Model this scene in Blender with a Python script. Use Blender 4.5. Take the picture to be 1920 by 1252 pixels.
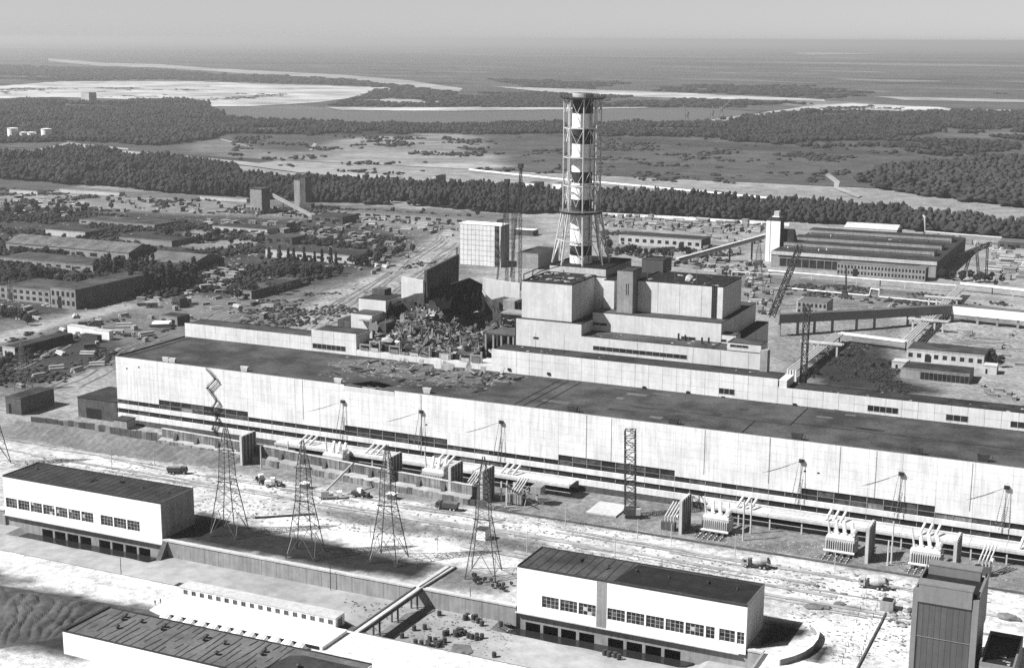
import bpy, math, random
import numpy as np
from math import sin, cos, tan, atan, atan2, radians, degrees, pi, sqrt, hypot
from mathutils import Vector, Matrix

random.seed(4)
for o in list(bpy.data.objects):
    bpy.data.objects.remove(o)
SC = bpy.context.scene
COL = SC.collection

# ------------------------------------------------------------------ camera
# World frame: X runs along the turbine hall, Y away from the viewer, Z up.
# Origin = ground at the hall's near left corner. Lens solved from the hall's
# right angles, its 51 m width and the 150 m stack: a 50 mm lens at 175 m.
FPX, YHOR, ROLL, HCAM = 2667.0, 73.0, radians(0.25), 175.0
PITCH = atan((626 - YHOR) / FPX)
_c, _s = cos(ROLL), sin(ROLL)

def _ray0(x, y):
    u = (x - 960) / FPX
    v = -(y - 626) / FPX
    u, v = _c * u - _s * v, _s * u + _c * v
    return (u, cos(PITCH) + v * sin(PITCH), -sin(PITCH) + v * cos(PITCH))

def _hit0(x, y, z):
    d = _ray0(x, y)
    t = (z - HCAM) / d[2]
    return d[0] * t, d[1] * t

_A = _hit0(216, 668, 31.5)
_C = _hit0(1920, 878, 31.5)
THETA = atan2(_C[1] - _A[1], _C[0] - _A[0])
ct, st = cos(THETA), sin(THETA)

def _dirw(d):
    return (ct * d[0] + st * d[1], -st * d[0] + ct * d[1], d[2])

CAMX, CAMY = ct * -_A[0] + st * -_A[1], -st * -_A[0] + ct * -_A[1]

def P(x, y, z=0.0):
    """photo pixel -> (X, Y) where its ray meets height z"""
    d = _dirw(_ray0(x, y))
    t = (z - HCAM) / d[2]
    return CAMX + d[0] * t, CAMY + d[1] * t

def P3(x, y, z=0.0):
    a = P(x, y, z)
    return Vector((a[0], a[1], z))

def onY(x, y, Y):
    d = _dirw(_ray0(x, y))
    t = (Y - CAMY) / d[1]
    return CAMX + d[0] * t, HCAM + d[2] * t

def lookdist(X, Y):
    return hypot(X - CAMX, Y - CAMY)

camd = bpy.data.cameras.new("camera")
cam = bpy.data.objects.new("camera", camd)
COL.objects.link(cam)
camd.sensor_width = 36.0
camd.lens = 36.0 * FPX / 1920.0
camd.clip_start = 1.0
camd.clip_end = 200000.0
_f = Vector(_dirw(_ray0(960, 626))).normalized()
_r = (Vector(_dirw(_ray0(1060, 626))) - Vector(_dirw(_ray0(960, 626)))).normalized()
_u = _r.cross(_f).normalized()
cam.matrix_world = Matrix(((_r.x, _u.x, -_f.x, CAMX), (_r.y, _u.y, -_f.y, CAMY), (_r.z, _u.z, -_f.z, HCAM), (0, 0, 0, 1)))
SC.camera = cam

# ------------------------------------------------------------------ sky and sun (a black-and-white photograph: neutral light)
SUN_AZ, SUN_EL = radians(39), radians(46)       # azimuth the shadows run to, measured from +X
wd = bpy.data.worlds.new("World")
SC.world = wd
wd.use_nodes = True
nt = wd.node_tree
nt.nodes.clear()
sky = nt.nodes.new("ShaderNodeTexSky")
sky.sky_type = 'NISHITA'
sky.sun_disc = False
sky.sun_elevation = SUN_EL
sky.sun_rotation = atan2(-cos(SUN_AZ), -sin(SUN_AZ))
sky.altitude = 100
sky.air_density = 0.6
sky.dust_density = 0.3
sky.ozone_density = 1.0
bw = nt.nodes.new("ShaderNodeRGBToBW")
bg = nt.nodes.new("ShaderNodeBackground")
bg.inputs[1].default_value = 0.047
wo = nt.nodes.new("ShaderNodeOutputWorld")
nt.links.new(sky.outputs[0], bw.inputs[0])
nt.links.new(bw.outputs[0], bg.inputs[0])
nt.links.new(bg.outputs[0], wo.inputs[0])

sund = bpy.data.lights.new("sun", 'SUN')
sund.energy = 4.6
sund.angle = radians(0.53)
sund.color = (1, 1, 1)
sun = bpy.data.objects.new("sun", sund)
COL.objects.link(sun)
sun.rotation_euler = Vector((cos(SUN_AZ) * cos(SUN_EL), sin(SUN_AZ) * cos(SUN_EL), -sin(SUN_EL))).to_track_quat('-Z', 'Y').to_euler()

SC.view_settings.view_transform = 'Standard'
SC.view_settings.look = 'None'
SC.view_settings.exposure = 1.1
SC.view_settings.gamma = 1.0
SC.view_settings.use_curve_mapping = False
SC.cycles.max_bounces = 6
SC.cycles.diffuse_bounces = 2
SC.cycles.glossy_bounces = 2
SC.cycles.transmission_bounces = 2
SC.cycles.volume_bounces = 0
SC.cycles.transparent_max_bounces = 8
SC.cycles.use_denoising = False
SC.cycles.use_adaptive_sampling = False
SC.cycles.caustics_reflective = False
SC.cycles.caustics_refractive = False

# ------------------------------------------------------------------ materials (all neutral greys)
MATS = {}

def material(name, base, var=0.12, scale=0.3, rough=0.85, bump=0.0, bscale=4.0, streak=0.0, blotch=0.0, blscale=0.03,
             rows=0.0, spec=0.2, metal=0.0, aniso=None, contrast=0.5, rowh=0.5):
    """procedural grey: base albedo with noise, large blotches, vertical streaks, fine darker rows"""
    m = bpy.data.materials.new(name)
    m.use_nodes = True
    n = m.node_tree
    L = n.links
    b = n.nodes["Principled BSDF"]
    b.inputs["Roughness"].default_value = rough
    b.inputs["Specular IOR Level"].default_value = spec
    b.inputs["Metallic"].default_value = metal
    geo = n.nodes.new("ShaderNodeNewGeometry")

    def noise(sc, detail=5, stretch=None, rgh=0.6):
        mp = n.nodes.new("ShaderNodeMapping")
        L.new(geo.outputs["Position"], mp.inputs[0])
        s = stretch or (1, 1, 1)
        mp.inputs["Scale"].default_value = (sc * s[0], sc * s[1], sc * s[2])
        t = n.nodes.new("ShaderNodeTexNoise")
        t.inputs["Scale"].default_value = 1.0
        t.inputs["Detail"].default_value = detail
        t.inputs["Roughness"].default_value = rgh
        L.new(mp.outputs[0], t.inputs["Vector"])
        return t.outputs["Fac"]

    def remap(sock, a, bb, lo, hi):
        r = n.nodes.new("ShaderNodeMapRange")
        r.inputs[1].default_value = a
        r.inputs[2].default_value = bb
        r.inputs[3].default_value = lo
        r.inputs[4].default_value = hi
        L.new(sock, r.inputs[0])
        return r.outputs[0]

    def mul(a, bb):
        q = n.nodes.new("ShaderNodeMath")
        q.operation = 'MULTIPLY'
        L.new(a, q.inputs[0])
        if isinstance(bb, (int, float)):
            q.inputs[1].default_value = bb
        else:
            L.new(bb, q.inputs[1])
        return q.outputs[0]

    cur = remap(noise(scale, 6, aniso), 0.5 - contrast * 0.45, 0.5 + contrast * 0.45, base * (1 - var), base * (1 + var))
    if blotch:
        cur = mul(cur, remap(noise(blscale, 5, aniso, 0.65), 0.38, 0.64, 1 - blotch, 1 + blotch * 0.6))
    if streak:
        cur = mul(cur, remap(noise(0.9, 4, (1, 1, 0.06)), 0.35, 0.62, 1 - streak, 1.0))
    if rows:
        # fine horizontal joints as darker lines in the albedo
        sep = n.nodes.new("ShaderNodeSeparateXYZ")
        L.new(geo.outputs["Position"], sep.inputs[0])
        md = n.nodes.new("ShaderNodeMath")
        md.operation = 'MODULO'
        ad = n.nodes.new("ShaderNodeMath")
        ad.operation = 'ADD'
        ad.inputs[1].default_value = 500.0
        L.new(sep.outputs[2], ad.inputs[0])
        L.new(ad.outputs[0], md.inputs[0])
        md.inputs[1].default_value = rowh
        gt = n.nodes.new("ShaderNodeMath")
        gt.operation = 'GREATER_THAN'
        gt.inputs[1].default_value = rowh * 0.12
        L.new(md.outputs[0], gt.inputs[0])
        cur = mul(cur, remap(gt.outputs[0], 0, 1, 1 - rows, 1.0))
    cl = n.nodes.new("ShaderNodeClamp")
    cl.inputs[1].default_value = 0.008
    cl.inputs[2].default_value = 0.86
    L.new(cur, cl.inputs[0])
    comb = n.nodes.new("ShaderNodeCombineColor")
    for k in range(3):
        L.new(cl.outputs[0], comb.inputs[k])
    L.new(comb.outputs[0], b.inputs["Base Color"])
    if bump:
        bp = n.nodes.new("ShaderNodeBump")
        bp.inputs["Strength"].default_value = bump
        bp.inputs["Distance"].default_value = 0.15
        L.new(noise(bscale, 4), bp.inputs["Height"])
        L.new(bp.outputs[0], b.inputs["Normal"])
    MATS[name] = m
    return m

M = MATS
material("white_panel", 0.66, 0.06, 0.5, 0.7, streak=0.22, blotch=0.12, blscale=0.08, rows=0.10, rowh=0.6, spec=0.3)
material("reactor_panel", 0.53, 0.08, 0.5, 0.75, streak=0.14, blotch=0.10, blscale=0.09, rows=0.10, rowh=0.6, spec=0.3)
material("deaerator_panel", 0.60, 0.08, 0.5, 0.75, streak=0.14, blotch=0.10, blscale=0.09, rows=0.10, rowh=0.6, spec=0.3)
material("white_paint", 0.74, 0.05, 0.5, 0.65, streak=0.10, blotch=0.05, blscale=0.1, spec=0.3)
material("pale_concrete", 0.44, 0.12, 0.6, 0.85, streak=0.18, blotch=0.12, blscale=0.06)
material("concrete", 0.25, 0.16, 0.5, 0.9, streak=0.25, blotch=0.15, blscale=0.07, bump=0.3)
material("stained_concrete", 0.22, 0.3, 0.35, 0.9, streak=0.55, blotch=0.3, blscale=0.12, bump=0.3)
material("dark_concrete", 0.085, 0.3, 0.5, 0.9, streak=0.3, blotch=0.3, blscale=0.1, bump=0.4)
material("burnt", 0.02, 0.5, 0.4, 0.95, blotch=0.5, blscale=0.15, bump=0.6)
material("rubble", 0.065, 0.55, 0.6, 0.95, blotch=0.5, blscale=0.2, bump=0.8, bscale=2)
material("rubble_light", 0.24, 0.4, 0.5, 0.95, blotch=0.3, blscale=0.2, bump=0.6)
material("roof_felt", 0.05, 0.35, 0.9, 0.9, blotch=0.55, blscale=0.06, bump=0.4, bscale=6)
material("roof_felt_dark", 0.028, 0.3, 0.8, 0.9, blotch=0.5, blscale=0.08, bump=0.4, bscale=6)
material("roof_dust", 0.10, 0.35, 0.5, 0.95, blotch=0.4, blscale=0.12, bump=0.4, bscale=3)
material("ash_rubble", 0.14, 0.5, 0.5, 0.95, blotch=0.4, blscale=0.2, bump=0.6)
material("roof_felt_pale", 0.10, 0.25, 0.8, 0.9, blotch=0.3, blscale=0.07, bump=0.4, bscale=6)
material("roof_black", 0.012, 0.3, 0.5, 0.75, blotch=0.4, blscale=0.2)
material("tar_line", 0.014, 0.4, 1.0, 0.9)
material("glass_dark", 0.018, 0.6, 0.25, 0.45, spec=0.25, contrast=0.35)
material("glass_grey", 0.05, 0.6, 0.4, 0.5, spec=0.25, contrast=0.3)
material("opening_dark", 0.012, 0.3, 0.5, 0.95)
material("hall_mullion", 0.17, 0.3, 1.0, 0.7)
material("mullion", 0.42, 0.15, 1.0, 0.7)
material("steel", 0.15, 0.2, 0.6, 0.55, metal=0.3)
material("steel_pale", 0.46, 0.15, 0.6, 0.5, metal=0.2)
material("steel_dark", 0.035, 0.4, 0.6, 0.6, metal=0.2)
material("pipe_silver", 0.62, 0.1, 0.6, 0.4, metal=0.3, spec=0.5)
material("paint_red", 0.03, 0.3, 0.6, 0.6, streak=0.25)
material("cladding_dark", 0.075, 0.10, 0.6, 0.6, streak=0.2, blotch=0.08)
material("cladding_mid", 0.16, 0.10, 0.6, 0.6, streak=0.15)
material("brick", 0.15, 0.15, 1.2, 0.9, streak=0.15, blotch=0.2)
material("wood", 0.16, 0.35, 1.0, 0.85)
material("tyre", 0.02, 0.2, 1.0, 0.9)
material("truck_paint", 0.30, 0.15, 0.8, 0.5, spec=0.4)
material("truck_dark", 0.05, 0.3, 0.8, 0.55)
material("truck_white", 0.68, 0.08, 0.8, 0.45, spec=0.4)
material("drum", 0.04, 0.4, 1.5, 0.6)
material("sand", 0.27, 0.22, 0.22, 0.95, blotch=0.26, blscale=0.018, bump=0.5, bscale=1.0)
material("sand_bright", 0.60, 0.14, 0.22, 0.95, blotch=0.18, blscale=0.03, bump=0.4, bscale=1.0)
material("dirt_road", 0.40, 0.25, 0.3, 0.95, blotch=0.25, blscale=0.05, aniso=(0.25, 1.6, 1), bump=0.4)
material("track_soft", 0.27, 0.3, 0.3, 0.95, blotch=0.3, blscale=0.08)
material("track_mark", 0.16, 0.4, 0.3, 0.95, blotch=0.4, blscale=0.08)
material("gravel", 0.13, 0.35, 0.8, 0.95, blotch=0.25, blscale=0.08, bump=0.6, bscale=3)
material("soil_dark", 0.065, 0.4, 0.25, 0.95, blotch=0.4, blscale=0.04, bump=0.6, bscale=1.5)
material("grass_dark", 0.085, 0.4, 0.5, 0.95, blotch=0.35, blscale=0.05, bump=0.7, bscale=2)
material("grass_pale", 0.20, 0.35, 0.4, 0.95, blotch=0.3, blscale=0.05, bump=0.6, bscale=2)
material("asphalt", 0.16, 0.25, 0.3, 0.9, blotch=0.2, blscale=0.04)
material("pool_water", 0.018, 0.2, 0.1, 0.06, spec=0.5)
material("leaf_dark", 0.03, 0.45, 0.25, 0.9, blotch=0.5, blscale=0.02, spec=0.1)
material("leaf_mid", 0.04, 0.35, 0.25, 0.9, blotch=0.35, blscale=0.02, spec=0.1)
material("bark", 0.07, 0.3, 2.0, 0.9)
material("river", 0.08, 0.12, 0.004, 0.35, spec=0.5, aniso=(1, 1, 1))
material("far_sand_dim", 0.26, 0.16, 0.006, 0.95, blotch=0.3, blscale=0.004)
material("far_sand", 0.36, 0.25, 0.006, 0.95, blotch=0.45, blscale=0.004)
material("far_field", 0.06, 0.5, 0.0035, 0.95, blotch=0.6, blscale=0.0007, contrast=0.35)
material("far_pale", 0.30, 0.35, 0.012, 0.95, blotch=0.40, blscale=0.006)
material("far_wood", 0.05, 0.35, 0.012, 0.95, blotch=0.3, blscale=0.004)
material("fabric_dark", 0.05, 0.3, 3.0, 0.9)
material("skin", 0.35, 0.1, 3.0, 0.6)
# ------------------------------------------------------------------ mesh helpers
class MB:
    """collects shapes; build() links them as ONE mesh object"""
    def __init__(s):
        s.v, s.f = [], []

    def add(s, vs, fs):
        k = len(s.v)
        s.v.extend(vs)
        s.f.extend([tuple(i + k for i in f) for f in fs])
        return s

    def box(s, x0, x1, y0, y1, z0, z1):
        return s.add([(x0, y0, z0), (x1, y0, z0), (x1, y1, z0), (x0, y1, z0), (x0, y0, z1), (x1, y0, z1), (x1, y1, z1), (x0, y1, z1)],
                     [(3, 2, 1, 0), (4, 5, 6, 7), (0, 1, 5, 4), (1, 2, 6, 5), (2, 3, 7, 6), (3, 0, 4, 7)])

    def obox(s, c, size, rz=0.0, tilt=None):
        R = Matrix.Rotation(rz, 3, 'Z')
        if tilt is not None:
            R = R @ tilt
        h = [d / 2 for d in size]
        vs = []
        for z in (-1, 1):
            for x, y in ((-1, -1), (1, -1), (1, 1), (-1, 1)):
                p = R @ Vector((x * h[0], y * h[1], z * h[2]))
                vs.append((c[0] + p.x, c[1] + p.y, c[2] + p.z))
        return s.add(vs, [(3, 2, 1, 0), (4, 5, 6, 7), (0, 1, 5, 4), (1, 2, 6, 5), (2, 3, 7, 6), (3, 0, 4, 7)])

    def beam(s, p, q, w, h=None):
        h = h or w
        p, q = Vector(p), Vector(q)
        d = q - p
        if d.length < 1e-6:
            return s
        d.normalize()
        up = Vector((0, 0, 1)) if abs(d.z) < 0.95 else Vector((0, 1, 0))
        a = d.cross(up).normalized() * (w / 2)
        b = a.cross(d).normalized() * (h / 2)
        vs = [tuple(e + i * a + j * b) for e in (p, q) for i, j in ((-1, -1), (1, -1), (1, 1), (-1, 1))]
        return s.add(vs, [(0, 1, 2, 3), (7, 6, 5, 4), (1, 0, 4, 5), (2, 1, 5, 6), (3, 2, 6, 7), (0, 3, 7, 4)])

    def tube(s, p, q, r, n=8, r2=None, cap=True):
        r2 = r if r2 is None else r2
        p, q = Vector(p), Vector(q)
        d = (q - p)
        if d.length < 1e-6:
            return s
        d.normalize()
        up = Vector((0, 0, 1)) if abs(d.z) < 0.95 else Vector((1, 0, 0))
        a = d.cross(up).normalized()
        b = d.cross(a).normalized()
        vs = []
        for e, rr in ((p, r), (q, r2)):
            for k in range(n):
                t = 2 * pi * k / n
                vs.append(tuple(e + rr * (cos(t) * a + sin(t) * b)))
        fs = [(k, (k + 1) % n, n + (k + 1) % n, n + k) for k in range(n)]
        if cap:
            fs += [tuple(range(n - 1, -1, -1)), tuple(range(n, 2 * n))]
        return s.add(vs, fs)

    def pipe(s, pts, r, n=8):
        for a, b in zip(pts[:-1], pts[1:]):
            s.tube(a, b, r, n)
        return s

    def prism(s, poly, z0, z1):
        n = len(poly)
        vs = [(p[0], p[1], z0) for p in poly] + [(p[0], p[1], z1) for p in poly]
        return s.add(vs, [tuple(range(n - 1, -1, -1)), tuple(range(n, 2 * n))] + [(k, (k + 1) % n, n + (k + 1) % n, n + k) for k in range(n)])

    def prism_y(s, poly_xz, y0, y1):
        n = len(poly_xz)
        vs = [(p[0], y0, p[1]) for p in poly_xz] + [(p[0], y1, p[1]) for p in poly_xz]
        return s.add(vs, [tuple(range(n)), tuple(range(2 * n - 1, n - 1, -1))] + [((k + 1) % n, k, n + k, n + (k + 1) % n) for k in range(n)])

    def prism_x(s, poly_yz, x0, x1):
        n = len(poly_yz)
        vs = [(x0, p[0], p[1]) for p in poly_yz] + [(x1, p[0], p[1]) for p in poly_yz]
        return s.add(vs, [tuple(range(n - 1, -1, -1)), tuple(range(n, 2 * n))] + [(k, (k + 1) % n, n + (k + 1) % n, n + k) for k in range(n)])

    def lathe(s, prof, c=(0, 0, 0), n=16, arc=2 * pi):
        k = len(prof)
        vs = []
        for i in range(n):
            t = arc * i / n
            for r, z in prof:
                vs.append((c[0] + r * cos(t), c[1] + r * sin(t), c[2] + z))
        fs = []
        for i in range(n):
            j = (i + 1) % n
            for m in range(k - 1):
                fs.append((i * k + m, j * k + m, j * k + m + 1, i * k + m + 1))
        return s.add(vs, fs)

    def lump(s, c, r, sq=(1, 1, 1), rnd=random, jit=0.25, rz=None):
        """an irregular stone-like or leaf-clump-like lump"""
        t = (1 + sqrt(5)) / 2
        base = [(-1, t, 0), (1, t, 0), (-1, -t, 0), (1, -t, 0), (0, -1, t), (0, 1, t), (0, -1, -t), (0, 1, -t), (t, 0, -1), (t, 0, 1), (-t, 0, -1), (-t, 0, 1)]
        fs = [(0, 11, 5), (0, 5, 1), (0, 1, 7), (0, 7, 10), (0, 10, 11), (1, 5, 9), (5, 11, 4), (11, 10, 2), (10, 7, 6), (7, 1, 8),
              (3, 9, 4), (3, 4, 2), (3, 2, 6), (3, 6, 8), (3, 8, 9), (4, 9, 5), (2, 4, 11), (6, 2, 10), (8, 6, 7), (9, 8, 1)]
        a = rnd.uniform(0, 6.28) if rz is None else rz
        vs = []
        for x, y, z in base:
            k = r / 1.9 * (1 + rnd.uniform(-jit, jit))
            x, y = x * cos(a) - y * sin(a), x * sin(a) + y * cos(a)
            vs.append((c[0] + x * k * sq[0], c[1] + y * k * sq[1], c[2] + z * k * sq[2]))
        return s.add(vs, fs)

    def mesh(s, name, mat):
        me = bpy.data.meshes.new(name)
        me.from_pydata(s.v, [], s.f)
        me.materials.append(M[mat] if isinstance(mat, str) else mat)
        return me

    def build(s, name, mat, parent=None):
        o = bpy.data.objects.new(name, s.mesh(name, mat))
        COL.objects.link(o)
        if parent is not None:
            o.parent = parent
        return o

def lnk(name, me, parent=None, loc=(0, 0, 0), rz=0.0, scale=None):
    o = bpy.data.objects.new(name, me)
    COL.objects.link(o)
    o.parent = parent
    o.location = loc
    o.rotation_euler = (0, 0, rz)
    if scale:
        o.scale = scale
    return o

def tag(o, label, cat, group=None):
    o["label"] = label
    o["category"] = cat
    if group:
        o["group"] = group
    return o

def thing(name, label, cat, loc=(0, 0, 0), rz=0.0, group=None):
    o = bpy.data.objects.new(name, None)
    o.empty_display_size = 1
    COL.objects.link(o)
    o.location = loc
    o.rotation_euler = (0, 0, rz)
    return tag(o, label, cat, group)

def struct(o):
    o["kind"] = "structure"
    return o

def stuff(o):
    o["kind"] = "stuff"
    return o

def copy_tree(o, parent=None, loc=None, rz=None, label=None, group=None, scale=None):
    c = o.copy()
    COL.objects.link(c)
    c.parent = parent
    if loc is not None:
        c.location = loc
    if rz is not None:
        c.rotation_euler = (0, 0, rz)
    if scale:
        c.scale = scale
    if label:
        c["label"] = label
    if group:
        c["group"] = group
    for ch in list(o.children):
        copy_tree(ch, c)
    return c

def bx(name, mat, parent, x0, x1, y0, y1, z0, z1):
    return MB().box(x0, x1, y0, y1, z0, z1).build(name, mat, parent)

def n2(x, y, s=1.0, seed=0):
    """cheap smooth value noise 0..1"""
    x, y = x * s + seed * 17.3, y * s + seed * 9.7
    ix, iy = math.floor(x), math.floor(y)
    fx, fy = x - ix, y - iy
    def h(a, b):
        q = math.sin(a * 127.1 + b * 311.7 + seed * 74.7) * 43758.5453
        return q - math.floor(q)
    fx, fy = fx * fx * (3 - 2 * fx), fy * fy * (3 - 2 * fy)
    return (h(ix, iy) * (1 - fx) + h(ix + 1, iy) * fx) * (1 - fy) + (h(ix, iy + 1) * (1 - fx) + h(ix + 1, iy + 1) * fx) * fy

def ragged(pts, step_px=10, jit=2.0, seed=1):
    """photo-pixel outline -> finer outline with uneven edges (for natural borders)"""
    r = random.Random(seed)
    out = []
    n = len(pts)
    for i in range(n):
        a, b = pts[i], pts[(i + 1) % n]
        d = hypot(b[0] - a[0], b[1] - a[1])
        k = max(1, int(d / step_px))
        for j in range(k):
            t = j / k
            out.append((a[0] + (b[0] - a[0]) * t + r.uniform(-1, 1) * jit * 3, a[1] + (b[1] - a[1]) * t + r.uniform(-1, 1) * jit * 0.5))
    return out

def patch(name, mat, pts, z, jit=1.0, seed=1, step=12, zz=0.0):
    """flat sheet of ground cover whose outline is given in photo pixels at height zz"""
    q = ragged(pts, step, jit, seed) if jit else pts
    w = [P(x, y, zz) for x, y in q]
    cx, cy = sum(p[0] for p in w) / len(w), sum(p[1] for p in w) / len(w)
    me = bpy.data.meshes.new(name)
    import mathutils.geometry as mg
    tri = mg.tessellate_polygon([[Vector((p[0] - cx, p[1] - cy, 0)) for p in w]])
    me.from_pydata([(p[0] - cx, p[1] - cy, 0) for p in w], [], [tuple(t) for t in tri])
    me.materials.append(M[mat])
    if len(me.polygons) and me.polygons[0].normal.z < 0:
        me.flip_normals()
    o = bpy.data.objects.new(name, me)
    COL.objects.link(o)
    o.location = (cx, cy, z)
    return struct(o)
# ------------------------------------------------------------------ ground, channel, river, far land
BIG = 90000.0
CH_X0, CH_X1, CH_Y = -160.0, 338.0, -117.0      # dry intake channel in front of the pump houses, floor at -6 m

def south_edge(X):
    """Y where the channel's far bank reaches ground level (bank nearest the camera)"""
    return -149.6 if X < 214 else (-155.6 if X > 226 else -149.6 - 6.0 * (X - 214) / 12.0)

xs = [CH_X0] + [20 * k for k in range(-7, 11)] + [205, 210, 214, 218, 222, 226, 232, 240, 260, 280, 300, 320, CH_X1]
g = MB()
xl, xr = -BIG, BIG
def quad(a, b, c, d):
    g.add([a, b, c, d], [(0, 1, 2, 3)])
quad((xl, CH_Y, 0), (CH_X0, CH_Y, 0), (CH_X0, BIG, 0), (xl, BIG, 0))
quad((CH_X1, CH_Y, 0), (xr, CH_Y, 0), (xr, BIG, 0), (CH_X1, BIG, 0))
quad((CH_X0, CH_Y, 0), (CH_X1, CH_Y, 0), (CH_X1, BIG, 0), (CH_X0, BIG, 0))
quad((xl, -BIG, 0), (CH_X0, -BIG, 0), (CH_X0, CH_Y, 0), (xl, CH_Y, 0))
quad((CH_X1, -BIG, 0), (xr, -BIG, 0), (xr, CH_Y, 0), (CH_X1, CH_Y, 0))
for a, b in zip(xs[:-1], xs[1:]):
    quad((a, -BIG, 0), (b, -BIG, 0), (b, south_edge(b), 0), (a, south_edge(a), 0))
struct(g.build("ground", "far_field"))

# channel bed: gently uneven floor, sloping bank
bed = MB()
ys = [-115.0, -117.0, -118.5, -120, -121.3, -122.6, -124, -126, -128, -132, -136]
def bed_z(X, y):
    z = -6.0 + (0.35 * (n2(X, y, 0.12, 3) - 0.5) if y < -118 else 0)
    for a, b in ((54.4, 117.0), (255.6, 318.0)):
        fx = max(0.0, min(1.0, (X - a + 3) / 3.0, (b + 3 - X) / 3.0))
        fy = max(0.0, min(1.0, (y + 124.2) / 2.0))
        z -= 2.3 * fx * fy
    return z
rows = []
for X in [CH_X0 + (CH_X1 - CH_X0) * k / 332 for k in range(333)]:
    col = [(X, y, bed_z(X, y)) for y in ys]
    se = south_edge(X)
    col += [(X, se + 9.0 + 1.2 * (n2(X, 1, 0.2) - 0.5), -5.9), (X, se + 5, -3.2 + 0.5 * (n2(X, 4, 0.25) - 0.5)), (X, se + 1.2, -0.5), (X, se, 0.0)]
    rows.append(col)
nc = len(rows[0])
bed.v = [p for c in rows for p in c]
bed.f = [(i * nc + j + 1, (i + 1) * nc + j + 1, (i + 1) * nc + j, i * nc + j)[::-1] for i in range(332) for j in range(nc - 1)]
bed.f = [f[::-1] for f in bed.f]
struct(bed.build("channel_bed", "sand"))

def world_patch(name, mat, pts, z):
    me = bpy.data.meshes.new(name)
    import mathutils.geometry as mg
    tri = mg.tessellate_polygon([[Vector((p[0], p[1], 0)) for p in pts]])
    me.from_pydata([(p[0], p[1], 0) for p in pts], [], [tuple(t) for t in tri])
    me.materials.append(M[mat])
    if me.polygons[0].normal.z < 0:
        me.flip_normals()
    o = bpy.data.objects.new(name, me)
    COL.objects.link(o)
    o.location.z = z
    return struct(o)

# ground cover painted as albedo on fine grids: (albedo, softness m, outline)
def painted(name, x0, x1, y0, y1, step, base, covers, z=0.0, warp=6.0, wscale=0.05, keep=None, mat="painted_ground", ell=()):
    nx, ny = int((x1 - x0) / step) + 1, int((y1 - y0) / step) + 1
    gx, gy = np.meshgrid(np.linspace(x0, x1, nx), np.linspace(y0, y1, ny))
    gx, gy = gx.ravel(), gy.ravel()
    def vn(s, seed):
        xx, yy = gx * s + seed * 17.3, gy * s + seed * 9.7
        ix, iy = np.floor(xx), np.floor(yy)
        fx, fy = xx - ix, yy - iy
        fx, fy = fx * fx * (3 - 2 * fx), fy * fy * (3 - 2 * fy)
        h = lambda a, b: np.modf(np.abs(np.sin(a * 127.1 + b * 311.7 + seed * 74.7) * 43758.5453))[0]
        return (h(ix, iy) * (1 - fx) + h(ix + 1, iy) * fx) * (1 - fy) + (h(ix, iy + 1) * (1 - fx) + h(ix + 1, iy + 1) * fx) * fy
    val = np.full(gx.shape, base)
    val *= 0.75 + 0.5 * (0.5 * vn(wscale * 0.3, 31) + 0.3 * vn(wscale, 32) + 0.2 * vn(wscale * 4, 33))
    for i, (alb, soft, poly) in enumerate(covers):
        jx = gx + warp * soft / 4 * (vn(wscale * 2, 40 + i) - 0.5 + 0.5 * (vn(wscale * 6, 60 + i) - 0.5))
        jy = gy + warp * soft / 4 * (vn(wscale * 2, 80 + i) - 0.5 + 0.5 * (vn(wscale * 6, 99 + i) - 0.5))
        m = np.zeros(gx.shape)
        for dx, dy in ((0, 0), (soft, 0), (-soft, 0), (0, soft), (0, -soft)):
            c = np.zeros(gx.shape, bool)
            X, Y = jx + dx, jy + dy
            j = len(poly) - 1
            for q in range(len(poly)):
                xi, yi = poly[q]
                xj, yj = poly[j]
                if yi != yj:
                    c ^= ((yi > Y) != (yj > Y)) & (X < (xj - xi) * (Y - yi) / (yj - yi) + xi)
                j = q
            m += c / 5.0
        tone = alb * (0.7 + 0.6 * (0.6 * vn(wscale, 120 + i) + 0.4 * vn(wscale * 5, 140 + i)))
        val = val * (1 - m) + tone * m
    for (cx, cy, rx, ry, ang, alb) in ell:
        dx, dy = gx - cx + rx * 0.5 * (vn(1.7 / rx, 7) - 0.5), gy - cy + ry * 0.5 * (vn(1.7 / ry, 9) - 0.5)
        u, v = dx * cos(ang) + dy * sin(ang), -dx * sin(ang) + dy * cos(ang)
        m = np.clip(3.0 * (1 - (u / rx) ** 2 - (v / ry) ** 2), 0, 1) * 0.75
        val = val * (1 - m) + alb * m
    V = np.stack([gx, gy, np.zeros(gx.shape)], 1)
    idx = np.arange(nx * ny).reshape(ny, nx)
    Q = np.stack([idx[:-1, :-1], idx[:-1, 1:], idx[1:, 1:], idx[1:, :-1]], -1).reshape(-1, 4)
    if keep is not None:
        cx, cy = V[Q].mean(1)[:, 0], V[Q].mean(1)[:, 1]
        Q = Q[keep(cx, cy)]
    me = bpy.data.meshes.new(name)
    me.vertices.add(len(V))
    me.vertices.foreach_set("co", V.astype(np.float32).ravel())
    me.loops.add(len(Q) * 4)
    me.loops.foreach_set("vertex_index", Q.astype(np.int32).ravel())
    me.polygons.add(len(Q))
    me.polygons.foreach_set("loop_start", np.arange(0, len(Q) * 4, 4, dtype=np.int32))
    me.update(calc_edges=True)
    at = me.attributes.new("albedo", 'FLOAT', 'POINT')
    at.data.foreach_set("value", np.clip(val, 0.008, 0.7).astype(np.float32))
    me.materials.append(M[mat])
    o = bpy.data.objects.new(name, me)
    COL.objects.link(o)
    o.location.z = z
    return struct(o)

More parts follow.
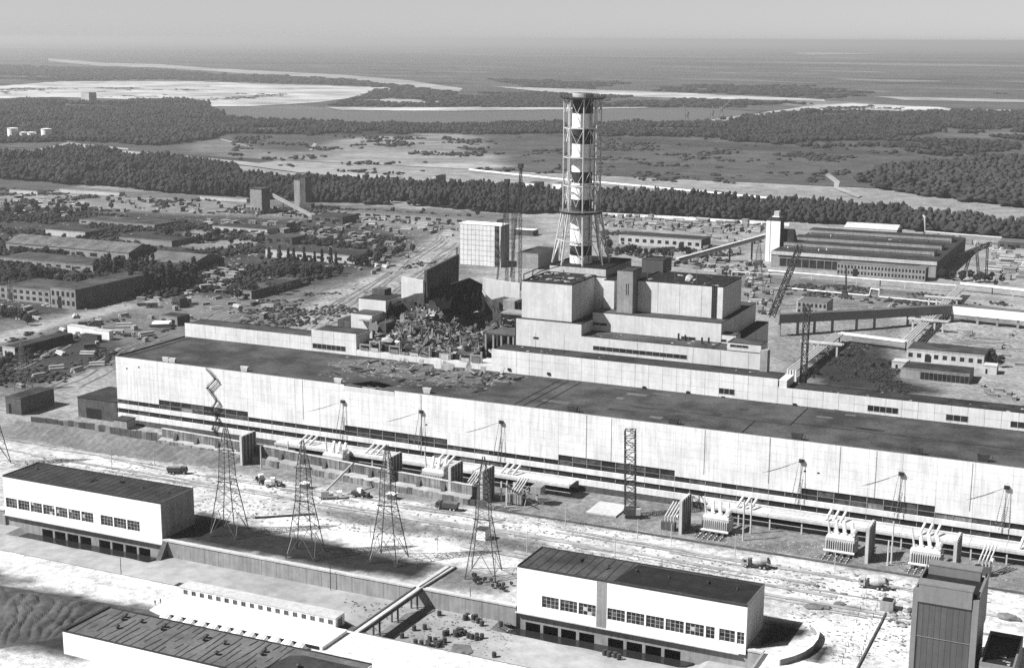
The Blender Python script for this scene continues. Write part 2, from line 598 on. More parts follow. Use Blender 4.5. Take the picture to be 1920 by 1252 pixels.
def painted_material(name, scale, var, bump):
    m = bpy.data.materials.new(name)
    m.use_nodes = True
    n, L = m.node_tree, m.node_tree.links
    b = n.nodes["Principled BSDF"]
    b.inputs["Roughness"].default_value = 0.95
    b.inputs["Specular IOR Level"].default_value = 0.1
    a = n.nodes.new("ShaderNodeAttribute")
    a.attribute_name = "albedo"
    geo = n.nodes.new("ShaderNodeNewGeometry")
    cur = a.outputs["Fac"]
    first = None
    for sc, lo, hi, v in ((scale, 0.3, 0.7, var), (scale * 5, 0.3, 0.7, var * 0.8), (scale * 0.13, 0.35, 0.65, var * 0.6)):
        t = n.nodes.new("ShaderNodeTexNoise")
        t.inputs["Scale"].default_value = sc
        t.inputs["Detail"].default_value = 5
        t.inputs["Roughness"].default_value = 0.65
        L.new(geo.outputs["Position"], t.inputs["Vector"])
        first = first or t
        r = n.nodes.new("ShaderNodeMapRange")
        for k, q in enumerate((lo, hi, 1 - v, 1 + v)):
            r.inputs[k + 1].default_value = q
        L.new(t.outputs["Fac"], r.inputs[0])
        q = n.nodes.new("ShaderNodeMath")
        q.operation = 'MULTIPLY'
        L.new(cur, q.inputs[0])
        L.new(r.outputs[0], q.inputs[1])
        cur = q.outputs[0]
    cb = n.nodes.new("ShaderNodeCombineColor")
    for k in range(3):
        L.new(cur, cb.inputs[k])
    L.new(cb.outputs[0], b.inputs["Base Color"])
    bp = n.nodes.new("ShaderNodeBump")
    bp.inputs["Strength"].default_value = bump
    bp.inputs["Distance"].default_value = 0.4
    L.new(first.outputs["Fac"], bp.inputs["Height"])
    L.new(bp.outputs[0], b.inputs["Normal"])
    M[name] = m
painted_material("painted_ground", 0.35, 0.42, 0.8)
painted_material("painted_far", 0.02, 0.32, 0.0)
painted_material("painted_distant", 0.003, 0.3, 0.0)

def PX(*pts, z=0.0):
    return [P(x, y, z) for x, y in pts]

SANDY, BRIGHT, GREY, DIM, DARK, GRASS = 0.20, 0.46, 0.09, 0.036, 0.026, 0.016
near = [
    (0.33, 5, [(-150, -130), (460, -130), (460, -36), (200, -36), (60, -40), (-150, -44)]),
    (GREY, 14, PX((-500, 340), (60, 346), (470, 372), (960, 402), (1000, 430), (800, 560), (640, 600), (340, 650), (-500, 900))),
    (DIM, 10, PX((-200, 384), (0, 386), (120, 392), (350, 404), (560, 412), (700, 425), (780, 445), (720, 490), (620, 530), (440, 560), (240, 590), (0, 600), (-200, 600))),
    (0.15, 8, PX((-100, 362), (40, 350), (240, 366), (420, 380), (560, 392), (700, 402), (880, 410), (1000, 420), (960, 440), (800, 430), (640, 412), (420, 402), (300, 398), (150, 390), (0, 384), (-100, 380))),
    (0.16, 6, PX((360, 430), (480, 445), (480, 462), (370, 470), (330, 455))),
    (0.11, 8, PX((200, 570), (340, 550), (480, 565), (560, 560), (560, 600), (340, 640), (240, 690), (100, 720), (-100, 760), (-100, 640), (60, 600))),
    (DIM, 5, PX((20, 650), (130, 625), (240, 640), (200, 690), (60, 720), (-60, 720))),
    (0.22, 5, PX((540, 600), (620, 545), (740, 500), (830, 430), (900, 425), (860, 470), (760, 540), (700, 590), (600, 640))),
    (0.22, 3, PX((-60, 640), (90, 600), (210, 573), (300, 560), (302, 567), (215, 585), (100, 614), (-60, 662))),
    (0.20, 4, PX((-60, 780), (110, 715), (215, 680), (218, 720), (120, 740), (40, 770), (-60, 800))),
    (0.20, 8, PX((1000, 404), (1450, 420), (1430, 470), (1280, 470), (1120, 430))),
    (0.15, 6, PX((1130, 432), (1180, 430), (1330, 452), (1420, 460), (1400, 476), (1240, 470), (1140, 466))),
    (0.17, 6, PX((1460, 600), (1560, 590), (1680, 600), (1700, 640), (1690, 700), (1860, 740), (1960, 760), (1960, 790), (1500, 735), (1460, 690))),
    (DARK, 5, PX((1540, 650), (1590, 642), (1660, 648), (1690, 690), (1700, 715), (1780, 732), (1700, 742), (1560, 725), (1500, 705))),
    (0.14, 4, PX((1380, 545), (1560, 540), (1700, 548), (1780, 560), (1920, 585), (2100, 600), (2100, 612), (1800, 585), (1600, 572), (1380, 565))),
    (0.10, 3, PX((1380, 528), (1500, 522), (1640, 540), (1790, 556), (1790, 562), (1640, 552), (1480, 536), (1380, 540))),
    (0.12, 5, PX((1380, 528), (1420, 510), (1480, 520), (1440, 535))),
    (0.12, 4, PX((1790, 590), (1920, 590), (1920, 605), (1800, 600))),
    # yard before the hall
    (0.16, 4, PX((-40, 800), (90, 790), (240, 800), (420, 850), (620, 900), (880, 945), (880, 955), (700, 950), (520, 900), (330, 868), (140, 845), (-40, 840))),
    (0.15, 1.2, [(201, -36), (430, -36), (430, -0.2), (201, -0.2)]),
    (0.40, 3, [(-80, -46), (60, -45), (200, -41), (430, -39), (430, -62), (330, -63), (220, -60), (100, -60), (-80, -62)]),
    (GRASS, 2.0, PX((305, 1008), (345, 975), (380, 960), (470, 985), (600, 1008), (700, 1035), (815, 1050), (818, 1062), (778, 1090), (640, 1068), (440, 1032), (330, 1015))),
    (0.15, 2.5, PX((835, 1058), (930, 1075), (968, 1082), (966, 1100), (930, 1118), (860, 1105), (800, 1096))),
    (0.13, 3.5, PX((560, 965), (640, 950), (760, 978), (860, 992), (990, 1012), (1080, 1037), (1200, 1070), (1340, 1095), (1240, 1090), (1080, 1055), (940, 1032), (840, 1010), (700, 992), (600, 985))),
    (BRIGHT, 3, PX((470, 975), (560, 955), (640, 978), (760, 1002), (860, 1022), (980, 1060), (968, 1080), (880, 1065), (790, 1047), (640, 1017), (540, 997))),
    (BRIGHT, 3, [(336, -100), (342, -66), (430, -66), (430, -116.8), (338, -116.8)]),
    (0.38, 2, PX((1440, 1090), (1560, 1110), (1600, 1130), (1560, 1160), (1440, 1130))),
    (GRASS, 1.5, PX((1432, 1160), (1500, 1172), (1525, 1183), (1505, 1195), (1478, 1204), (1440, 1212), (1405, 1222), (1420, 1190))),
    (GRASS, 1.5, PX((1535, 1205), (1565, 1212), (1550, 1240), (1505, 1252), (1480, 1250), (1515, 1235))),
]
painted("site_ground", -760, 720, -117, 1250, 3.0, SANDY, near, 0.05)
far = [
    (0.075, 60, PX((-300, 110), (300, 131), (640, 148), (860, 174), (760, 186), (640, 183), (740, 163), (560, 156), (330, 148), (100, 149), (-300, 163))),
    (0.17, 22, PX((640, 262), (700, 256), (760, 250), (880, 254), (905, 270), (880, 282), (930, 296), (965, 310), (890, 318), (800, 305), (720, 322), (640, 330), (600, 312), (560, 300), (600, 280))),
    (0.12, 22, PX((380, 262), (440, 266), (470, 277), (560, 285), (640, 283), (640, 300), (500, 303), (420, 295), (360, 280))),
    (0.28, 12, PX((690, 322), (760, 310), (880, 306), (960, 312), (880, 320), (760, 330))),
    (0.26, 18, PX((1500, 376), (1580, 370), (1600, 354), (1640, 360), (1720, 372), (1800, 385), (1920, 400), (2100, 417), (2100, 445), (1920, 424), (1800, 412), (1700, 404), (1600, 392), (1520, 388))),
    (0.16, 20, PX((1120, 340), (1300, 352), (1430, 368), (1500, 384), (1440, 386), (1300, 372), (1120, 358))),
    (0.06, 25, PX((-300, 190), (0, 190), (390, 194), (425, 224), (640, 234), (640, 252), (430, 252), (300, 278), (0, 284), (-300, 290))),
    (0.06, 25, PX((-300, 292), (130, 284), (450, 316), (640, 346), (1060, 372), (1060, 402), (760, 388), (450, 372), (120, 345), (-300, 330))),
    (0.065, 25, PX((1120, 234), (1290, 233), (1520, 210), (2100, 214), (2100, 272), (1760, 250), (1450, 272), (1120, 256))),
    (0.06, 12, PX((1110, 372), (1700, 404), (1710, 431), (1300, 410), (1110, 400))),
]
re0 = random.Random(12)
painted("far_land", -4200, 4200, 1240, 9000, 22.0, 0.062, far, 0.6, 6.0, 0.006, mat="painted_far",
        ell=[(re0.uniform(-3800, 2500), re0.uniform(1700, 8800), re0.uniform(60, 420), re0.uniform(30, 160), re0.uniform(-0.6, 0.1), re0.choice([0.02, 0.03, 0.035, 0.11, 0.16])) for _ in range(170)])
re_ = random.Random(3)
painted("distant_land", -22000, 20000, 8950, 36000, 170.0, 0.06, [], 0.5, 6.0, 0.0008, mat="painted_distant",
        ell=[(re_.uniform(-18000, 16000), re_.uniform(9000, 34000), re_.uniform(400, 2600), re_.uniform(150, 900), re_.uniform(-0.5, 0.1), re_.choice([0.015, 0.02, 0.03, 0.11, 0.16])) for _ in range(190)])
painted("bank_ground", -300, 700, -420, -117, 3.0, 0.46, [
    (DARK, 3, PX((-40, 1092), (100, 1104), (200, 1122), (290, 1144), (330, 1160), (300, 1200), (120, 1240), (60, 1218), (-40, 1212))),
    (0.10, 2.5, PX((-40, 1060), (30, 1075), (70, 1090), (60, 1100), (-40, 1092))),
], 0.05, keep=lambda x, y: (x > CH_X1 + 1.5) | (y < np.where(x < 214, -149.6, -155.6) - 1.6) | (x < CH_X0))

# far water and sand
patch("river", "river", [(396, 203), (470, 202), (640, 208), (850, 210), (1050, 207), (1230, 203), (1330, 204), (1425, 211), (1340, 227), (1290, 232), (1180, 231), (1056, 230), (900, 233), (760, 234), (640, 232), (520, 226), (430, 223), (399, 214)], 1.2, 1.2, 2)
patch("sand_flat", "far_sand", [(-300, 170), (0, 162), (110, 154), (330, 153), (560, 160), (735, 165.5), (748, 170), (690, 178), (640, 187), (590, 194), (480, 200), (400, 201), (390, 196), (230, 187), (100, 183), (0, 186), (-300, 190)], 1.8, 0.9, 3)
patch("sand_flat", "far_sand", [(610, 203), (760, 203.5), (900, 203), (1060, 203.5), (1210, 202.5), (1215, 204.5), (1060, 207), (850, 210), (640, 208.5)], 2.4, 0.5, 4)
patch("sand_flat", "far_sand_dim", [(90, 110), (200, 119), (300, 121), (400, 129), (640, 141), (760, 151), (868, 167), (862, 173), (740, 161), (640, 148), (480, 140), (300, 128), (180, 124), (90, 115)], 1.8, 0.5, 5)
patch("sand_flat", "far_sand", [(920, 163), (1040, 167), (1200, 172), (1400, 181), (1545, 188), (1548, 191.5), (1300, 186), (1100, 179), (1010, 172)], 1.8, 0.5, 6)
patch("sand_flat", "far_sand", [(1530, 199), (1600, 195.5), (1760, 203), (1835, 211), (1760, 213), (1650, 209), (1560, 207.5), (1480, 212), (1400, 224), (1330, 232), (1335, 227), (1430, 213)], 2.4, 0.8, 7)
patch("sand_flat", "far_sand_dim", [(1640, 182), (1780, 185), (2100, 192), (2100, 196), (1800, 191), (1700, 189)], 1.8, 0.4, 8)
patch("sand_flat", "far_sand_dim", [(1790, 206), (1920, 208), (2100, 211), (2100, 215), (1920, 211.5), (1800, 209)], 1.8, 0.4, 9)
patch("sand_flat", "far_sand_dim", [(1480, 100), (1530, 99), (1600, 100), (1660, 101), (1520, 103)], 1.8, 0.2, 10)
patch("sand_flat", "far_sand_dim", [(690, 190), (740, 186), (800, 190), (850, 193), (800, 197), (700, 195)], 2.6, 0.6, 11)
patch("dirt_track", "far_sand_dim", [(150, 272), (215, 283), (310, 290), (450, 304), (560, 316), (700, 328), (760, 333), (690, 337), (560, 325), (440, 309), (300, 294), (200, 287), (140, 275)], 1.2, 0.6, 14)
patch("dirt_track", "far_sand_dim", [(-100, 288), (60, 284), (130, 268), (160, 272), (240, 280), (240, 283), (150, 275), (70, 288), (-100, 293)], 1.4, 0.5, 15)
patch("dirt_track", "far_sand_dim", [(416, 262), (470, 276), (468, 278), (413, 264)], 1.5, 0.3, 16)
patch("dirt_track", "far_sand_dim", [(588, 270), (594, 272), (584, 284), (579, 283)], 1.5, 0.3, 17)
patch("dirt_track", "far_sand_dim", [(1555, 326), (1575, 342), (1572, 352), (1615, 368), (1607, 372), (1562, 354), (1565, 344), (1548, 330)], 1.1, 0.6, 18)
# channel floor tones
patch("channel_dark_patch", "gravel", [(720, 1180), (760, 1150), (800, 1140), (815, 1142), (760, 1175), (735, 1195), (700, 1190)], -5.7, 0.6, 37, zz=-5.7)  # footbridge's shadow on the floor, painted as a darker patch
patch("channel_dark_patch", "gravel", [(850, 1206), (880, 1208), (886, 1222), (868, 1230), (845, 1220)], -5.65, 0.5, 38, zz=-5.65)  # another patch darker than the floor around it
gm = MB()
c00, c10, c11, c01 = P(-30, 1092), P(318, 1150), P(150, 1188), P(-30, 1222)
ng, mg_ = 90, 26
for i in range(ng):
    for j in range(mg_):
        u, v = i / (ng - 1), j / (mg_ - 1)
        x = (c00[0] * (1 - u) + c10[0] * u) * (1 - v) + (c01[0] * (1 - u) + c11[0] * u) * v
        y = (c00[1] * (1 - u) + c10[1] * u) * (1 - v) + (c01[1] * (1 - u) + c11[1] * u) * v
        env = min(1.0, 6 * u, 6 * (1 - u), 5 * v, 5 * (1 - v))
        z = 0.03 + env * (1.9 * (1 - v) ** 0.7 + 0.9 * abs(sin(u * 34 + 2.5 * n2(x, y, 0.2, 2))) * (0.4 + 0.6 * n2(x, y, 0.3, 4)) + 0.5 * (n2(x, y, 0.7, 6) - 0.5))
        gm.v.append((x, y, max(0.03, z)))
gm.f = [(i * mg_ + j, i * mg_ + j + 1, (i + 1) * mg_ + j + 1, (i + 1) * mg_ + j) for i in range(ng - 1) for j in range(mg_ - 1)]
struct(gm.build("spoil_bank", "soil_dark"))
# wheel tracks across the sandy ground
rt = random.Random(8)
def tracks(name, pts, n, spread, w0=0.5, w1=1.4, mat="track_mark", z=0.24):
    m = MB()
    for k in range(n):
        off = rt.uniform(-spread, spread)
        ww = rt.uniform(w0, w1)
        wv = rt.uniform(0.6, 2.0)
        line = []
        for i in range(len(pts) - 1):
            for j in range(10):
                t = j / 10
                a, b = pts[i], pts[i + 1]
                line.append(Vector((a[0] + (b[0] - a[0]) * t, a[1] + (b[1] - a[1]) * t, 0)))
        line.append(Vector((pts[-1][0], pts[-1][1], 0)))
        q = []
        for i, p in enumerate(line):
            d = (line[min(i + 1, len(line) - 1)] - line[max(i - 1, 0)]).normalized()
            nn = Vector((-d.y, d.x, 0))
            o = off + wv * (n2(i * 0.3, k * 3.1, 1.0, 5) - 0.5) * 3
            q.append((p + nn * o, nn))
        i0 = rt.randint(0, len(q) // 3)
        i1 = rt.randint(2 * len(q) // 3, len(q))
        for i in range(i0, i1 - 1):
            if n2(i * 0.35, k * 7.7, 1, 9) < 0.45:
                continue
            h = ww / 2 * (0.6 + n2(i * 0.5, k, 1, 2))
            zz = z + 0.004 * k
            a, an = q[i]
            b, bn = q[i + 1]
            m.add([(a - an * h)[:2] + (zz,), (b - bn * h)[:2] + (zz,), (b + bn * h)[:2] + (zz,), (a + an * h)[:2] + (zz,)], [(0, 1, 2, 3)])
    return struct(m.build(name, mat))
tracks("wheel_tracks", [(-40, -50), (100, -52), (220, -51), (330, -52), (420, -53)], 10, 9, 0.5, 1.8, "track_soft")
tracks("wheel_tracks", [(210, -70), (300, -72), (420, -70)], 6, 7, 0.5, 2.0, "track_soft")
tracks("wheel_tracks", [P(560, 660), P(640, 590), P(760, 510), P(840, 450), P(860, 420)], 13, 18, 0.8, 1.8)
tracks("wheel_tracks", [P(340, 640), P(430, 590), P(560, 560), P(650, 530)], 7, 14, 0.8, 2.0)
tracks("wheel_tracks", [P(0, 740), P(100, 700), P(190, 650), P(330, 610)], 12, 34, 0.6, 1.6)
tracks("wheel_tracks", [P(1400, 580), P(1600, 575), P(1900, 610)], 18, 14, 0.6, 1.8)
tracks("wheel_tracks", [P(1700, 600), P(1800, 640), P(1920, 650)], 10, 16, 0.6, 1.6)

# ------------------------------------------------------------------ woods that read as one mass
def icos():
    t = (1 + sqrt(5)) / 2
    v = np.array([(-1, t, 0), (1, t, 0), (-1, -t, 0), (1, -t, 0), (0, -1, t), (0, 1, t), (0, -1, -t), (0, 1, -t), (t, 0, -1), (t, 0, 1), (-t, 0, -1), (-t, 0, 1)], float) / 1.902
    f = np.array([(0, 11, 5), (0, 5, 1), (0, 1, 7), (0, 7, 10), (0, 10, 11), (1, 5, 9), (5, 11, 4), (11, 10, 2), (10, 7, 6), (7, 1, 8),
                  (3, 9, 4), (3, 4, 2), (3, 2, 6), (3, 6, 8), (3, 8, 9), (4, 9, 5), (2, 4, 11), (6, 2, 10), (8, 6, 7), (9, 8, 1)])
    return v, f
IV, IF = icos()

def inside(px, py, poly):
    c = False
    j = len(poly) - 1
    for i in range(len(poly)):
        xi, yi = poly[i]
        xj, yj = poly[j]
        if (yi > py) != (yj > py) and px < (xj - xi) * (py - yi) / (yj - yi) + xi:
            c = not c
        j = i
    return c

def trimesh(name, V, Fc, mat):
    me = bpy.data.meshes.new(name)
    me.vertices.add(len(V))
    me.vertices.foreach_set("co", np.ascontiguousarray(V, np.float32).ravel())
    me.loops.add(len(Fc) * 3)
    me.loops.foreach_set("vertex_index", np.ascontiguousarray(Fc, np.int32).ravel())
    me.polygons.add(len(Fc))
    me.polygons.foreach_set("loop_start", np.arange(0, len(Fc) * 3, 3, dtype=np.int32))
    me.update(calc_edges=True)
    me.materials.append(M[mat])
    o = bpy.data.objects.new(name, me)
    COL.objects.link(o)
    return o

def wood(name, label, pts_px, spacing, hmean, lumps, seed, mat="leaf_dark", gap=0.25, gscale=0.01, fine=1.0):
    rr = np.random.default_rng(seed)
    poly = [P(x, y) for x, y in ragged(pts_px, 14, 3.2, seed)]
    x0, x1 = min(p[0] for p in poly), max(p[0] for p in poly)
    y0, y1 = min(p[1] for p in poly), max(p[1] for p in poly)
    pts = []
    ny, nx = int((y1 - y0) / spacing) + 1, int((x1 - x0) / spacing) + 1
    for i in range(nx):
        for j in range(ny):
            x = x0 + (i + rr.uniform(0, 1)) * spacing
            y = y0 + (j + rr.uniform(0, 1)) * spacing
            if inside(x, y, poly) and n2(x, y, gscale, seed) + 0.35 * (n2(x, y, gscale * 3.3, seed + 5) - 0.5) > gap * (0.6 + 0.8 * n2(x, y, gscale * 6, seed + 3)):
                pts.append((x, y))
    pts = np.array(pts)
    n = len(pts)
    Vs, Fs = [], []
    hh = hmean * (0.5 + 0.75 * rr.random(n)) * np.array([0.8 + 0.4 * n2(p[0], p[1], 0.02, seed + 1) for p in pts])
    for k in range(lumps):
        jit = 1 + rr.uniform(-0.35, 0.35, (n, 12, 1))
        fr = (k + 0.5) / lumps
        rad = spacing * 0.66 * fine * (1.15 - 0.55 * fr) * (0.55 + 0.9 * rr.random(n))
        zc = hh * (0.30 + 0.62 * fr)
        off = rr.normal(0, spacing * 0.22, (n, 2)) * (1 - 0.6 * fr)
        hz = hh * (0.52 if lumps == 1 else 0.75 / lumps + 0.08)
        V = IV[None] * jit * np.stack([rad, rad, hz], 1)[:, None, :]
        V += np.stack([pts[:, 0] + off[:, 0], pts[:, 1] + off[:, 1], zc], 1)[:, None, :]
        base = (np.arange(n) * 12 + k * n * 12)[:, None, None]
        Vs.append(V.reshape(-1, 3))
        Fs.append((IF[None] + base).reshape(-1, 3))
    o = trimesh(name, np.concatenate(Vs), np.concatenate(Fs), mat)
    stuff(o)
    tag(o, label, "forest")
    return o, n

NT = 0
for args in (
    ("pine_wood", "dark pine wood along the near side of the sand flats", [(-60, 196), (0, 192), (60, 188), (140, 193), (200, 195), (310, 189), (388, 194), (400, 206), (425, 224), (520, 228), (640, 234), (640, 251), (560, 256), (430, 250), (400, 262), (300, 276), (200, 268), (130, 264), (-60, 282)], 7.5, 8.5, 1, 11, "leaf_dark", 0.34, 0.008),
    ("pine_wood", "dark wood below the pale dirt track on the left", [(-60, 292), (60, 292), (130, 284), (230, 294), (330, 302), (450, 316), (460, 335), (430, 352), (350, 356), (240, 352), (120, 345), (40, 338), (-60, 330)], 6.5, 10, 3, 12, "leaf_dark", 0.28),
    ("plantation_belt", "dense dark tree belt behind the construction yards and two towers", [(240, 352), (420, 338), (640, 346), (800, 352), (950, 364), (1060, 372), (1060, 401), (950, 401), (760, 386), (570, 378), (450, 371), (300, 361)], 5.0, 11.5, 4, 13, "leaf_dark", 0.14, 0.02),
    ("plantation_belt", "dense dark tree belt behind the stockyard and white elevator tower", [(1110, 372), (1300, 380), (1450, 392), (1520, 392), (1600, 398), (1700, 404), (1710, 431), (1600, 424), (1450, 415), (1300, 409), (1110, 400)], 5.0, 11.5, 4, 14, "leaf_dark", 0.16, 0.02),
    ("riverside_wood", "thin dark wood on the near river bank", [(560, 232), (640, 234), (900, 235), (1056, 231), (1060, 251), (900, 254), (820, 249), (760, 252), (640, 250)], 7.0, 6.5, 1, 15, "leaf_dark", 0.16),
    ("riverside_wood", "broad dark wood by the port cranes and sand bars", [(1120, 234), (1290, 233), (1400, 223), (1520, 210), (1650, 212), (1920, 212), (2000, 214), (2000, 272), (1900, 262), (1760, 248), (1650, 262), (1450, 272), (1300, 259), (1120, 256)], 8.0, 8, 1, 16, "leaf_dark", 0.34, 0.008),
    ("leafy_wood", "rounded leafy wood beside the pale heath on the right", [(1605, 338), (1660, 322), (1750, 313), (1850, 303), (1930, 306), (2000, 312), (2000, 402), (1920, 391), (1800, 378), (1700, 364), (1640, 354)], 8.0, 11, 4, 17, "leaf_mid", 0.22, 0.012),
    ("leafy_wood", "row of leafy trees between the workshop and the heath", [(1690, 408), (1800, 418), (1920, 432), (2000, 440), (2000, 458), (1920, 450), (1800, 440), (1700, 432)], 6.0, 11, 4, 18, "leaf_mid", 0.15),
    ("scrub", "scattered scrub on the open meadow beyond the pipeline", [(860, 262), (1060, 258), (1400, 274), (1600, 282), (1900, 290), (1900, 330), (1620, 320), (1500, 350), (1200, 340), (900, 320)], 9.0, 3.0, 1, 19, "leaf_mid", 0.80, 0.016, 0.75),
    ("scrub", "scattered scrub between the meadow and the left woods", [(430, 258), (640, 256), (900, 262), (960, 330), (800, 345), (600, 320), (430, 300)], 9.0, 3.5, 1, 20, "leaf_mid", 0.74, 0.016, 0.75),
    ("scrub", "clumps of small trees dotted over the wide meadow", [(1450, 262), (1600, 258), (1780, 258), (1920, 275), (1920, 300), (1700, 290), (1500, 276)], 9.0, 6, 1, 21, "leaf_dark", 0.70, 0.012, 0.9),
    ("far_wood", "hazy far woods beyond the river", [(-300, 112), (300, 133), (640, 150), (860, 176), (760, 188), (640, 184), (740, 165), (560, 158), (330, 150), (100, 151), (-300, 165)], 26.0, 7, 1, 22, "leaf_dark", 0.45, 0.002, 1.0),
    ("far_wood", "hazy far woods beyond the sand bars", [(900, 150), (1300, 160), (1920, 168), (2100, 170), (2100, 182), (1640, 180), (1550, 186), (1200, 170), (1000, 165)], 26.0, 7, 1, 23, "leaf_dark", 0.45, 0.002, 1.0),
    ("scrub", "scattered low scrub on the far sand flat", [(0, 168), (200, 160), (420, 164), (560, 172), (500, 190), (400, 196), (230, 185), (0, 182)], 14.0, 3.0, 1, 25, "leaf_mid", 0.78, 0.006, 0.9),
    ("scrub", "scattered low scrub on the far right sand bar", [(1420, 216), (1600, 200), (1800, 208), (1760, 213), (1640, 209), (1480, 214), (1380, 228)], 11.0, 4.0, 1, 26, "leaf_mid", 0.7, 0.01, 0.9),
    ("island_wood", "dark wooded island between the river and the sand flat", [(660, 184), (740, 174), (860, 176), (1000, 174), (1200, 184), (1400, 190), (1530, 195), (1430, 204), (1330, 202), (1060, 202), (860, 203), (700, 201), (620, 199)], 16.0, 6, 1, 24, "leaf_dark", 0.36, 0.004, 1.0),
):
    _, k = wood(*args)
    NT += k
print("wood trees", NT)
# ------------------------------------------------------------------ turbine hall
rn = random.Random(21)
XE = 444.0
hall = thing("turbine_hall", "very long white panelled turbine hall with dark felt roof and ribbon windows", "turbine hall")
MB().box(0.0, 0.5, 0.5, 50.6, 0, 30.7).build("end_wall", "white_panel", hall)
MB().box(XE - 0.5, XE, 0.5, 50.6, 0, 30.7).build("end_wall", "white_panel", hall)
MB().box(0.5, XE - 0.5, 50.1, 50.6, 0, 30.7).build("rear_wall", "white_panel", hall)
MB().box(0.5, XE - 0.5, 0.62, 0.95, 0, 29.8).build("backing_wall", "opening_dark", hall)
MB().box(0.5, XE - 0.5, 0.95, 50.1, 17.5, 18.0).build("inner_floor", "burnt", hall)
# roof with the hole blown through it near the front edge
HX0, HX1, HY0, HY1 = 121.5, 143.0, 1.0, 13.0
rf = MB()
rf.box(0.3, HX0, 0.3, 50.4, 30.71, 31.2)
rf.box(HX1, XE, 0.3, 50.4, 30.71, 31.2)
hole_edge = [(HX0, 6.0), (124, 4.6), (126.5, 7.5), (129, 12.0), (133, 13.0), (138, 11.5), (141, 9.4), (HX1, 9.0)]
poly = [(HX0, 50.4)] + hole_edge + [(HX1, 50.4)]
rf.prism(poly[::-1] if False else poly, 30.71, 31.2)
rf.prism([(HX0, 0.3), (127, 0.3), (130, 2.2), (126, 3.3), (HX0, 4.6)], 30.71, 31.2)
rf.prism([(139, 0.3), (HX1, 0.3), (HX1, 7.6), (141, 6.5), (140, 2.8)], 30.71, 31.2)
roof = rf.build("roof", "roof_felt", hall)
MB().box(-0.15, XE, -0.05, 0.29, 31.62, 31.75).build("roof_flashing", "steel", roof)
MB().box(-0.15, 0.29, 0.3, 50.5, 31.21, 31.75).build("roof_flashing", "tar_line", roof)
tl = MB()
for x, y0, y1, w in ((201.3, 1, 49, 0.45), (205.3, 1, 49, 0.45), (211, 1, 49, 0.45), (295.4, 1, 21, 0.5), (309, 21, 49, 0.5), (4.5, 1, 50, 0.6)):
    tl.box(x - w / 2, x + w / 2, y0, y1, 31.2, 31.34)
tl.box(244, 309, 20.9, 21.2, 31.2, 31.3)
tl.box(309.5, XE - 2, 24.0, 24.4, 31.2, 31.32)
stuff(tl.build("expansion_joint", "tar_line", roof))
rp = random.Random(5)
for k in range(26):      # patches of newer and older felt
    x, y = rp.uniform(150, 430), rp.uniform(3, 47)
    w, d = rp.uniform(3, 12), rp.uniform(1, 4)
    bx("felt_patch", rp.choice(["roof_felt_dark", "roof_felt_pale", "roof_felt"]), roof, x, x + w, y, min(y + d, 49.5), 31.2, 31.215 + 0.002 * k)
for x, y in ((227, 1.4), (268.5, 2.0), (316.5, 1.6), (359.5, 1.6), (382, 3.4)):   # roof gullies on the parapet, funnel-shaped
    MB().prism_y([(x - 2.2, 33.6), (x - 1.6, 31.2), (x + 1.6, 31.2), (x + 2.2, 33.6)], y, y + 1.4).build("roof_vent", "steel_dark", roof)
    MB().beam((x + 2.6, y + 0.6, 31.2), (x + 3.0, y + 0.6, 33.2), 0.25).build("roof_vent_post", "steel_dark", roof)
for x, y in ((27.5, 1.6), (31, 1.6), (70, 2.2), (119.0, 1.2), (161, 3.0)):
    MB().prism_y([(x - 2.0, 33.4), (x - 1.4, 31.2), (x + 1.4, 31.2), (x + 2.0, 33.4)], y, y + 1.3).build("roof_vent", "pale_concrete", roof)
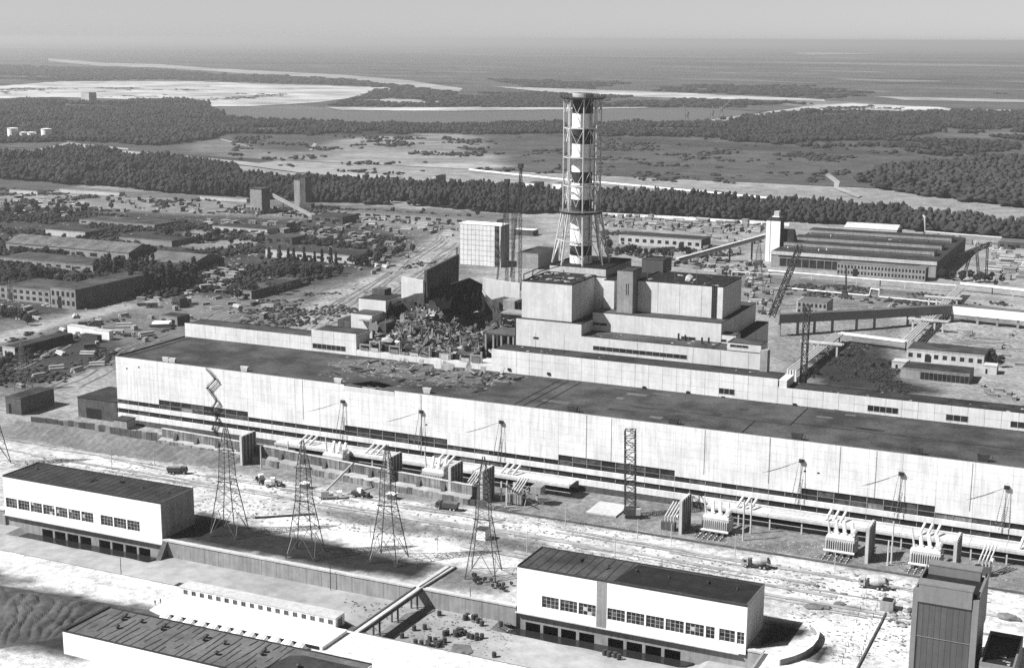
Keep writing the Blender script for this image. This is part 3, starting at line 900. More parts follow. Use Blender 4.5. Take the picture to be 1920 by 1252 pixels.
# front wall: twelve-metre panels in rows, ribbon glazing, spandrels
TALL = ((24.0, 73.0), (122.8, 172.2), (222.0, 270.5), (319.5, 367.3), (418.0, 444.0))
def in_tall(x):
    return any(a - 0.1 <= x <= b + 0.1 for a, b in TALL)
edges = sorted(set([0.0, XE] + [v for t in TALL for v in t]))
cells = []
for a, b in zip(edges[:-1], edges[1:]):
    k = max(1, round((b - a) / 12.2))
    for i in range(k):
        cells.append((a + (b - a) * i / k, a + (b - a) * (i + 1) / k))
rowz = [13.75, 16.7, 19.65, 22.6, 25.55, 28.5, 31.6]
for a, b in cells:
    tall = in_tall((a + b) / 2)
    zs = list(rowz)
    if not tall:
        zs[0] = 11.45
    for z0, z1 in zip(zs[:-1], zs[1:]):
        d = rn.uniform(-0.012, 0.012)
        if z1 > 31 and HX0 - 1 < (a + b) / 2 < HX1 - 1:     # top course sagging at the breach
            MB().obox(((a + b) / 2, 0.15, (z0 + z1) / 2 - 0.4), (b - a - 0.1, 0.28, z1 - z0 - 0.5), 0, Matrix.Rotation(0.12, 3, 'X')).build("wall_panel", "white_panel", hall)
            continue
        bx("wall_panel", "white_panel", hall, a + 0.03, b - 0.03, d, 0.6, z0 + 0.025, z1 - 0.02)
    bx("spandrel_panel", "white_panel", hall, a + 0.04, b - 0.04, -0.15 + rn.uniform(-0.03, 0.03), 0.6, 7.3, 9.35)
    bx("spandrel_panel", "white_panel", hall, a + 0.04, b - 0.04, -0.25 + rn.uniform(-0.03, 0.03), 0.6, 2.6, 5.0)
    bx("plinth", "opening_dark" if (95 < a < 190 or a > 286) else "dark_concrete", hall, a + 0.02, b - 0.02, -0.1, 0.6, 0, 2.58)  # near black behind the platforms: shade of the open recess put into the colour
    n = 2
    w = (b - a) / n
    for i in range(n):
        x0, x1 = a + i * w + 0.22, a + (i + 1) * w - 0.22
        for z0, z1 in ((9.45, 13.65 if tall else 11.35), (5.1, 7.2)):
            mt = rn.choices(["glass_dark", "glass_grey", "opening_dark", "stained_concrete"], [5, 3, 3, 0.7])[0]
            if tall and z1 > 12:
                zm = 11.3
                bx("window_pane", mt, hall, x0, x1, 0.42, 0.5, z0, zm - 0.1)
                bx("window_pane", rn.choice(["glass_dark", "opening_dark", "glass_dark", "glass_grey"]), hall, x0, x1, 0.42, 0.5, zm + 0.1, z1)
                bx("transom", "hall_mullion", hall, x0, x1, 0.32, 0.42, zm - 0.1, zm + 0.1)
            else:
                bx("window_pane", mt, hall, x0, x1, 0.42, 0.5, z0, z1)
        bx("mullion", "hall_mullion", hall, a + i * w - 0.16, a + i * w + 0.16, 0.25, 0.55, 5.05, 7.25)
        bx("mullion", "hall_mullion", hall, a + i * w - 0.16, a + i * w + 0.16, 0.25, 0.55, 9.4, 13.7 if tall else 11.4)
for x, z in ((6, 26.2), (13, 27.5), (162, 18.5), (320.0, 20.0), (325.0, 20.0)):
    bx("wall_vent", "opening_dark", hall, x, x + 0.9, -0.06, 0.02, z, z + 0.55)
for x in (102, 160.1, 233.8, 244.3, 282, 307, 333, 346, 379):       # downpipes
    MB().tube((x, -0.12, 13.8), (x, -0.12, 31.3), 0.06, 5).build("downpipe", "steel", hall)

# conductor gantries hung on the hall wall with their insulator strings
for i, x in enumerate((122.3, 160.2, 196.9, 319.1, 355.0, 390.8)):
    t = thing("line_anchor", "steel bracket on hall wall with hanging insulator strings", "line anchor", (x, -0.06, 24.0), 0, "line anchors on the turbine hall wall")
    m = MB()
    m.box(-0.9, 0.9, -0.9, 0, 0.3, 0.75).box(-0.9, 0.9, -0.9, 0, -0.45, 0.0)
    m.build("bracket", "steel_dark", t)
    m = MB().beam((-0.8, -0.5, -0.4), (-2.6, -2.0, -14), 0.12).beam((0.8, -0.5, -0.4), (-0.6, -2.0, -14), 0.12)
    for k in range(8):
        f0 = 0.45 + 0.065 * k
        m.lump((-0.8 - 1.8 * f0, -0.5 - 1.5 * f0, -0.4 - 13.6 * f0), 0.24, jit=0.05).lump((0.8 - 1.4 * f0, -0.5 - 1.5 * f0, -0.4 - 13.6 * f0), 0.24, jit=0.05)
    m.build("down_conductor", "steel", t)
    m = MB()
    for s in (-0.35, 0.35):
        pp = [(-0.4 - 15 * q, -1.0 - 10 * q + s, 0.2 - 6.8 * q + 2.4 * q * q) for q in [j / 9 for j in range(8)]]
        for a, b in zip(pp[:-1], pp[1:]):
            m.beam(a, b, 0.05)
        for k in range(16):
            q = 0.22 + 0.03 * k
            m.lump((-0.4 - 15 * q, -1.0 - 10 * q + s, 0.2 - 6.8 * q + 2.4 * q * q), 0.17, jit=0.05)
    m.build("insulator_string", "steel_dark", t)

# zigzag escape stair on the hall front, torn loose
t = thing("escape_stair", "dark zigzag steel escape stair hanging on the white hall front", "stair")
zz = [(52.0, 31.4), (57.0, 27.0), (52.2, 22.5), (57.2, 17.0), (54.0, 12.5), (57.0, 9.0), (54.2, 4.0), (57.2, 0.2)]
for k, ((xa, za), (xb, zb)) in enumerate(zip(zz[:-1], zz[1:])):
    m = MB()
    for y in (-1.5, -0.7):
        m.beam((xa, y, za), (xb, y, zb), 0.12, 0.25)
        m.beam((xa, y, za + 1.0), (xb, y, zb + 1.0), 0.09)
    n = 9
    for i in range(n):
        f0 = (i + 0.5) / n
        x, z = xa + (xb - xa) * f0, za + (zb - za) * f0
        m.box(x - 0.15, x + 0.15, -1.45, -0.75, z - 0.03, z + 0.03)
    m.build("stair_flight", "roof_black", t)
    bx("landing", "roof_black", t, xb - 0.6, xb + 0.6, -1.6, -0.3, zb - 0.1, zb + 0.05)
    MB().beam((xb, -0.3, zb - 0.05), (xb + (0.9 if k % 2 else -0.9), -1.9, zb + 1.1), 0.1).build("railing", "roof_black", t)

# ------------------------------------------------------------------ deaerator block behind the hall
dea = thing("deaerator_block", "long low white deaerator block standing behind the turbine hall roof", "deaerator block")
DY0, DY1 = 50.95, 63.0
def dea_part(x0, x1, zt):
    bx("wall", "deaerator_panel", dea, x0, x1, DY0 + 0.3, DY1, 0, zt - 0.5)
    bx("roof", "roof_felt_dark" if x0 > 150 else "roof_felt", dea, x0 + 0.3, x1 - 0.3, DY0 + 0.35, DY1 - 0.3, zt - 0.5, zt - 0.25)
    bx("parapet", "roof_felt_dark", dea, x0 + 0.31, x1 - 0.31, DY1 - 0.29, DY1 + 0.01, zt - 0.499, zt + 0.1)
dea_part(0, 73.6, 38.0)
dea_part(73.6, 98.0, 41.4)
dea_part(167.5, 296.0, 41.3)
dea_part(296.0, XE, 38.0)
bx("wall", "pale_concrete", dea, 98.0, 167.5, DY0 + 0.3, DY1, 0, 34.2)
for (x0, x1, tops) in ((0, 73.6, [34.6, 38.05]), (73.6, 98.0, [34.6, 38.0, 41.45]), (98.0, 167.5, [34.0]), (167.5, 296.0, [34.6, 38.0, 41.35]), (296.0, XE, [34.6, 38.05])):
    k = max(1, round((x1 - x0) / 6.1))
    for i in range(k):
        a, b = x0 + (x1 - x0) * i / k, x0 + (x1 - x0) * (i + 1) / k
        z0 = 31.3
        for z1 in tops:
            bx("wall_panel", "deaerator_panel", dea, a + 0.05, b - 0.05, DY0 + rn.uniform(-0.05, 0.03), DY0 + 0.295, z0 + 0.03, z1 - 0.03)
            z0 = z1
for px0, py0, px1, py1 in ((586, 643, 648, 656), (1348, 727, 1377, 737), (1627, 759, 1684, 772), (1774, 776, 1815, 787), (1895, 789, 1935, 800)):
    xa, za = onY(px0, py0, DY0)
    xb, zb = onY(px1, py1, DY0)
    za2 = za
    zb2 = za - 2.2
    k = max(2, round((xb - xa) / 2.6))
    w = thing_window = MB().box(xa - 0.15, xb + 0.15, DY0 - 0.10, DY0 - 0.055, zb2 - 0.15, za2 + 0.15).build("window_strip", "mullion", dea)
    for i in range(k):
        bx("pane", rn.choice(["glass_dark", "opening_dark"]), w, xa + (xb - xa) * i / k + 0.08, xa + (xb - xa) * (i + 1) / k - 0.08, DY0 - 0.13, DY0 - 0.101, zb2, za2)
for px, py in ((955, 692), (1029, 700), (1208, 726), (1290, 735), (1356, 745), (1490, 758), (1568, 770)):
    x, z = onY(px, py, DY0)
    bx("duct_outlet", "opening_dark", dea, x - 0.7, x + 0.7, DY0 - 0.5, DY0 - 0.06, z - 0.5, z + 0.5)
# roof edge step at the low stretch
MB().box(296.3, 299.5, DY0 + 0.4, DY1 - 0.4, 37.76, 41.0).build("stair_head", "deaerator_panel", dea)
r3 = random.Random(77)
for k in range(60):          # debris thrown on to the block's roof
    x, y = r3.uniform(168, 430), r3.uniform(DY0 + 1.5, DY1 - 1)
    z = 41.05 if x < 296 else 37.75
    MB().lump((x, y, z + 0.1), r3.uniform(0.25, 0.8), (1.4, 0.8, 0.5), r3).build("debris", r3.choice(["rubble_light", "burnt", "rubble"]), dea)

# ------------------------------------------------------------------ reactor building that still stands (right)
rb = thing("reactor_building", "tall stepped white reactor building standing intact beside the ruin", "reactor building")
def block(x0, x1, y0, y1, z0, z1, roof="roof_felt_dark", par=0.3, wall="reactor_panel"):
    w = bx("wall", wall, rb, x0, x1, y0, y1, z0, z1)
    bx("roof", roof, rb, x0 + 0.35, x1 - 0.35, y0 + 0.35, y1 - 0.35, z1, z1 + 0.12)
    m = MB()
    m.box(x0, x1, y0, y0 + 0.35, z1 + 0.001, z1 + par).box(x0, x1, y1 - 0.35, y1, z1 + 0.001, z1 + par)
    m.box(x0, x0 + 0.35, y0 + 0.351, y1 - 0.351, z1 + 0.001, z1 + par).box(x1 - 0.35, x1, y0 + 0.351, y1 - 0.351, z1 + 0.001, z1 + par)
    m.build("parapet", "roof_felt_dark", rb)
    return w
def strip(px0, py0, px1, py1, Y, hh, name="window_strip", n=None):
    xa, za = onY(px0, py0, Y)
    xb, _ = onY(px1, py1, Y)
    w = MB().box(xa - 0.12, xb + 0.12, Y - 0.09, Y - 0.02, za - hh - 0.12, za + 0.12).build(name, "mullion", rb)
    n = n or max(1, round((xb - xa) / 3))
    for i in range(n):
        bx("pane", "glass_dark", w, xa + (xb - xa) * i / n + 0.06, xa + (xb - xa) * (i + 1) / n - 0.06, Y - 0.12, Y - 0.091, za - hh, za)
    return w
FY = 63.3
block(173.6, 205.0, FY, 84.0, 0, 53.4)                    # tier under the big block
block(205.0, 264.1, FY, 76.3, 0, 48.2, "roof_felt")
block(264.11, 285.0, FY, 74.5, 0, 48.2, "roof_felt")      # low front tier
block(205.0, 264.0, 76.4, 130.0, 0, 56.6, "roof_felt")   # second tier
block(222.5, 261.5, 85.5, 113.5, 56.9, 70.6, "roof_black", 0.6)    # upper hall
block(264.2, 269.7, 76.5, 132.0, 0, 47.9, "roof_black")  # side annexe
block(175.6, 199.6, 65.0, 93.0, 53.7, 69.9, "roof_felt_dark", 0.6)  # big smooth block by the ruin
block(176.5, 204.2, 93.2, 126.0, 40, 73.2, "roof_black", 0.6, "pale_concrete")  # block carrying the stack
block(199.7, 222.4, 91.5, 126.0, 40, 69.6, "roof_black", 0.6)
block(206.0, 211.0, 86.5, 91.4, 56.8, 69.5, "roof_black", 0.3)
block(214.8, 222.2, 80.0, 90.0, 56.8, 75.4, "roof_felt_dark", 0.4, "concrete")    # stair tower
block(214.5, 224.8, 112.0, 124.0, 69.9, 76.0, "roof_felt_dark", 0.3, "cladding_dark")
block(262.0, 270.5, 76.6, 83.5, 48.2, 51.8, "roof_felt", 0.3)
block(270.6, 285.0, FY + 0.5, 74.0, 48.4, 51.5, "roof_felt", 0.3)
strip(1112, 648, 1288, 668, FY, 1.7)
strip(1112, 604, 1138, 608, 76.4, 1.1)
strip(1277, 630, 1304, 633, 76.4, 1.2)
strip(1345, 635, 1362, 638, 76.6, 1.0)
strip(1369, 645, 1403, 648, FY + 0.5, 1.0)
strip(1000, 631, 1010, 632, FY, 0.9)
for x in (183.2, 196.9, 218, 231, 243, 256, 268, 280):
    MB().box(x - 0.05, x + 0.05, FY - 0.06, FY - 0.004, 41.4, 48.0).build("panel_joint", "concrete", rb)
for x in (232, 242, 252):
    MB().box(x - 0.04, x + 0.04, 85.44, 85.496, 57.2, 71.0).build("panel_joint", "concrete", rb)
m = MB()
for x in (256.8, 257.6, 258.4):
    m.tube((x, 85.2, 57.1), (x, 85.2, 71.0), 0.22, 6)
m.build("riser_pipe", "steel_dark", rb)
for x in (219, 219.9):
    MB().box(x, x + 0.35, 79.93, 79.99, 65, 70).build("slot_window", "opening_dark", rb)
rr = random.Random(9)
for k in range(34):
    x, y = rr.uniform(224, 260), rr.uniform(87, 112)
    MB().lump((x, y, 70.85), rr.uniform(0.3, 0.9), (1.5, 1, 0.4), rr).build("debris", rr.choice(["rubble", "rubble_light", "burnt"]), rb)
for k in range(60):
    x, y = rr.uniform(176.5, 199), rr.uniform(70, 92)
    MB().lump((x, y, 70.2), rr.uniform(0.4, 1.4), (1.5, 1, 0.4), rr).build("debris", rr.choice(["rubble", "rubble_light", "burnt"]), rb)
MB().lump((243, 95, 71.6), 1.6, (1.2, 0.8, 1.3), rr).lump((244.5, 95.4, 71.2), 1.0, (1.6, 0.8, 0.8), rr).build("wrecked_vent", "pale_concrete", rb)
for k in range(30):
    x, y = rr.uniform(206, 283), rr.uniform(FY + 1.2, 75.5)
    MB().lump((x, y, 48.4), rr.uniform(0.2, 0.7), (1.5, 1, 0.5), rr).build("debris", rr.choice(["rubble", "rubble_light", "burnt"]), rb)
for x, h in ((246, 3), (249.0, 2.6), (256.5, 2.2), (259.5, 2.4)):
    MB().tube((x, 73.6, 48.3), (x, 73.6, 48.3 + h), 0.45, 8).build("roof_flue", "steel_dark", rb)
for x, y, z, h in ((226, 88, 70.7, 4.5), (238, 90, 70.7, 5), (248, 90, 70.7, 6), (205, 80, 56.7, 3), (266, 90, 48.0, 8), (267.5, 86, 48, 8)):
    MB().tube((x, y, z), (x, y, z + h), 0.09, 5).build("roof_mast", "steel", rb)
# bent rail on the big block's left corner
m = MB()
for a, b in (((176, 66, 69.9), (176.2, 84, 71.8)), ((176.2, 84, 71.8), (182, 92, 73.4)), ((176, 66, 69.9), (176, 66, 73)), ((176, 66, 73), (178, 90, 74.6)), ((176.1, 75, 71), (176.4, 75, 73.8))):
    m.beam(a, b, 0.35)
m.build("bent_rail", "steel_dark", rb)
# dark slanting pier where the annexe meets the yard
MB().box(285.1, 288.2, 62.5, 66.5, 0, 50.0).build("service_shaft", "concrete", rb)

# ------------------------------------------------------------------ ventilation stack
SX, SY, SZ = 186.6, 106.0, 73.45
sk = thing("ventilation_stack", "tall striped ventilation stack inside an eight-legged steel lattice", "chimney", (SX, SY, SZ))
bands = [(74.0, 77.2, "white_paint"), (77.2, 81.8, "paint_red"), (81.8, 96.5, "white_paint"), (96.5, 103.0, "paint_red"), (103.0, 110.6, "white_paint"), (110.6, 115.6, "paint_red"),
         (115.6, 128.3, "white_paint"), (128.3, 135.2, "paint_red"), (135.2, 142.0, "white_paint"), (142.0, 148.6, "paint_red"), (148.6, 151.0, "pale_concrete")]
for z0, z1, mt in bands:
    r = 5.1 if z1 <= 96.5 else 4.75
    n = 28
    MB().lathe([(r - 0.4, z0 - SZ - 0.5), (r, z0 - SZ - 0.5 if z0 < 75 else z0 - SZ), (r, z1 - SZ), (r - 0.4, z1 - SZ)], (0, 0, 0), n).build("shaft_section", mt, sk)
MB().lathe([(4.3, 77.3), (4.36, 77.5), (0.05, 77.5)], (0, 0, 0), 24).build("shaft_mouth", "opening_dark", sk)
for z in (83.0, 89.5, 122.0, 109.2, 135.4):
    MB().lathe([(5.0, z - SZ), (5.45, z - SZ), (5.45, z - SZ + 0.35), (5.0, z - SZ + 0.35)], (0, 0, 0), 24).build("stiffening_ring", "steel_pale", sk)
LEGA = [-pi / 2 + THETA * 0 + 0.45 + k * pi / 4 for k in range(8)]
def lp(k, z):
    a = LEGA[k % 8]
    if z >= 97.5:
        r = 8.5
    else:
        r = 9.0 + (97.5 - z) / (97.5 - 74.0) * 4.2
    return Vector((r * cos(a), r * sin(a), z - SZ))
for k in range(8):
    MB().tube(lp(k, 73.5), lp(k, 97.4), 0.40, 6).build("frame_leg", "steel_pale", sk)
    MB().tube(lp(k, 97.6), lp(k, 149.4), 0.32, 6).build("frame_leg", "steel_pale", sk)
for z in (84.5, 109.3, 122.2, 135.4):
    m = MB()
    for k in range(8):
        m.beam(lp(k, z), lp(k + 1, z), 0.4)
        if z > 100:
            m.beam(lp(k, z), Vector((4.8 * cos(LEGA[k]), 4.8 * sin(LEGA[k]), z - SZ)), 0.18)
    m.build("frame_ring", "steel_pale", sk)
for (zt, zb) in ((149.2, 142.0), (135.2, 128.5), (115.6, 109.4), (109.2, 100.0), (97.3, 84.5), (84.4, 74.0)):
    for k in range(8):
        m = MB()
        mid = (lp(k, zt) + lp(k + 1, zt)) / 2
        if zt > 98:
            m.beam(lp(k, zt), (lp(k, zb) + lp(k + 1, zb)) / 2, 0.2).beam(lp(k + 1, zt), (lp(k, zb) + lp(k + 1, zb)) / 2, 0.2) if k % 2 else m.beam(mid, lp(k, zb), 0.2).beam(mid, lp(k + 1, zb), 0.2)
        else:
            m.beam(mid, lp(k, zb), 0.24).beam(mid, lp(k + 1, zb), 0.24)
        m.build("frame_brace", "steel_pale", sk)
def gallery(z, ro, mat, h=1.1):
    MB().lathe([(5.0, z - SZ), (ro, z - SZ), (ro, z - SZ + 0.3), (5.0, z - SZ + 0.3)], (0, 0, 0), 24).build("gallery", mat, sk)
    m = MB()
    for k in range(24):
        a, b = 2 * pi * k / 24, 2 * pi * (k + 1) / 24
        p, q = Vector((ro * cos(a), ro * sin(a), z - SZ)), Vector((ro * cos(b), ro * sin(b), z - SZ))
        up = Vector((0, 0, h))
        m.beam(p, p + up, 0.12).beam(p + up, q + up, 0.12).beam(p + up * 0.55, q + up * 0.55, 0.1)
    m.build("handrail", mat, sk)
gallery(97.5, 10.2, "steel", 1.5)
gallery(96.6, 9.6, "steel_dark", 0.9)
gallery(149.0, 10.5, "steel_dark", 1.4)
gallery(148.4, 9.6, "steel", 0.5)
MB().lathe([(5.3, 121.6 - SZ), (7.4, 121.6 - SZ), (7.4, 121.8 - SZ), (5.3, 121.8 - SZ)], (0, 0, 0), 24).build("gallery", "steel_dark", sk)
MB().beam((4.9, -2.0, 1), (4.9, -2.0, 75), 0.2, 0.5).build("ladder", "steel", sk)

# ------------------------------------------------------------------ wrecked reactor building (left)
wr = thing("ruined_reactor_building", "blown-open reactor building with burnt walls and heaps of rubble", "ruin")
def wb(name, mat, x0, x1, y0, y1, z0, z1):
    return bx(name, mat, wr, x0, x1, y0, y1, z0, z1)
# foot of the building
wb("wall", "dark_concrete", 98.4, 172.8, 63.4, 126.0, 0, 33.5)
# blocks still standing on the left
wb("wall", "reactor_panel", 86.0, 97.6, 66.0, 78.0, 0, 47.5)
wb("roof", "roof_felt", 86.3, 97.3, 66.3, 77.7, 47.5, 47.7)
wb("wall", "reactor_panel", 83.0, 98.0, 78.2, 96.0, 0, 52.5)
wb("roof", "roof_felt_dark", 83.3, 97.7, 78.5, 95.7, 52.5, 52.8)
wb("window_strip", "glass_dark", 91.0, 95.5, 78.06, 78.15, 49.6, 50.5)
wb("wall", "dark_concrete", 83.5, 90.5, 90.0, 96.5, 52.8, 55.6)
wb("wall", "dark_concrete", 76.0, 82.8, 70.0, 88.0, 0, 43.0)
wb("roof", "roof_felt_dark", 76.2, 82.6, 70.2, 87.8, 43.0, 43.2)
wb("canopy", "concrete", 92.0, 98.2, 63.5, 65.8, 45.0, 45.6)
wb("wall", "dark_concrete", 97.7, 104.0, 68.0, 94.0, 0, 44.0)
wb("wall", "burnt", 98.1, 101.5, 78.4, 95.0, 44.0, 50.0)
# upright white wall and dark slab behind the crater
MB().prism_y([(99.0, 44), (111.0, 44), (111.0, 61.5), (99.0, 62.3)], 91.5, 92.6).build("standing_wall", "reactor_panel", wr)
MB().prism_y([(98.6, 40), (112.0, 40), (112.2, 55.6), (107, 54.8), (103, 53), (99.0, 51.8)], 90.2, 91.3).build("broken_wall", "dark_concrete", wr)
m = MB()
m.add([(111.2, 92.6, 50), (111.2, 125.5, 50), (111.2, 126.0, 69.6), (111.2, 92.4, 66.4), (112.6, 92.6, 50), (112.6, 125.5, 50), (112.6, 126.0, 69.6), (112.6, 92.4, 66.4)],
      [(0, 1, 2, 3), (7, 6, 5, 4), (0, 4, 5, 1), (1, 5, 6, 2), (2, 6, 7, 3), (3, 7, 4, 0)])
m.build("standing_wall", "dark_concrete", wr)
for i in range(9):
    y = 94 + i * 3.8
    MB().box(112.6, 112.75, y, y + 0.3, 50, 66.2 + i * 0.36).build("wall_rib", "dark_concrete", wr)
MB().beam((111.9, 125, 69.6), (111.9, 125.3, 73.2), 0.5).build("bent_post", "steel_dark", wr)
MB().beam((111.9, 93, 68.2), (111.9, 125, 72.8), 0.16).build("bent_rail", "steel_dark", wr)
m = MB()
m.add([(112.7, 96, 44), (128, 118, 44), (128.6, 119, 57.0), (124.5, 113.5, 60.6), (118, 104, 58.2), (112.9, 96.2, 56.2), (113.8, 95.2, 44), (129.1, 117.2, 44), (129.7, 118.2, 57.0), (125.6, 112.7, 60.6), (119.1, 103.2, 58.2), (114.0, 95.4, 56.2)],
      [(0, 1, 2, 3, 4, 5), (11, 10, 9, 8, 7, 6), (0, 6, 7, 1), (1, 7, 8, 2), (2, 8, 9, 3), (3, 9, 10, 4), (4, 10, 11, 5), (5, 11, 6, 0)])
m.build("burnt_wall", "burnt", wr)
wb("floor_slab", "burnt", 103, 172, 84, 127, 33.5, 36.0)
# rear wall remnant, light, behind the crater
MB().prism_y([(123, 36), (146.0, 36), (146.0, 57.4), (141, 57.6), (126.0, 58.4), (125.6, 54), (123.4, 52)], 126.2, 127.2).build("standing_wall", "reactor_panel", wr)
MB().prism_y([(147, 36), (156, 36), (156, 54.5), (152.5, 56.6), (147, 57)], 126.2, 127.2).build("standing_wall", "pale_concrete", wr)
MB().prism_y([(128, 34), (150, 34), (150, 51.0), (146, 49.2), (138, 50.4), (131, 48.2), (128, 50.5)], 124.6, 125.6).build("broken_wall", "dark_concrete", wr)
MB().prism([(150.5, 98), (156.5, 98), (156.5, 106), (150.5, 106)], 30, 54.0).build("standing_pier", "concrete", wr)
wb("pier_side", "burnt", 156.6, 158.4, 99, 105.6, 34, 53.5)
wb("floor_slab", "concrete", 156, 175, 84.2, 92.8, 50.4, 51.2)
MB().prism([(158, 63.6), (173.4, 63.6), (173.4, 82), (168, 84), (165, 78), (161, 76), (159, 70)], 45.0, 45.7).build("floor_slab", "dark_concrete", wr)
wb("inner_wall", "burnt", 172.9, 173.5, 63.6, 92, 33.6, 53.2)
for x in (158.2, 162, 166, 169.5, 172):
    wb("column", "concrete", x - 0.4, x + 0.4, 63.8, 64.6, 34.3, 45.0)
for x in (160, 164, 168, 171.5):
    wb("column", "dark_concrete", x - 0.4, x + 0.4, 72, 72.8, 34.3, 45.0)
wb("inner_wall", "opening_dark", 157.2, 172.6, 76.0, 76.6, 33.6, 44.9)
# broken frame over the deaerator stretch
for i in range(13):
    x = 99.5 + i * 5.2
    h = rn.uniform(36.0, 40.5) if i not in (5, 6) else rn.uniform(35, 37)
    bx("frame_column", "concrete", wr, x, x + 0.7, 51.2, 51.9, 34.22, h)
    if i < 12:
        bx("frame_opening", "opening_dark", wr, x + 0.8, x + 5.1, 52.6, 52.8, 34.22, min(h, 36.9))
        if rn.random() < 0.6:
            bx("frame_beam", "concrete", wr, x, x + 5.2, 51.25, 51.85, h - 0.02, h + 0.6)
        if rn.random() < 0.5:
            bx("hanging_panel", rn.choice(["reactor_panel", "stained_concrete", "pale_concrete"]), wr, x + 0.9, x + 4.9, 51.0, 51.15, 34.25, 34.2 + rn.uniform(1.0, 3.2))
for i in range(7):
    x = 113 + i * 5.2 + rn.uniform(-.6, .6)
    h = rn.uniform(40.5, 45)
    MB().beam((x, 66.3, 33.6), (x + rn.uniform(-.8, .8), 66.3 + rn.uniform(-1, .4), h), 0.7).build("frame_column", rn.choice(["concrete", "dark_concrete"]), wr)
    if i not in (2, 5):
        bx("frame_opening", "opening_dark", wr, x + 0.8, x + 5.0, 68.2, 68.5, 36, h - 1.2)
    if rn.random() < 0.55:
        MB().beam((x, 66.2, h), (x + 5.2, 66.2, h + rn.uniform(-2.5, 0.6)), 0.8, 0.9).build("frame_beam", "dark_concrete", wr)

def heap_z(x, y):
    """profile of the debris slope: from the deaerator roof up to the crater rim"""
    a = max(0.0, min(1.0, (y - 53) / 34.0))
    z = 34.5 + 11.0 * a
    z += 4.5 * math.exp(-((x - 115) / 10) ** 2 - ((y - 82) / 9) ** 2)
    z -= 15.0 * math.exp(-((x - 138) / 15) ** 2 - ((y - 100) / 17) ** 2)
    z += 3.2 * (n2(x, y, 0.16, 4) - 0.5) + 2.0 * (n2(x, y, 0.45, 6) - 0.5) + 1.2 * (n2(x, y, 1.1, 7) - 0.5)
    return z
hp = MB()
nx, ny = 60, 60
for i in range(nx):
    for j in range(ny):
        x, y = 98.6 + 58.5 * i / (nx - 1), 53.2 + 66 * j / (ny - 1)
        hp.v.append((x + rn.uniform(-.3, .3), y + rn.uniform(-.3, .3), heap_z(x, y)))
for i in range(nx - 1):
    for j in range(ny - 1):
        hp.f.append((i * ny + j, (i + 1) * ny + j, (i + 1) * ny + j + 1, i * ny + j + 1))
stuff(hp.build("rubble_heap", "rubble", wr))
# loose mass of smaller debris
rm, rd = MB(), MB()
for k in range(2600):
    x, y = rn.uniform(99, 157), rn.uniform(53.5, 116)
    z = heap_z(x, y) + 0.1
    s = rn.uniform(0.25, 1.1)
    (rd if (y > 86 or rn.random() < 0.4) else rm).lump((x, y, z), s, (rn.uniform(0.7, 1.8), rn.uniform(0.5, 1.2), rn.uniform(0.3, 0.8)), rn, 0.4)
stuff(rm.build("rubble_chunks", "ash_rubble", wr))
stuff(rd.build("rubble_chunks", "dark_concrete", wr))
for k in range(240):       # slabs and beams one can pick out
    x, y = rn.uniform(99.5, 157), rn.uniform(53.5, 92)
    z = heap_z(x, y) + rn.uniform(0.1, 0.8)
    tl_ = Matrix.Rotation(rn.uniform(-0.7, 0.7), 3, 'X') @ Matrix.Rotation(rn.uniform(-0.6, 0.6), 3, 'Y')
    kind = rn.random()
    if kind < 0.45:
        sz, nm = (rn.uniform(1.6, 4.2), rn.uniform(0.9, 2.4), rn.uniform(0.25, 0.5)), "fallen_slab"
    elif kind < 0.85:
        sz, nm = (rn.uniform(2.5, 6), rn.uniform(0.5, 0.9), rn.uniform(0.5, 0.9)), "fallen_beam"
    else:
        sz, nm = (rn.uniform(2, 4), rn.uniform(0.12, 0.2), rn.uniform(0.12, 0.2)), "bent_bar"
    MB().obox((x, y, z), sz, rn.uniform(0, 3.14), tl_).build(nm, rn.choices(["rubble_light", "ash_rubble", "pale_concrete", "dark_concrete", "burnt"], [3, 3.5, 1.2, 4, 3])[0], wr)
for k in range(44):        # twisted bars and trusses sticking out
    x, y = rn.uniform(112, 158), rn.uniform(58, 98)
    z = heap_z(x, y)
    p = Vector((x, y, z))
    m = MB()
    d = Vector((rn.uniform(-1, 1), rn.uniform(-0.6, 0.6), rn.uniform(0.4, 1.4))).normalized()
    for s in range(3):
        q = p + d * rn.uniform(1.2, 2.6)
        m.beam(p, q, rn.uniform(0.15, 0.4))
        p = q
        d = (d + Vector((rn.uniform(-.6, .6), rn.uniform(-.4, .4), rn.uniform(-.7, .2)))).normalized()
    m.build("twisted_bar", rn.choice(["concrete", "steel", "rubble_light"]), wr)
# torn slabs hanging on the standing blocks, and big broken lumps
def torn_slab(c, w, h, rot, mat, name="torn_slab"):
    n = 9
    top = [(-w / 2 + w * i / (n - 1), h / 2 + rn.uniform(-0.35, 0.25) * h) for i in range(n)]
    bot = [(w / 2 - w * i / (n - 1), -h / 2 + rn.uniform(-0.25, 0.35) * h) for i in range(n)]
    o_ = MB().prism_y(bot[::-1] + top[::-1], -0.25, 0.25).build(name, mat, wr)
    o_.location = c
    o_.rotation_euler = rot
for k in range(34):
    x = rn.uniform(99, 158)
    y = rn.uniform(56, 90)
    torn_slab((x, y, heap_z(x, y) + rn.uniform(0.6, 2.2)), rn.uniform(2.5, 7), rn.uniform(1.6, 4.2), (rn.uniform(-1.2, 0.5), rn.uniform(-0.7, 0.7), rn.uniform(-0.8, 0.8)), rn.choice(["dark_concrete", "burnt", "concrete", "dark_concrete", "ash_rubble", "burnt", "rubble"]))
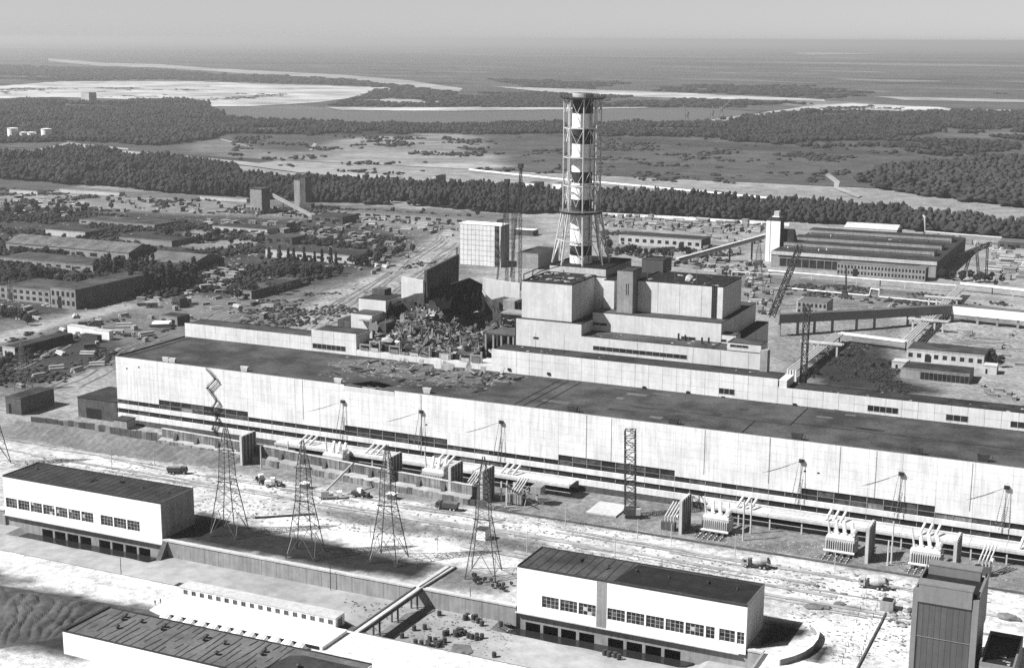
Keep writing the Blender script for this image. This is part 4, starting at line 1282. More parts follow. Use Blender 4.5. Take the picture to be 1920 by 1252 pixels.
for (c, w, h, rot, mt) in (((99.5, 64.2, 43), 4.5, 6, (0.2, 0.25, 0.3), "pale_concrete"), ((102, 77, 49), 6, 6, (0.1, 0.3, 1.3), "burnt"), ((105, 89.8, 47), 9, 8, (0.15, 0.1, 0.1), "dark_concrete"), ((118, 96, 50), 10, 7, (-0.2, 0.2, 0.5), "burnt"),
                           ((127, 110, 48), 12, 9, (0.1, -0.3, 0.8), "burnt"), ((148, 97, 46), 6, 7, (0.3, 0.3, -0.3), "dark_concrete"), ((157, 92, 48), 7, 5, (0.5, 0.2, 0.2), "concrete"), ((161, 83, 47.5), 8, 4, (1.0, 0.15, 0.1), "concrete"),
                           ((152, 62, 38.5), 5, 5, (-0.4, 0.3, -0.2), "dark_concrete"), ((164, 61.5, 36.6), 7, 1.2, (-0.6, 0.6, 0.3), "pale_concrete"), ((169.5, 62, 37), 6, 1.0, (-0.5, -0.5, 0.5), "pale_concrete"), ((120, 84, 50), 5, 6, (0.1, -0.4, 0.2), "dark_concrete")):
    torn_slab(c, w, h, rot, mt)
for k in range(60):
    x, y = rn.uniform(100, 157), rn.uniform(55, 88)
    MB().lump((x, y, heap_z(x, y) + 0.3), rn.uniform(1.0, 2.6), (rn.uniform(.8, 1.7), rn.uniform(.6, 1.2), rn.uniform(.4, .9)), rn, 0.4).build("concrete_chunk", rn.choice(["ash_rubble", "dark_concrete", "dark_concrete", "rubble_light", "burnt", "rubble"]), wr)
MB().lathe([(0.1, 0), (2.1, 0.1), (2.1, 0.6), (0.1, 0.7)], (0, 0, 0), 18).build("drum_head", "pale_concrete", wr)
dh = wr.children[-1]
dh.location = (149.5, 70.5, 46.4)
dh.rotation_euler = (1.35, 0.2, 0.3)

# grey dust on the felt below the ruin
dpts = []
for k in range(40):
    a_ = 2 * pi * k / 40
    dpts.append((137 + (40 + 10 * n2(k, 1, .7, 3)) * cos(a_), 36 + (12 + 4 * n2(k, 2, .9, 5)) * sin(a_)))
MB().prism([(x, min(y, 49.8)) for x, y in dpts], 31.2, 31.214).build("dust_layer", "roof_dust", roof)
# wreckage strewn over the hall roof around the hole
rk = random.Random(31)
rw = MB()
for k in range(420):
    x = rk.gauss(140, 22)
    y = rk.triangular(2, 49, 46)
    if not 96 < x < 192 or (HX0 - 1 < x < HX1 + 1 and y < 13.5):
        continue
    rw.lump((x, y, 31.3), rk.uniform(0.2, 0.8), (rk.uniform(1, 2.2), 1, 0.4), rk, 0.4)
o = stuff(rw.build("roof_wreckage", "ash_rubble"))
tag(o, "pale wreckage strewn on the hall roof below the ruin", "wreckage")
for k in range(80):
    x = rk.uniform(108, 186)
    y = rk.triangular(10, 49, 44)
    if HX0 - 3 < x < HX1 + 3 and y < 16:
        continue
    tl_ = Matrix.Rotation(rk.uniform(-0.25, 0.25), 3, 'X') @ Matrix.Rotation(rk.uniform(-0.3, 0.3), 3, 'Y')
    L_ = rk.uniform(2.5, 8)
    o = MB().obox((0, 0, 0), (L_, rk.uniform(0.25, 1.1), rk.uniform(0.25, 0.5)), 0, tl_).build("roof_debris", rk.choice(["rubble_light", "ash_rubble", "steel_dark", "concrete", "burnt", "steel_dark"]))
    o.location = (x, y, 31.3 + abs(sin(0.2)) * L_ * 0.25)
    o.rotation_euler.z = rk.uniform(0, 3.14)
    tag(o, "broken slab or girder lying on the damaged hall roof", "debris", "debris on the hall roof")
for k in range(9):      # leaning wall panels thrown against the deaerator foot
    x = 122 + k * 6.6 + rk.uniform(-3, 3)
    o = MB().obox((0, 0, 1.6), (rk.uniform(1.2, 5.8), 0.3, rk.uniform(1.2, 4.4)), 0, Matrix.Rotation(rk.uniform(-0.9, -0.2), 3, 'X') @ Matrix.Rotation(rk.uniform(-.35, .35), 3, 'Y')).build("fallen_wall_panel", rk.choice(["pale_concrete", "concrete", "rubble_light"]))
    o.location = (x, 46.5 + rk.uniform(-3, 1.5), 31.3)
    o.rotation_euler.z = rk.uniform(-.3, .3)
    tag(o, "white wall panel leaning askew at the foot of the ruin", "panel", "fallen panels on the hall roof")
# twisted girders in the breach
t = thing("breach_girders", "twisted roof girders hanging in the dark hole of the hall roof", "girder", (132, 6, 30.2))
for k in range(9):
    a = Vector((rk.uniform(-10, 8), rk.uniform(-4.5, 5), rk.uniform(-1.5, 0.9)))
    b = a + Vector((rk.uniform(3, 8), rk.uniform(-3, 3), rk.uniform(-2, 0.6)))
    MB().beam(a, b, 0.3, 0.5).build("girder", rk.choice(["steel", "steel_pale", "steel_dark"]), t)
# ------------------------------------------------------------------ pump houses on the channel wall
rq = random.Random(14)
PY0, PY1, PH = -117.0, -98.3, 13.4

def pump_house(X0, X1, label, bays, strip, openings, roofmat, black_from=None):
    t = thing("pump_house", label, "pump house", (X0, PY0, 0))
    L_ = X1 - X0
    D = PY1 - PY0
    # walls around real window openings
    bays_l = [(a - X0, b - X0) for a, b in bays]
    bx("wall", "white_paint", t, 0, L_, 0.0, 0.4, 5.2, PH)
    bx("wall", "white_paint", t, 0, L_, 0.0, 0.4, -1.6, 1.4)
    prev = 0.0
    for a, b in bays_l + [(L_, L_)]:
        if a - prev > 0.05:
            bx("pier", "white_paint", t, prev, a, 0.001, 0.4, 1.4, 5.2)
        prev = b
    for a, b in bays_l:
        w = bx("window", "mullion", t, a + 0.02, b - 0.02, 0.30, 0.36, 1.41, 5.19)
        n = max(2, round((b - a) / 1.45))
        for i in range(n):
            for j, (z0, z1) in enumerate(((1.55, 2.65), (2.8, 3.95), (4.1, 5.05))):
                mt = rq.choices(["glass_dark", "glass_grey", "pale_concrete"], [6, 3, 0.35])[0]
                bx("pane", mt, w, a + (b - a) * i / n + 0.1, a + (b - a) * (i + 1) / n - 0.1, 0.25, 0.297, z0, z1)
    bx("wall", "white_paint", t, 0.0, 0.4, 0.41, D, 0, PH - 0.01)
    bx("wall", "pale_concrete" if black_from else "concrete", t, L_ - 0.4, L_, 0.41, D, 0, PH - 0.01)  # right end greyer than the other walls, its shade painted in
    bx("wall", "white_paint", t, 0.41, L_ - 0.41, D - 0.4, D, 0, PH - 0.02)
    bx("inner_floor", "opening_dark", t, 0.41, L_ - 0.41, 2.5, D - 0.41, 0.05, 0.2)
    if strip:
        bx("stair_strip", "concrete", t, strip[0] - X0, strip[1] - X0, -0.06, -0.005, -1.55, PH - 0.1)
    rf = bx("roof", roofmat, t, 0.3, L_ - 0.3, 0.3, D - 0.3, PH, PH + 0.15)
    m = MB()
    m.box(0, L_, -0.05, 0.25, PH - 0.15, PH + 0.45)
    m.build("parapet", "steel_dark", t)
    MB().box(0, L_, D - 0.25, D + 0.05, PH + 0.001, PH + 0.45).build("parapet", "steel_dark", t)
    MB().box(0, 0.28, 0.26, D - 0.26, PH + 0.001, PH + 0.5).build("parapet", "steel_dark", t)
    MB().box(L_ - 0.25, L_ + 0.02, 0.26, D - 0.26, PH + 0.001, PH + 0.4).build("parapet", "steel", t)
    k = int(L_ / 3.1)
    for i in range(1, k):
        x = i * L_ / k
        if black_from and x + X0 > black_from:
            continue
        y1 = D - 0.6
        pts = [(x + 0.25 * sin(i * 3 + q), 0.5 + (y1 - 0.5) * q / 4) for q in range(5)]
        m = MB()
        for (xa, ya), (xb, yb) in zip(pts[:-1], pts[1:]):
            m.beam((xa, ya, PH + 0.17), (xb, yb, PH + 0.17), 0.3, 0.08)
        m.build("felt_seam", "tar_line", rf)
    if black_from:
        a = black_from - X0
        MB().prism([(a, 1.6), (L_ - 1.0, 1.6), (L_ - 0.8, D - 1.4), (a + 1.5, D - 1.2), (a + 0.6, D * 0.55)], PH + 0.151, PH + 0.2).build("fresh_bitumen", "roof_black", rf)
    for i in range(7):
        x = (i + 0.5) * L_ / 7 + rq.uniform(-2, 2)
        if rq.random() < 0.75:
            MB().tube((x, D * 0.6 + rq.uniform(-4, 4), PH + 0.15), (x, D * 0.6, PH + 1.0), 0.28, 7).build("roof_vent", "steel_dark", rf)
    # railing along the rear edge
    m = MB()
    for i in range(26):
        x = i * (L_ - 0.4) / 25 + 0.2
        m.beam((x, D - 0.1, PH + 0.45), (x, D - 0.1, PH + 1.25), 0.06)
    m.beam((0.2, D - 0.1, PH + 1.25), (L_ - 0.2, D - 0.1, PH + 1.25), 0.06)
    m.build("roof_railing", "steel_dark", rf)
    # lower storey in the channel: recessed, with dark intake openings
    z0 = -8.4
    bx("lower_wall", "concrete", t, -1.5, L_ + 1.0, 0.9, 1.6, -4.9, -1.62)
    prev = -1.5
    for a, b in [(a - X0, b - X0) for a, b in openings] + [(L_ + 1.0, 0)]:
        bx("lower_pier", "concrete", t, prev, a, 0.901, 1.6, z0, -4.9)
        prev = b
    for a, b in [(a - X0, b - X0) for a, b in openings]:
        bx("intake_opening", "opening_dark", t, a, b, 4.0, 4.2, z0, -4.95)
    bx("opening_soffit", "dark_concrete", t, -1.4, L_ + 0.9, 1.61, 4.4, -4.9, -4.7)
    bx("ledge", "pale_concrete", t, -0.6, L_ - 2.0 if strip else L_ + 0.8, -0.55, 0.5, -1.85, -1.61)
    bx("ledge_shadow_strip", "opening_dark", t, -0.4, L_ - 2.2, 0.6, 0.88, -2.2, -1.86)  # solid near-black strip painting the shadow under the ledge
    return t

b2 = []
for k in range(3):
    b2.append((267.3 + k * 6.2, 267.3 + k * 6.2 + 5.7))
for k in range(5):
    b2.append((289.2 + k * 6.25, 289.2 + k * 6.25 + 5.7))
b2 += [(320.5, 323.2), (324.6, 329.4), (330.0, 332.2)]
op2 = [(261.3 + k * 6.1, 261.3 + k * 6.1 + 5.1) for k in range(4)] + [(289.2 + k * 6.1, 289.2 + k * 6.1 + 5.1) for k in range(4)]
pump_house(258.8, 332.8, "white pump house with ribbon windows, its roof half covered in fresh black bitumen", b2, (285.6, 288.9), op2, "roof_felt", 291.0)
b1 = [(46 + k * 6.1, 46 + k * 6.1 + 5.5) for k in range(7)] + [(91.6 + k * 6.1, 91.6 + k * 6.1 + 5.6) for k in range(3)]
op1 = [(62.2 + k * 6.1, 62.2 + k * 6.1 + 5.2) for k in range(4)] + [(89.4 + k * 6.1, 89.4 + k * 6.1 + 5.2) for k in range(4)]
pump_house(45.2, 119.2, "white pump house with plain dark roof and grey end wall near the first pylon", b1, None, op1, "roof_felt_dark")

for label, pts in (("water pool before the pump house with the half black roof", [(256.2, -116.2), (317.0, -116.2), (315.2, -119.4), (310, -121.2), (300, -122.4), (285, -122.6), (268, -122.2), (258.5, -121.4), (256.6, -119)]),
                   ("water pool before the pump house near the first pylon", [(55.2, -116.2), (116.2, -116.2), (113.8, -121.6), (90, -122.2), (60, -121.8), (54.8, -120.4)])):
    o = MB().prism(pts, -8.05, -7.6).build("intake_pool", "pool_water")
    struct(o)

# retaining wall of the channel between and beyond the pump houses
rw = thing("retaining_wall", "long grey concrete retaining wall along the channel between the pump houses", "retaining wall")
for (a, b) in ((119.4, 258.5), (-160, 45.0), (333.4, 338.0)):
    k = max(1, round((b - a) / 6.0))
    for i in range(k):
        xa, xb = a + (b - a) * i / k, a + (b - a) * (i + 1) / k
        bx("wall_panel", "concrete", rw, xa + 0.04, xb - 0.04, -116.95 + rq.uniform(-.04, .04), -116.2, -6.6, -0.3)
    bx("coping", "pale_concrete", rw, a, b, -117.2, -115.4, -0.29, 0.25)
bx("wall_panel", "concrete", rw, 337.6, 338.4, -156, -117.1, -6.5, 0.1)
# buttress beside the left pump house
MB().prism_x([(-117.0, -6.3), (-121.5, -6.3), (-117.0, -0.2)], 119.6, 121.6).build("buttress", "dark_concrete", rw)

# ------------------------------------------------------------------ footbridge over the channel
fb = thing("footbridge", "narrow concrete footbridge on slim posts crossing the channel", "footbridge", (223.4, -135, 0))
for s, nm in ((-1.25, "girder"), (1.25, "girder")):
    bx(nm, "dark_concrete", fb, s - 0.28, s + 0.28, -21.0, 18.2, -0.9, 0.35)
bx("deck", "pale_concrete", fb, -0.96, 0.96, -21.0, 18.2, -0.2, 0.05)
for y in (-8.9, 2.4, 15.0):
    for s in (-1.1, 1.1):
        bx("post", "dark_concrete", fb, s - 0.22, s + 0.22, y - 0.25, y + 0.25, -6.0, -0.905)
    bx("cross_beam", "dark_concrete", fb, -1.3, 1.3, y - 0.2, y + 0.2, -1.4, -0.91)
MB().add([(-1.5, 18.3, 0.1), (1.5, 18.3, 0.1), (2.6, 39, 0.08), (-1.2, 39, 0.08), (-1.5, 18.3, 0.3), (1.5, 18.3, 0.3), (2.6, 39, 0.28), (-1.2, 39, 0.28)],
         [(3, 2, 1, 0), (4, 5, 6, 7), (0, 1, 5, 4), (1, 2, 6, 5), (2, 3, 7, 6), (3, 0, 4, 7)]).build("approach_slab", "pale_concrete", fb)
MB().beam((0.15, 18.3, 0.42), (0.7, 39, 0.4), 0.4, 0.2).build("approach_kerb", "dark_concrete", fb)
MB().beam((1.55, 18.3, 0.4), (2.7, 39, 0.4), 0.6, 0.5).build("approach_kerb", "dark_concrete", fb)

# ------------------------------------------------------------------ long white shed with eighteen windows
sh = thing("annexe_shed", "long low white annexe with a row of eighteen small square windows", "shed", (158.6, -157.2, 0))
SL, SD, SH_ = 58.4, 5.2, 3.6
bx("wall", "white_paint", sh, 0, SL, 0, SD, 0, SH_)
bx("roof", "pale_concrete", sh, -0.2, SL + 0.2, -0.25, SD + 0.2, SH_, SH_ + 0.2)
for k in range(18):
    x = 1.6 + k * (SL - 4.2) / 17.0
    w = bx("window", "mullion", sh, x - 0.05, x + 1.75, -0.05, -0.005, 1.55, 3.1)
    for i in range(2):
        bx("pane", "glass_grey", w, x + 0.05 + 0.83 * i, x + 0.8 + 0.83 * i, -0.08, -0.051, 1.65, 3.0)
bx("door", "cladding_mid", sh, SL + 0.005, SL + 0.06, 1.2, 3.8, 0.05, 2.9)
bx("porch_roof", "steel_dark", sh, -2.8, -0.25, 1.0, 3.6, 3.1, 3.35)
plat = bx("platform", "white_paint", None, 158.4, 221.5, -171.6, -157.9, 0.06, 1.2)
plat.name = "concrete_platform"
tag(plat, "broad white concrete platform before the annexe with the small windows", "platform")
# slanting hoods in the trench between the platform and the workshop
for k in range(12):
    x = 166.5 + k * 4.45
    m = MB()
    n = 8
    for i in range(n + 1):
        a = pi * i / n
        m.v += [(1.5 * cos(a), 0.0, 1.9 * sin(a)), (1.5 * cos(a), -4.6, -0.1 + 0.25 * sin(a))]
    m.f = [(2 * i, 2 * i + 1, 2 * i + 3, 2 * i + 2) for i in range(n)] + [tuple(range(0, 2 * n + 2, 2))]
    o = m.build("duct_hood", "white_paint")
    o.location = (x, -173.4, 0.15)
    o.scale = (1.3, 1.2, 1.35)
    tag(o, "rounded white duct hood in the trench beside the ribbed roof", "duct hood", "duct hoods in the trench")
for a in (160.0, 221.0):
    pass
bx("trench_wall", "opening_dark", plat, 163.5, 220.5, -171.75, -171.61, 0.07, 1.15)

# ------------------------------------------------------------------ workshop with the ribbed pale roof (lower left)
wk = thing("ribbed_workshop", "large white workshop with a seamed pale felt roof and mushroom vents", "workshop", (155.4, -206.0, 0))
WL, WD, WH = 92.0, 19.4, 7.0
bx("wall", "white_paint", wk, 0, WL, 0, WD, 0, WH)
wr_ = bx("roof", "roof_felt_pale", wk, 0.3, WL - 0.3, 0.3, WD - 0.3, WH, WH + 0.15)
bx("parapet", "roof_felt_dark", wk, -0.1, WL, -0.1, 0.3, WH + 0.001, WH + 0.35)
bx("parapet", "roof_felt_dark", wk, -0.1, 0.9, 0.301, WD + 0.1, WH + 0.001, WH + 0.6)
bx("parapet", "roof_felt_dark", wk, 0.901, WL, WD - 0.3, WD + 0.1, WH + 0.001, WH + 0.45)
for i in range(1, 27):
    x = 1.0 + i * 2.55
    pts = [(x + 0.35 * sin(i * 2.2 + q), 0.6 + (WD - 1.2) * q / 5) for q in range(6)]
    m = MB()
    for (xa, ya), (xb, yb) in zip(pts[:-1], pts[1:]):
        if rq.random() < 0.85:
            m.beam((xa, ya, WH + 0.17), (xb, yb, WH + 0.17), rq.uniform(0.2, 0.5), 0.08)
    if m.v:
        stuff(m.build("felt_seam", "tar_line", wr_))
MB().prism([(66, 0.6), (WL - 0.5, 0.6), (WL - 0.5, WD - 3.4), (72, WD - 3.2), (68.5, WD - 5)], WH + 0.151, WH + 0.21).build("fresh_bitumen", "roof_felt_dark", wr_)
for vx, vy, two in ((10, 15.5, 1), (16.8, 14.5, 0), (13.2, 8.2, 0), (25.0, 14.8, 1), (40.5, 14.0, 1), (47.8, 12.6, 0), (50.0, 6.0, 0), (61.0, 13.2, 1), (75, 9, 0), (83, 9.6, 0)):
    m = MB().tube((vx, vy, WH + 0.15), (vx, vy, WH + 0.9), 0.35, 8)
    m.lathe([(0.1, 1.5), (0.75, 1.05), (0.75, 0.9), (0.1, 0.9)], (vx, vy, WH), 10)
    m.build("mushroom_vent", "steel_dark", wr_)
    if two:
        m = MB().tube((vx + 0.4, vy - 1.9, WH + 0.15), (vx + 0.4, vy - 1.9, WH + 0.8), 0.35, 8)
        m.lathe([(0.1, 1.4), (0.8, 0.95), (0.8, 0.8), (0.1, 0.8)], (vx + 0.4, vy - 1.9, WH), 10)
        m.build("mushroom_vent", "steel_dark", wr_)

# ------------------------------------------------------------------ dark clad tower block (lower right)
TX0, TX1, TY0, TY1, TZ = 379.6, 396.6, -117.2, -97.2, 27.2
tw = thing("dark_tower_block", "dark sheet-clad tower block with two raised roof monitors", "tower block", (TX0, TY0, 0))
W, D = TX1 - TX0, TY1 - TY0
bx("wall", "cladding_dark", tw, 0, W, 0, D, 13.9, TZ - 1.0)
bx("wall", "cladding_dark", tw, 0.15, W - 0.15, 0.12, D - 0.12, 0, 13.88)
bx("corner_pier", "cladding_mid", tw, -0.25, 1.15, -0.3, 1.2, 0, TZ + 0.2)
bx("corner_pier", "cladding_mid", tw, W - 1.4, W + 0.25, -0.3, 1.2, 0, TZ - 0.4)
bx("side_rib", "cladding_mid", tw, W + 0.005, W + 0.2, 1.3, D, 13.9, TZ + 0.4)
bx("parapet", "cladding_mid", tw, W - 0.5, W, 1.3, D - 0.3, TZ - 0.99, TZ + 0.39)
bx("parapet", "cladding_mid", tw, 0, 0.4, 1.3, D - 0.3, TZ - 0.99, TZ + 0.3)
bx("roof", "roof_black", tw, 0.45, W - 0.55, 0.4, D - 0.4, TZ - 0.99, TZ - 0.8)
for y0 in (-0.55, D - 4.4):
    rmn = bx("roof_monitor", "cladding_mid", tw, 1.2, W - 1.6, y0, y0 + 4.0, TZ - 0.98 if y0 > 0 else TZ - 3.2, TZ + 1.9)
    bx("monitor_cap", "cladding_mid", rmn, 1.0, W - 1.4, y0 - 0.12, y0 + 4.1, TZ + 1.901, TZ + 2.25)
for k in range(9):
    bx("cladding_sheet", "cladding_dark", tw, 1.2 + k * 1.58, 1.2 + k * 1.58 + 1.5, -0.07, -0.005, 14.0, TZ - 3.3)
    bx("cladding_sheet", "cladding_dark", tw, 1.2 + k * 1.58, 1.2 + k * 1.58 + 1.5, 0.05, 0.115, 2, 13.7)
bx("floor_band", "cladding_mid", tw, 1.2, W - 1.5, -0.12, -0.072, 13.75, 13.98)
an = thing("tower_annexe", "low annexe with sunken black roof joined to the dark tower block", "annexe", (398.2, -119.4, 0))
bx("wall", "concrete", an, 0, 9.0, 0, 23.2, 0, 9.2)
bx("roof", "roof_black", an, 0.5, 8.5, 0.5, 22.7, 9.2, 9.3)
for (a, b, c, d) in ((0, 9.0, 0, 0.5), (0, 9.0, 22.7, 23.2), (0, 0.5, 0.501, 22.699), (8.5, 9.0, 0.501, 22.699)):
    bx("parapet", "cladding_mid", an, a, b, c, d, 9.201, 10.3)
for k in range(7):
    MB().lump((rq.uniform(4.5, 7.5), rq.uniform(3, 10), 9.5), rq.uniform(0.3, 0.8), (1.3, 1, 0.5), rq).build("debris", "rubble_light", an)

# ------------------------------------------------------------------ curved parapet wall right of the pump house
cw = thing("curved_wall", "curved concrete parapet wall round a grassy pit beside the pump house", "wall")
cp = [P(1462, 1247), P(1485, 1241), P(1505, 1233), P(1521, 1222), P(1531, 1209), P(1534, 1198), P(1530, 1190), P(1522, 1184)]
for (xa, ya), (xb, yb) in zip(cp[:-1], cp[1:]):
    MB().beam((xa, ya, 1.0), (xb, yb, 1.0), 0.4, 2.0).build("wall_segment", "concrete", cw)
    MB().beam((xa, ya, 2.06), (xb, yb, 2.06), 0.7, 0.12).build("coping", "white_paint", cw)

# rows of short posts on the bright sand
posts = []
for k in range(13):
    f0 = k / 12.0
    posts.append(P(1579 - 0 + (1625 - 1579) * f0 ** 1.0, 1245 - (1245 - 1112) * f0))
    posts.append(P(1612 + (1650 - 1612) * f0, 1238 - (1238 - 1118) * f0))
pm = MB().tube((0, 0, 0), (0, 0, 1.5), 0.09, 6).mesh("sand_post", "steel_dark")
for x, y in posts:
    o = lnk("sand_post", pm, None, (x + rq.uniform(-.2, .2), y, 0.05))
    tag(o, "short dark post standing in a row on the bright sand by the dark tower", "post", "posts on the bright sand")
t = MB().box(-2.0, 2.0, -2.2, 2.2, 0, 3.2).build("concrete_bunker", "concrete")
t.location = (*P(1664, 1142), 0.05)
tag(t, "small grey concrete box at the head of the post rows", "bunker")
bx("hatch", "opening_dark", t, -1.6, 1.6, -1.6, 1.8, 3.2, 3.25)
MB().beam((*P(1661, 1150), 0.3), (*P(1606, 1256), 0.3), 0.5, 0.5).build("kerb_line", "dark_concrete")
o = bpy.data.objects["kerb_line"]
tag(o, "dark kerb running beside the posts on the bright sand", "kerb")
for i, (px, py, s) in enumerate(((1525, 1138, 2.2), (1548, 1140, 1.3), (1575, 1133, 1.3), (1890, 1160, 2.6), (1582, 1114, 0.8), (1560, 1107, 0.7), (1530, 1099, 0.7))):
    o = MB().lump((0, 0, 0), s, (1.7, 1, 0.55), rq).lump((s * 0.9, 0.3, -0.1), s * 0.6, (1.4, 1, 0.6), rq).build("spoil_heap", "gravel")
    o.location = (*P(px, py), 0.35)
    tag(o, "small dark spoil heap on the open sand", "spoil heap", "spoil heaps on the sand")
for i in range(26):
    px, py = rq.uniform(1672, 1706), rq.uniform(1138, 1175)
    o = MB().lump((0, 0, 0), rq.uniform(0.5, 1.1), (1.3, 1, 0.7), rq).build("concrete_lump", rq.choice(["rubble_light", "pale_concrete", "dark_concrete"]))
    o.location = (*P(px, py), 0.4)
    tag(o, "pale broken concrete lump beside the dark tower", "rubble", "broken lumps by the dark tower")

# ------------------------------------------------------------------ oil drums in the channel
dm = thing("oil_drum", "dark steel drum standing on the pale channel floor", "drum", (233.4, -121.6, -5.95), 0, "drums on the channel floor")
MB().lathe([(0.02, 0), (0.42, 0), (0.42, 1.2), (0.02, 1.2)], (0, 0, 0), 12).build("body", "drum", dm)
MB().lathe([(0.42, 0.38), (0.47, 0.42), (0.42, 0.46)], (0, 0, 0), 12).build("rib", "drum", dm)
MB().lathe([(0.42, 0.78), (0.47, 0.82), (0.42, 0.86)], (0, 0, 0), 12).build("rib", "drum", dm)
dm.scale = (1.6, 1.6, 1.35)
dpos = [(242.3, -120.9), (242.4, -119.2), (244.6, -119.7), (245.2, -118.9), (247.0, -121.2), (249.2, -122.7), (254.8, -120.5), (231.8, -135.2), (234.3, -132.9), (231.2, -141.8), (242.2, -134.6), (242.8, -133.8), (245.7, -133.9), (245.1, -131.2), (245.9, -130.3), (247.7, -131.4), (249.7, -132.9), (251.0, -133.2), (252.6, -133.4), (252.0, -131.8), (253.6, -131.5), (237.3, -144.2), (239.3, -144.1), (242.0, -144.2), (240.2, -140.4), (242.1, -140.4), (244.4, -141.2), (244.7, -139.2), (244.5, -143.1), (262.9, -142.0), (254.8, -146.5), (246.6, -132.4), (245.0, -133), (241, -143.2), (243.4, -142.2), (292, -126), (293.6, -126.4), (295.4, -126.2), (297, -127)]
for x, y in dpos:
    copy_tree(dm, None, (x, y, -5.95), rq.uniform(0, 6))
bxs = bx("fuel_tank", "pale_concrete", None, -1, 1, -0.8, 0.8, 0, 1.2)
bxs.location = (*P(885, 1160, -6), -5.9)
tag(bxs, "small pale box lying beside the drums in the channel", "box")

# ------------------------------------------------------------------ lattice pylons in the yard
def make_pylon():
    t = thing("power_pylon", "x", "pylon", (0, 0, 0), 0, "lattice pylons before the turbine hall")
    H_ = 41.0
    def corner(k, z):
        # legs spread at the foot, slim above the waist
        h = 5.2 - (5.2 - 2.3) * z / 20 if z < 20 else (2.3 - 0.5 * (z - 20) / 11 if z < 31 else 1.8 - 1.5 * (z - 31) / 10)
        sx, sy = ((-1, -1), (1, -1), (1, 1), (-1, 1))[k % 4]
        return Vector((sx * h, sy * h, z))
    for k in range(4):
        m = MB()
        zs = [0, 20, 31, H_]
        for a, b in zip(zs[:-1], zs[1:]):
            m.beam(corner(k, a), corner(k, b), 0.26 if a < 20 else 0.2)
        m.build("leg", "steel_dark", t)
    lev = [0, 8.5, 14, 17.5, 20, 22, 24, 26, 28, 29.5, 31, 33, 35, 37, 39]
    for a, b in zip(lev[:-1], lev[1:]):
        m = MB()
        for k in range(4):
            if a == 0:
                mid = (corner(k, 8.5) + corner(k + 1, 8.5)) / 2
                m.beam(mid, corner(k, 0), 0.16).beam(mid, corner(k + 1, 0), 0.16)
            else:
                m.beam(corner(k, a), corner(k + 1, b), 0.1).beam(corner(k + 1, a), corner(k, b), 0.1)
            m.beam(corner(k, b), corner(k + 1, b), 0.1)
        m.build("bracing", "steel", t)
    m = MB()
    m.beam((-3.4, 0, 31.2), (3.4, 0, 31.2), 0.25).beam((-3.4, 0, 31.2), (0, 0, 34), 0.14).beam((3.4, 0, 31.2), (0, 0, 34), 0.14).beam((-3.0, -2.4, 20.2), (3.0, -2.4, 20.2), 0.25)
    stuff(m.build("cross_arm", "steel_dark", t))
    return t
pylon0 = make_pylon()
locs = [((137.0, -101.5), "dark lattice pylon beside the grey end wall of a pump house"), ((173.5, -107.5), "lattice pylon on the grass strip, second from the pump house end wall"),
        ((202.0, -99.5), "lattice pylon on the grass strip just left of the footbridge"), ((237.3, -97.5), "lattice pylon astride a small white kiosk by the footbridge ramp"), ((-2.0, -76.0), "lattice pylon behind the roof corner of the dark-roofed pump house")]
for i, ((x, y), lb) in enumerate(locs):
    o = pylon0 if i == 0 else copy_tree(pylon0)
    o.location = (x, y, 0.05)
    o.rotation_euler = (0, 0, -THETA * 0.4 + rq.uniform(-.1, .1))
    o["label"] = lb
k1 = thing("kiosk", "small white concrete kiosk under a lattice pylon", "kiosk", (*P(905, 1010), 0.05))
bx("wall", "white_paint", k1, -1.8, 1.8, -1.6, 1.6, 0, 3.8)
bx("roof", "roof_felt_dark", k1, -2.0, 2.0, -1.8, 1.8, 3.8, 4.1)

# lamp posts and yard poles
pole_me = MB().tube((0, 0, 0), (0, 0, 8.0), 0.17, 7, 0.1).mesh("pole", "pale_concrete")
arm_me = MB().beam((0, 0, 7.9), (0.9, -0.9, 8.2), 0.09).box(0.6, 1.2, -1.2, -0.7, 8.15, 8.3).mesh("lamp_arm", "steel")
for i, (px, py_) in enumerate(((820, 1032), (988, 1037), (1195, 1013), (1258, 1022), (1378, 1042), (1153, 1045), (1565, 1070), (290, 872), (210, 880), (695, 1012), (1060, 985))):
    t = thing("lamp_post", "slim pale lamp post standing in the sandy yard road", "lamp post", (*P(px, py_), 0.05), 0, "lamp posts of the yard")
    lnk("post", pole_me, t)
    lnk("lamp_arm", arm_me, t)
for px, py_, h in ((1393, 1013, 15), (1407, 1000, 13), (1671, 1056, 15), (1664, 1060, 9), (490, 880, 10), (640, 880, 10), (628, 878, 10), (541, 870, 10), (788, 870, 9)):
    o = MB().tube((0, 0, 0), (0, 0, h), 0.33, 8, 0.28).build("support_column", "pale_concrete")
    o.location = (*P(px, py_), 0.05)
    tag(o, "tall round concrete column among the transformer bays", "column", "columns in the transformer yard")
for px, py_ in ((228, 1091), (620, 1105), (1105 * 0 + 882, 1152)):
    o = MB().tube((0, 0, 0), (0, 0, 9.0), 0.14, 6, 0.1).build("channel_post", "steel_dark")
    o.location = (*P(px, py_, -5.9), -5.95)
    tag(o, "thin dark post rising from the channel floor", "post", "posts in the channel")
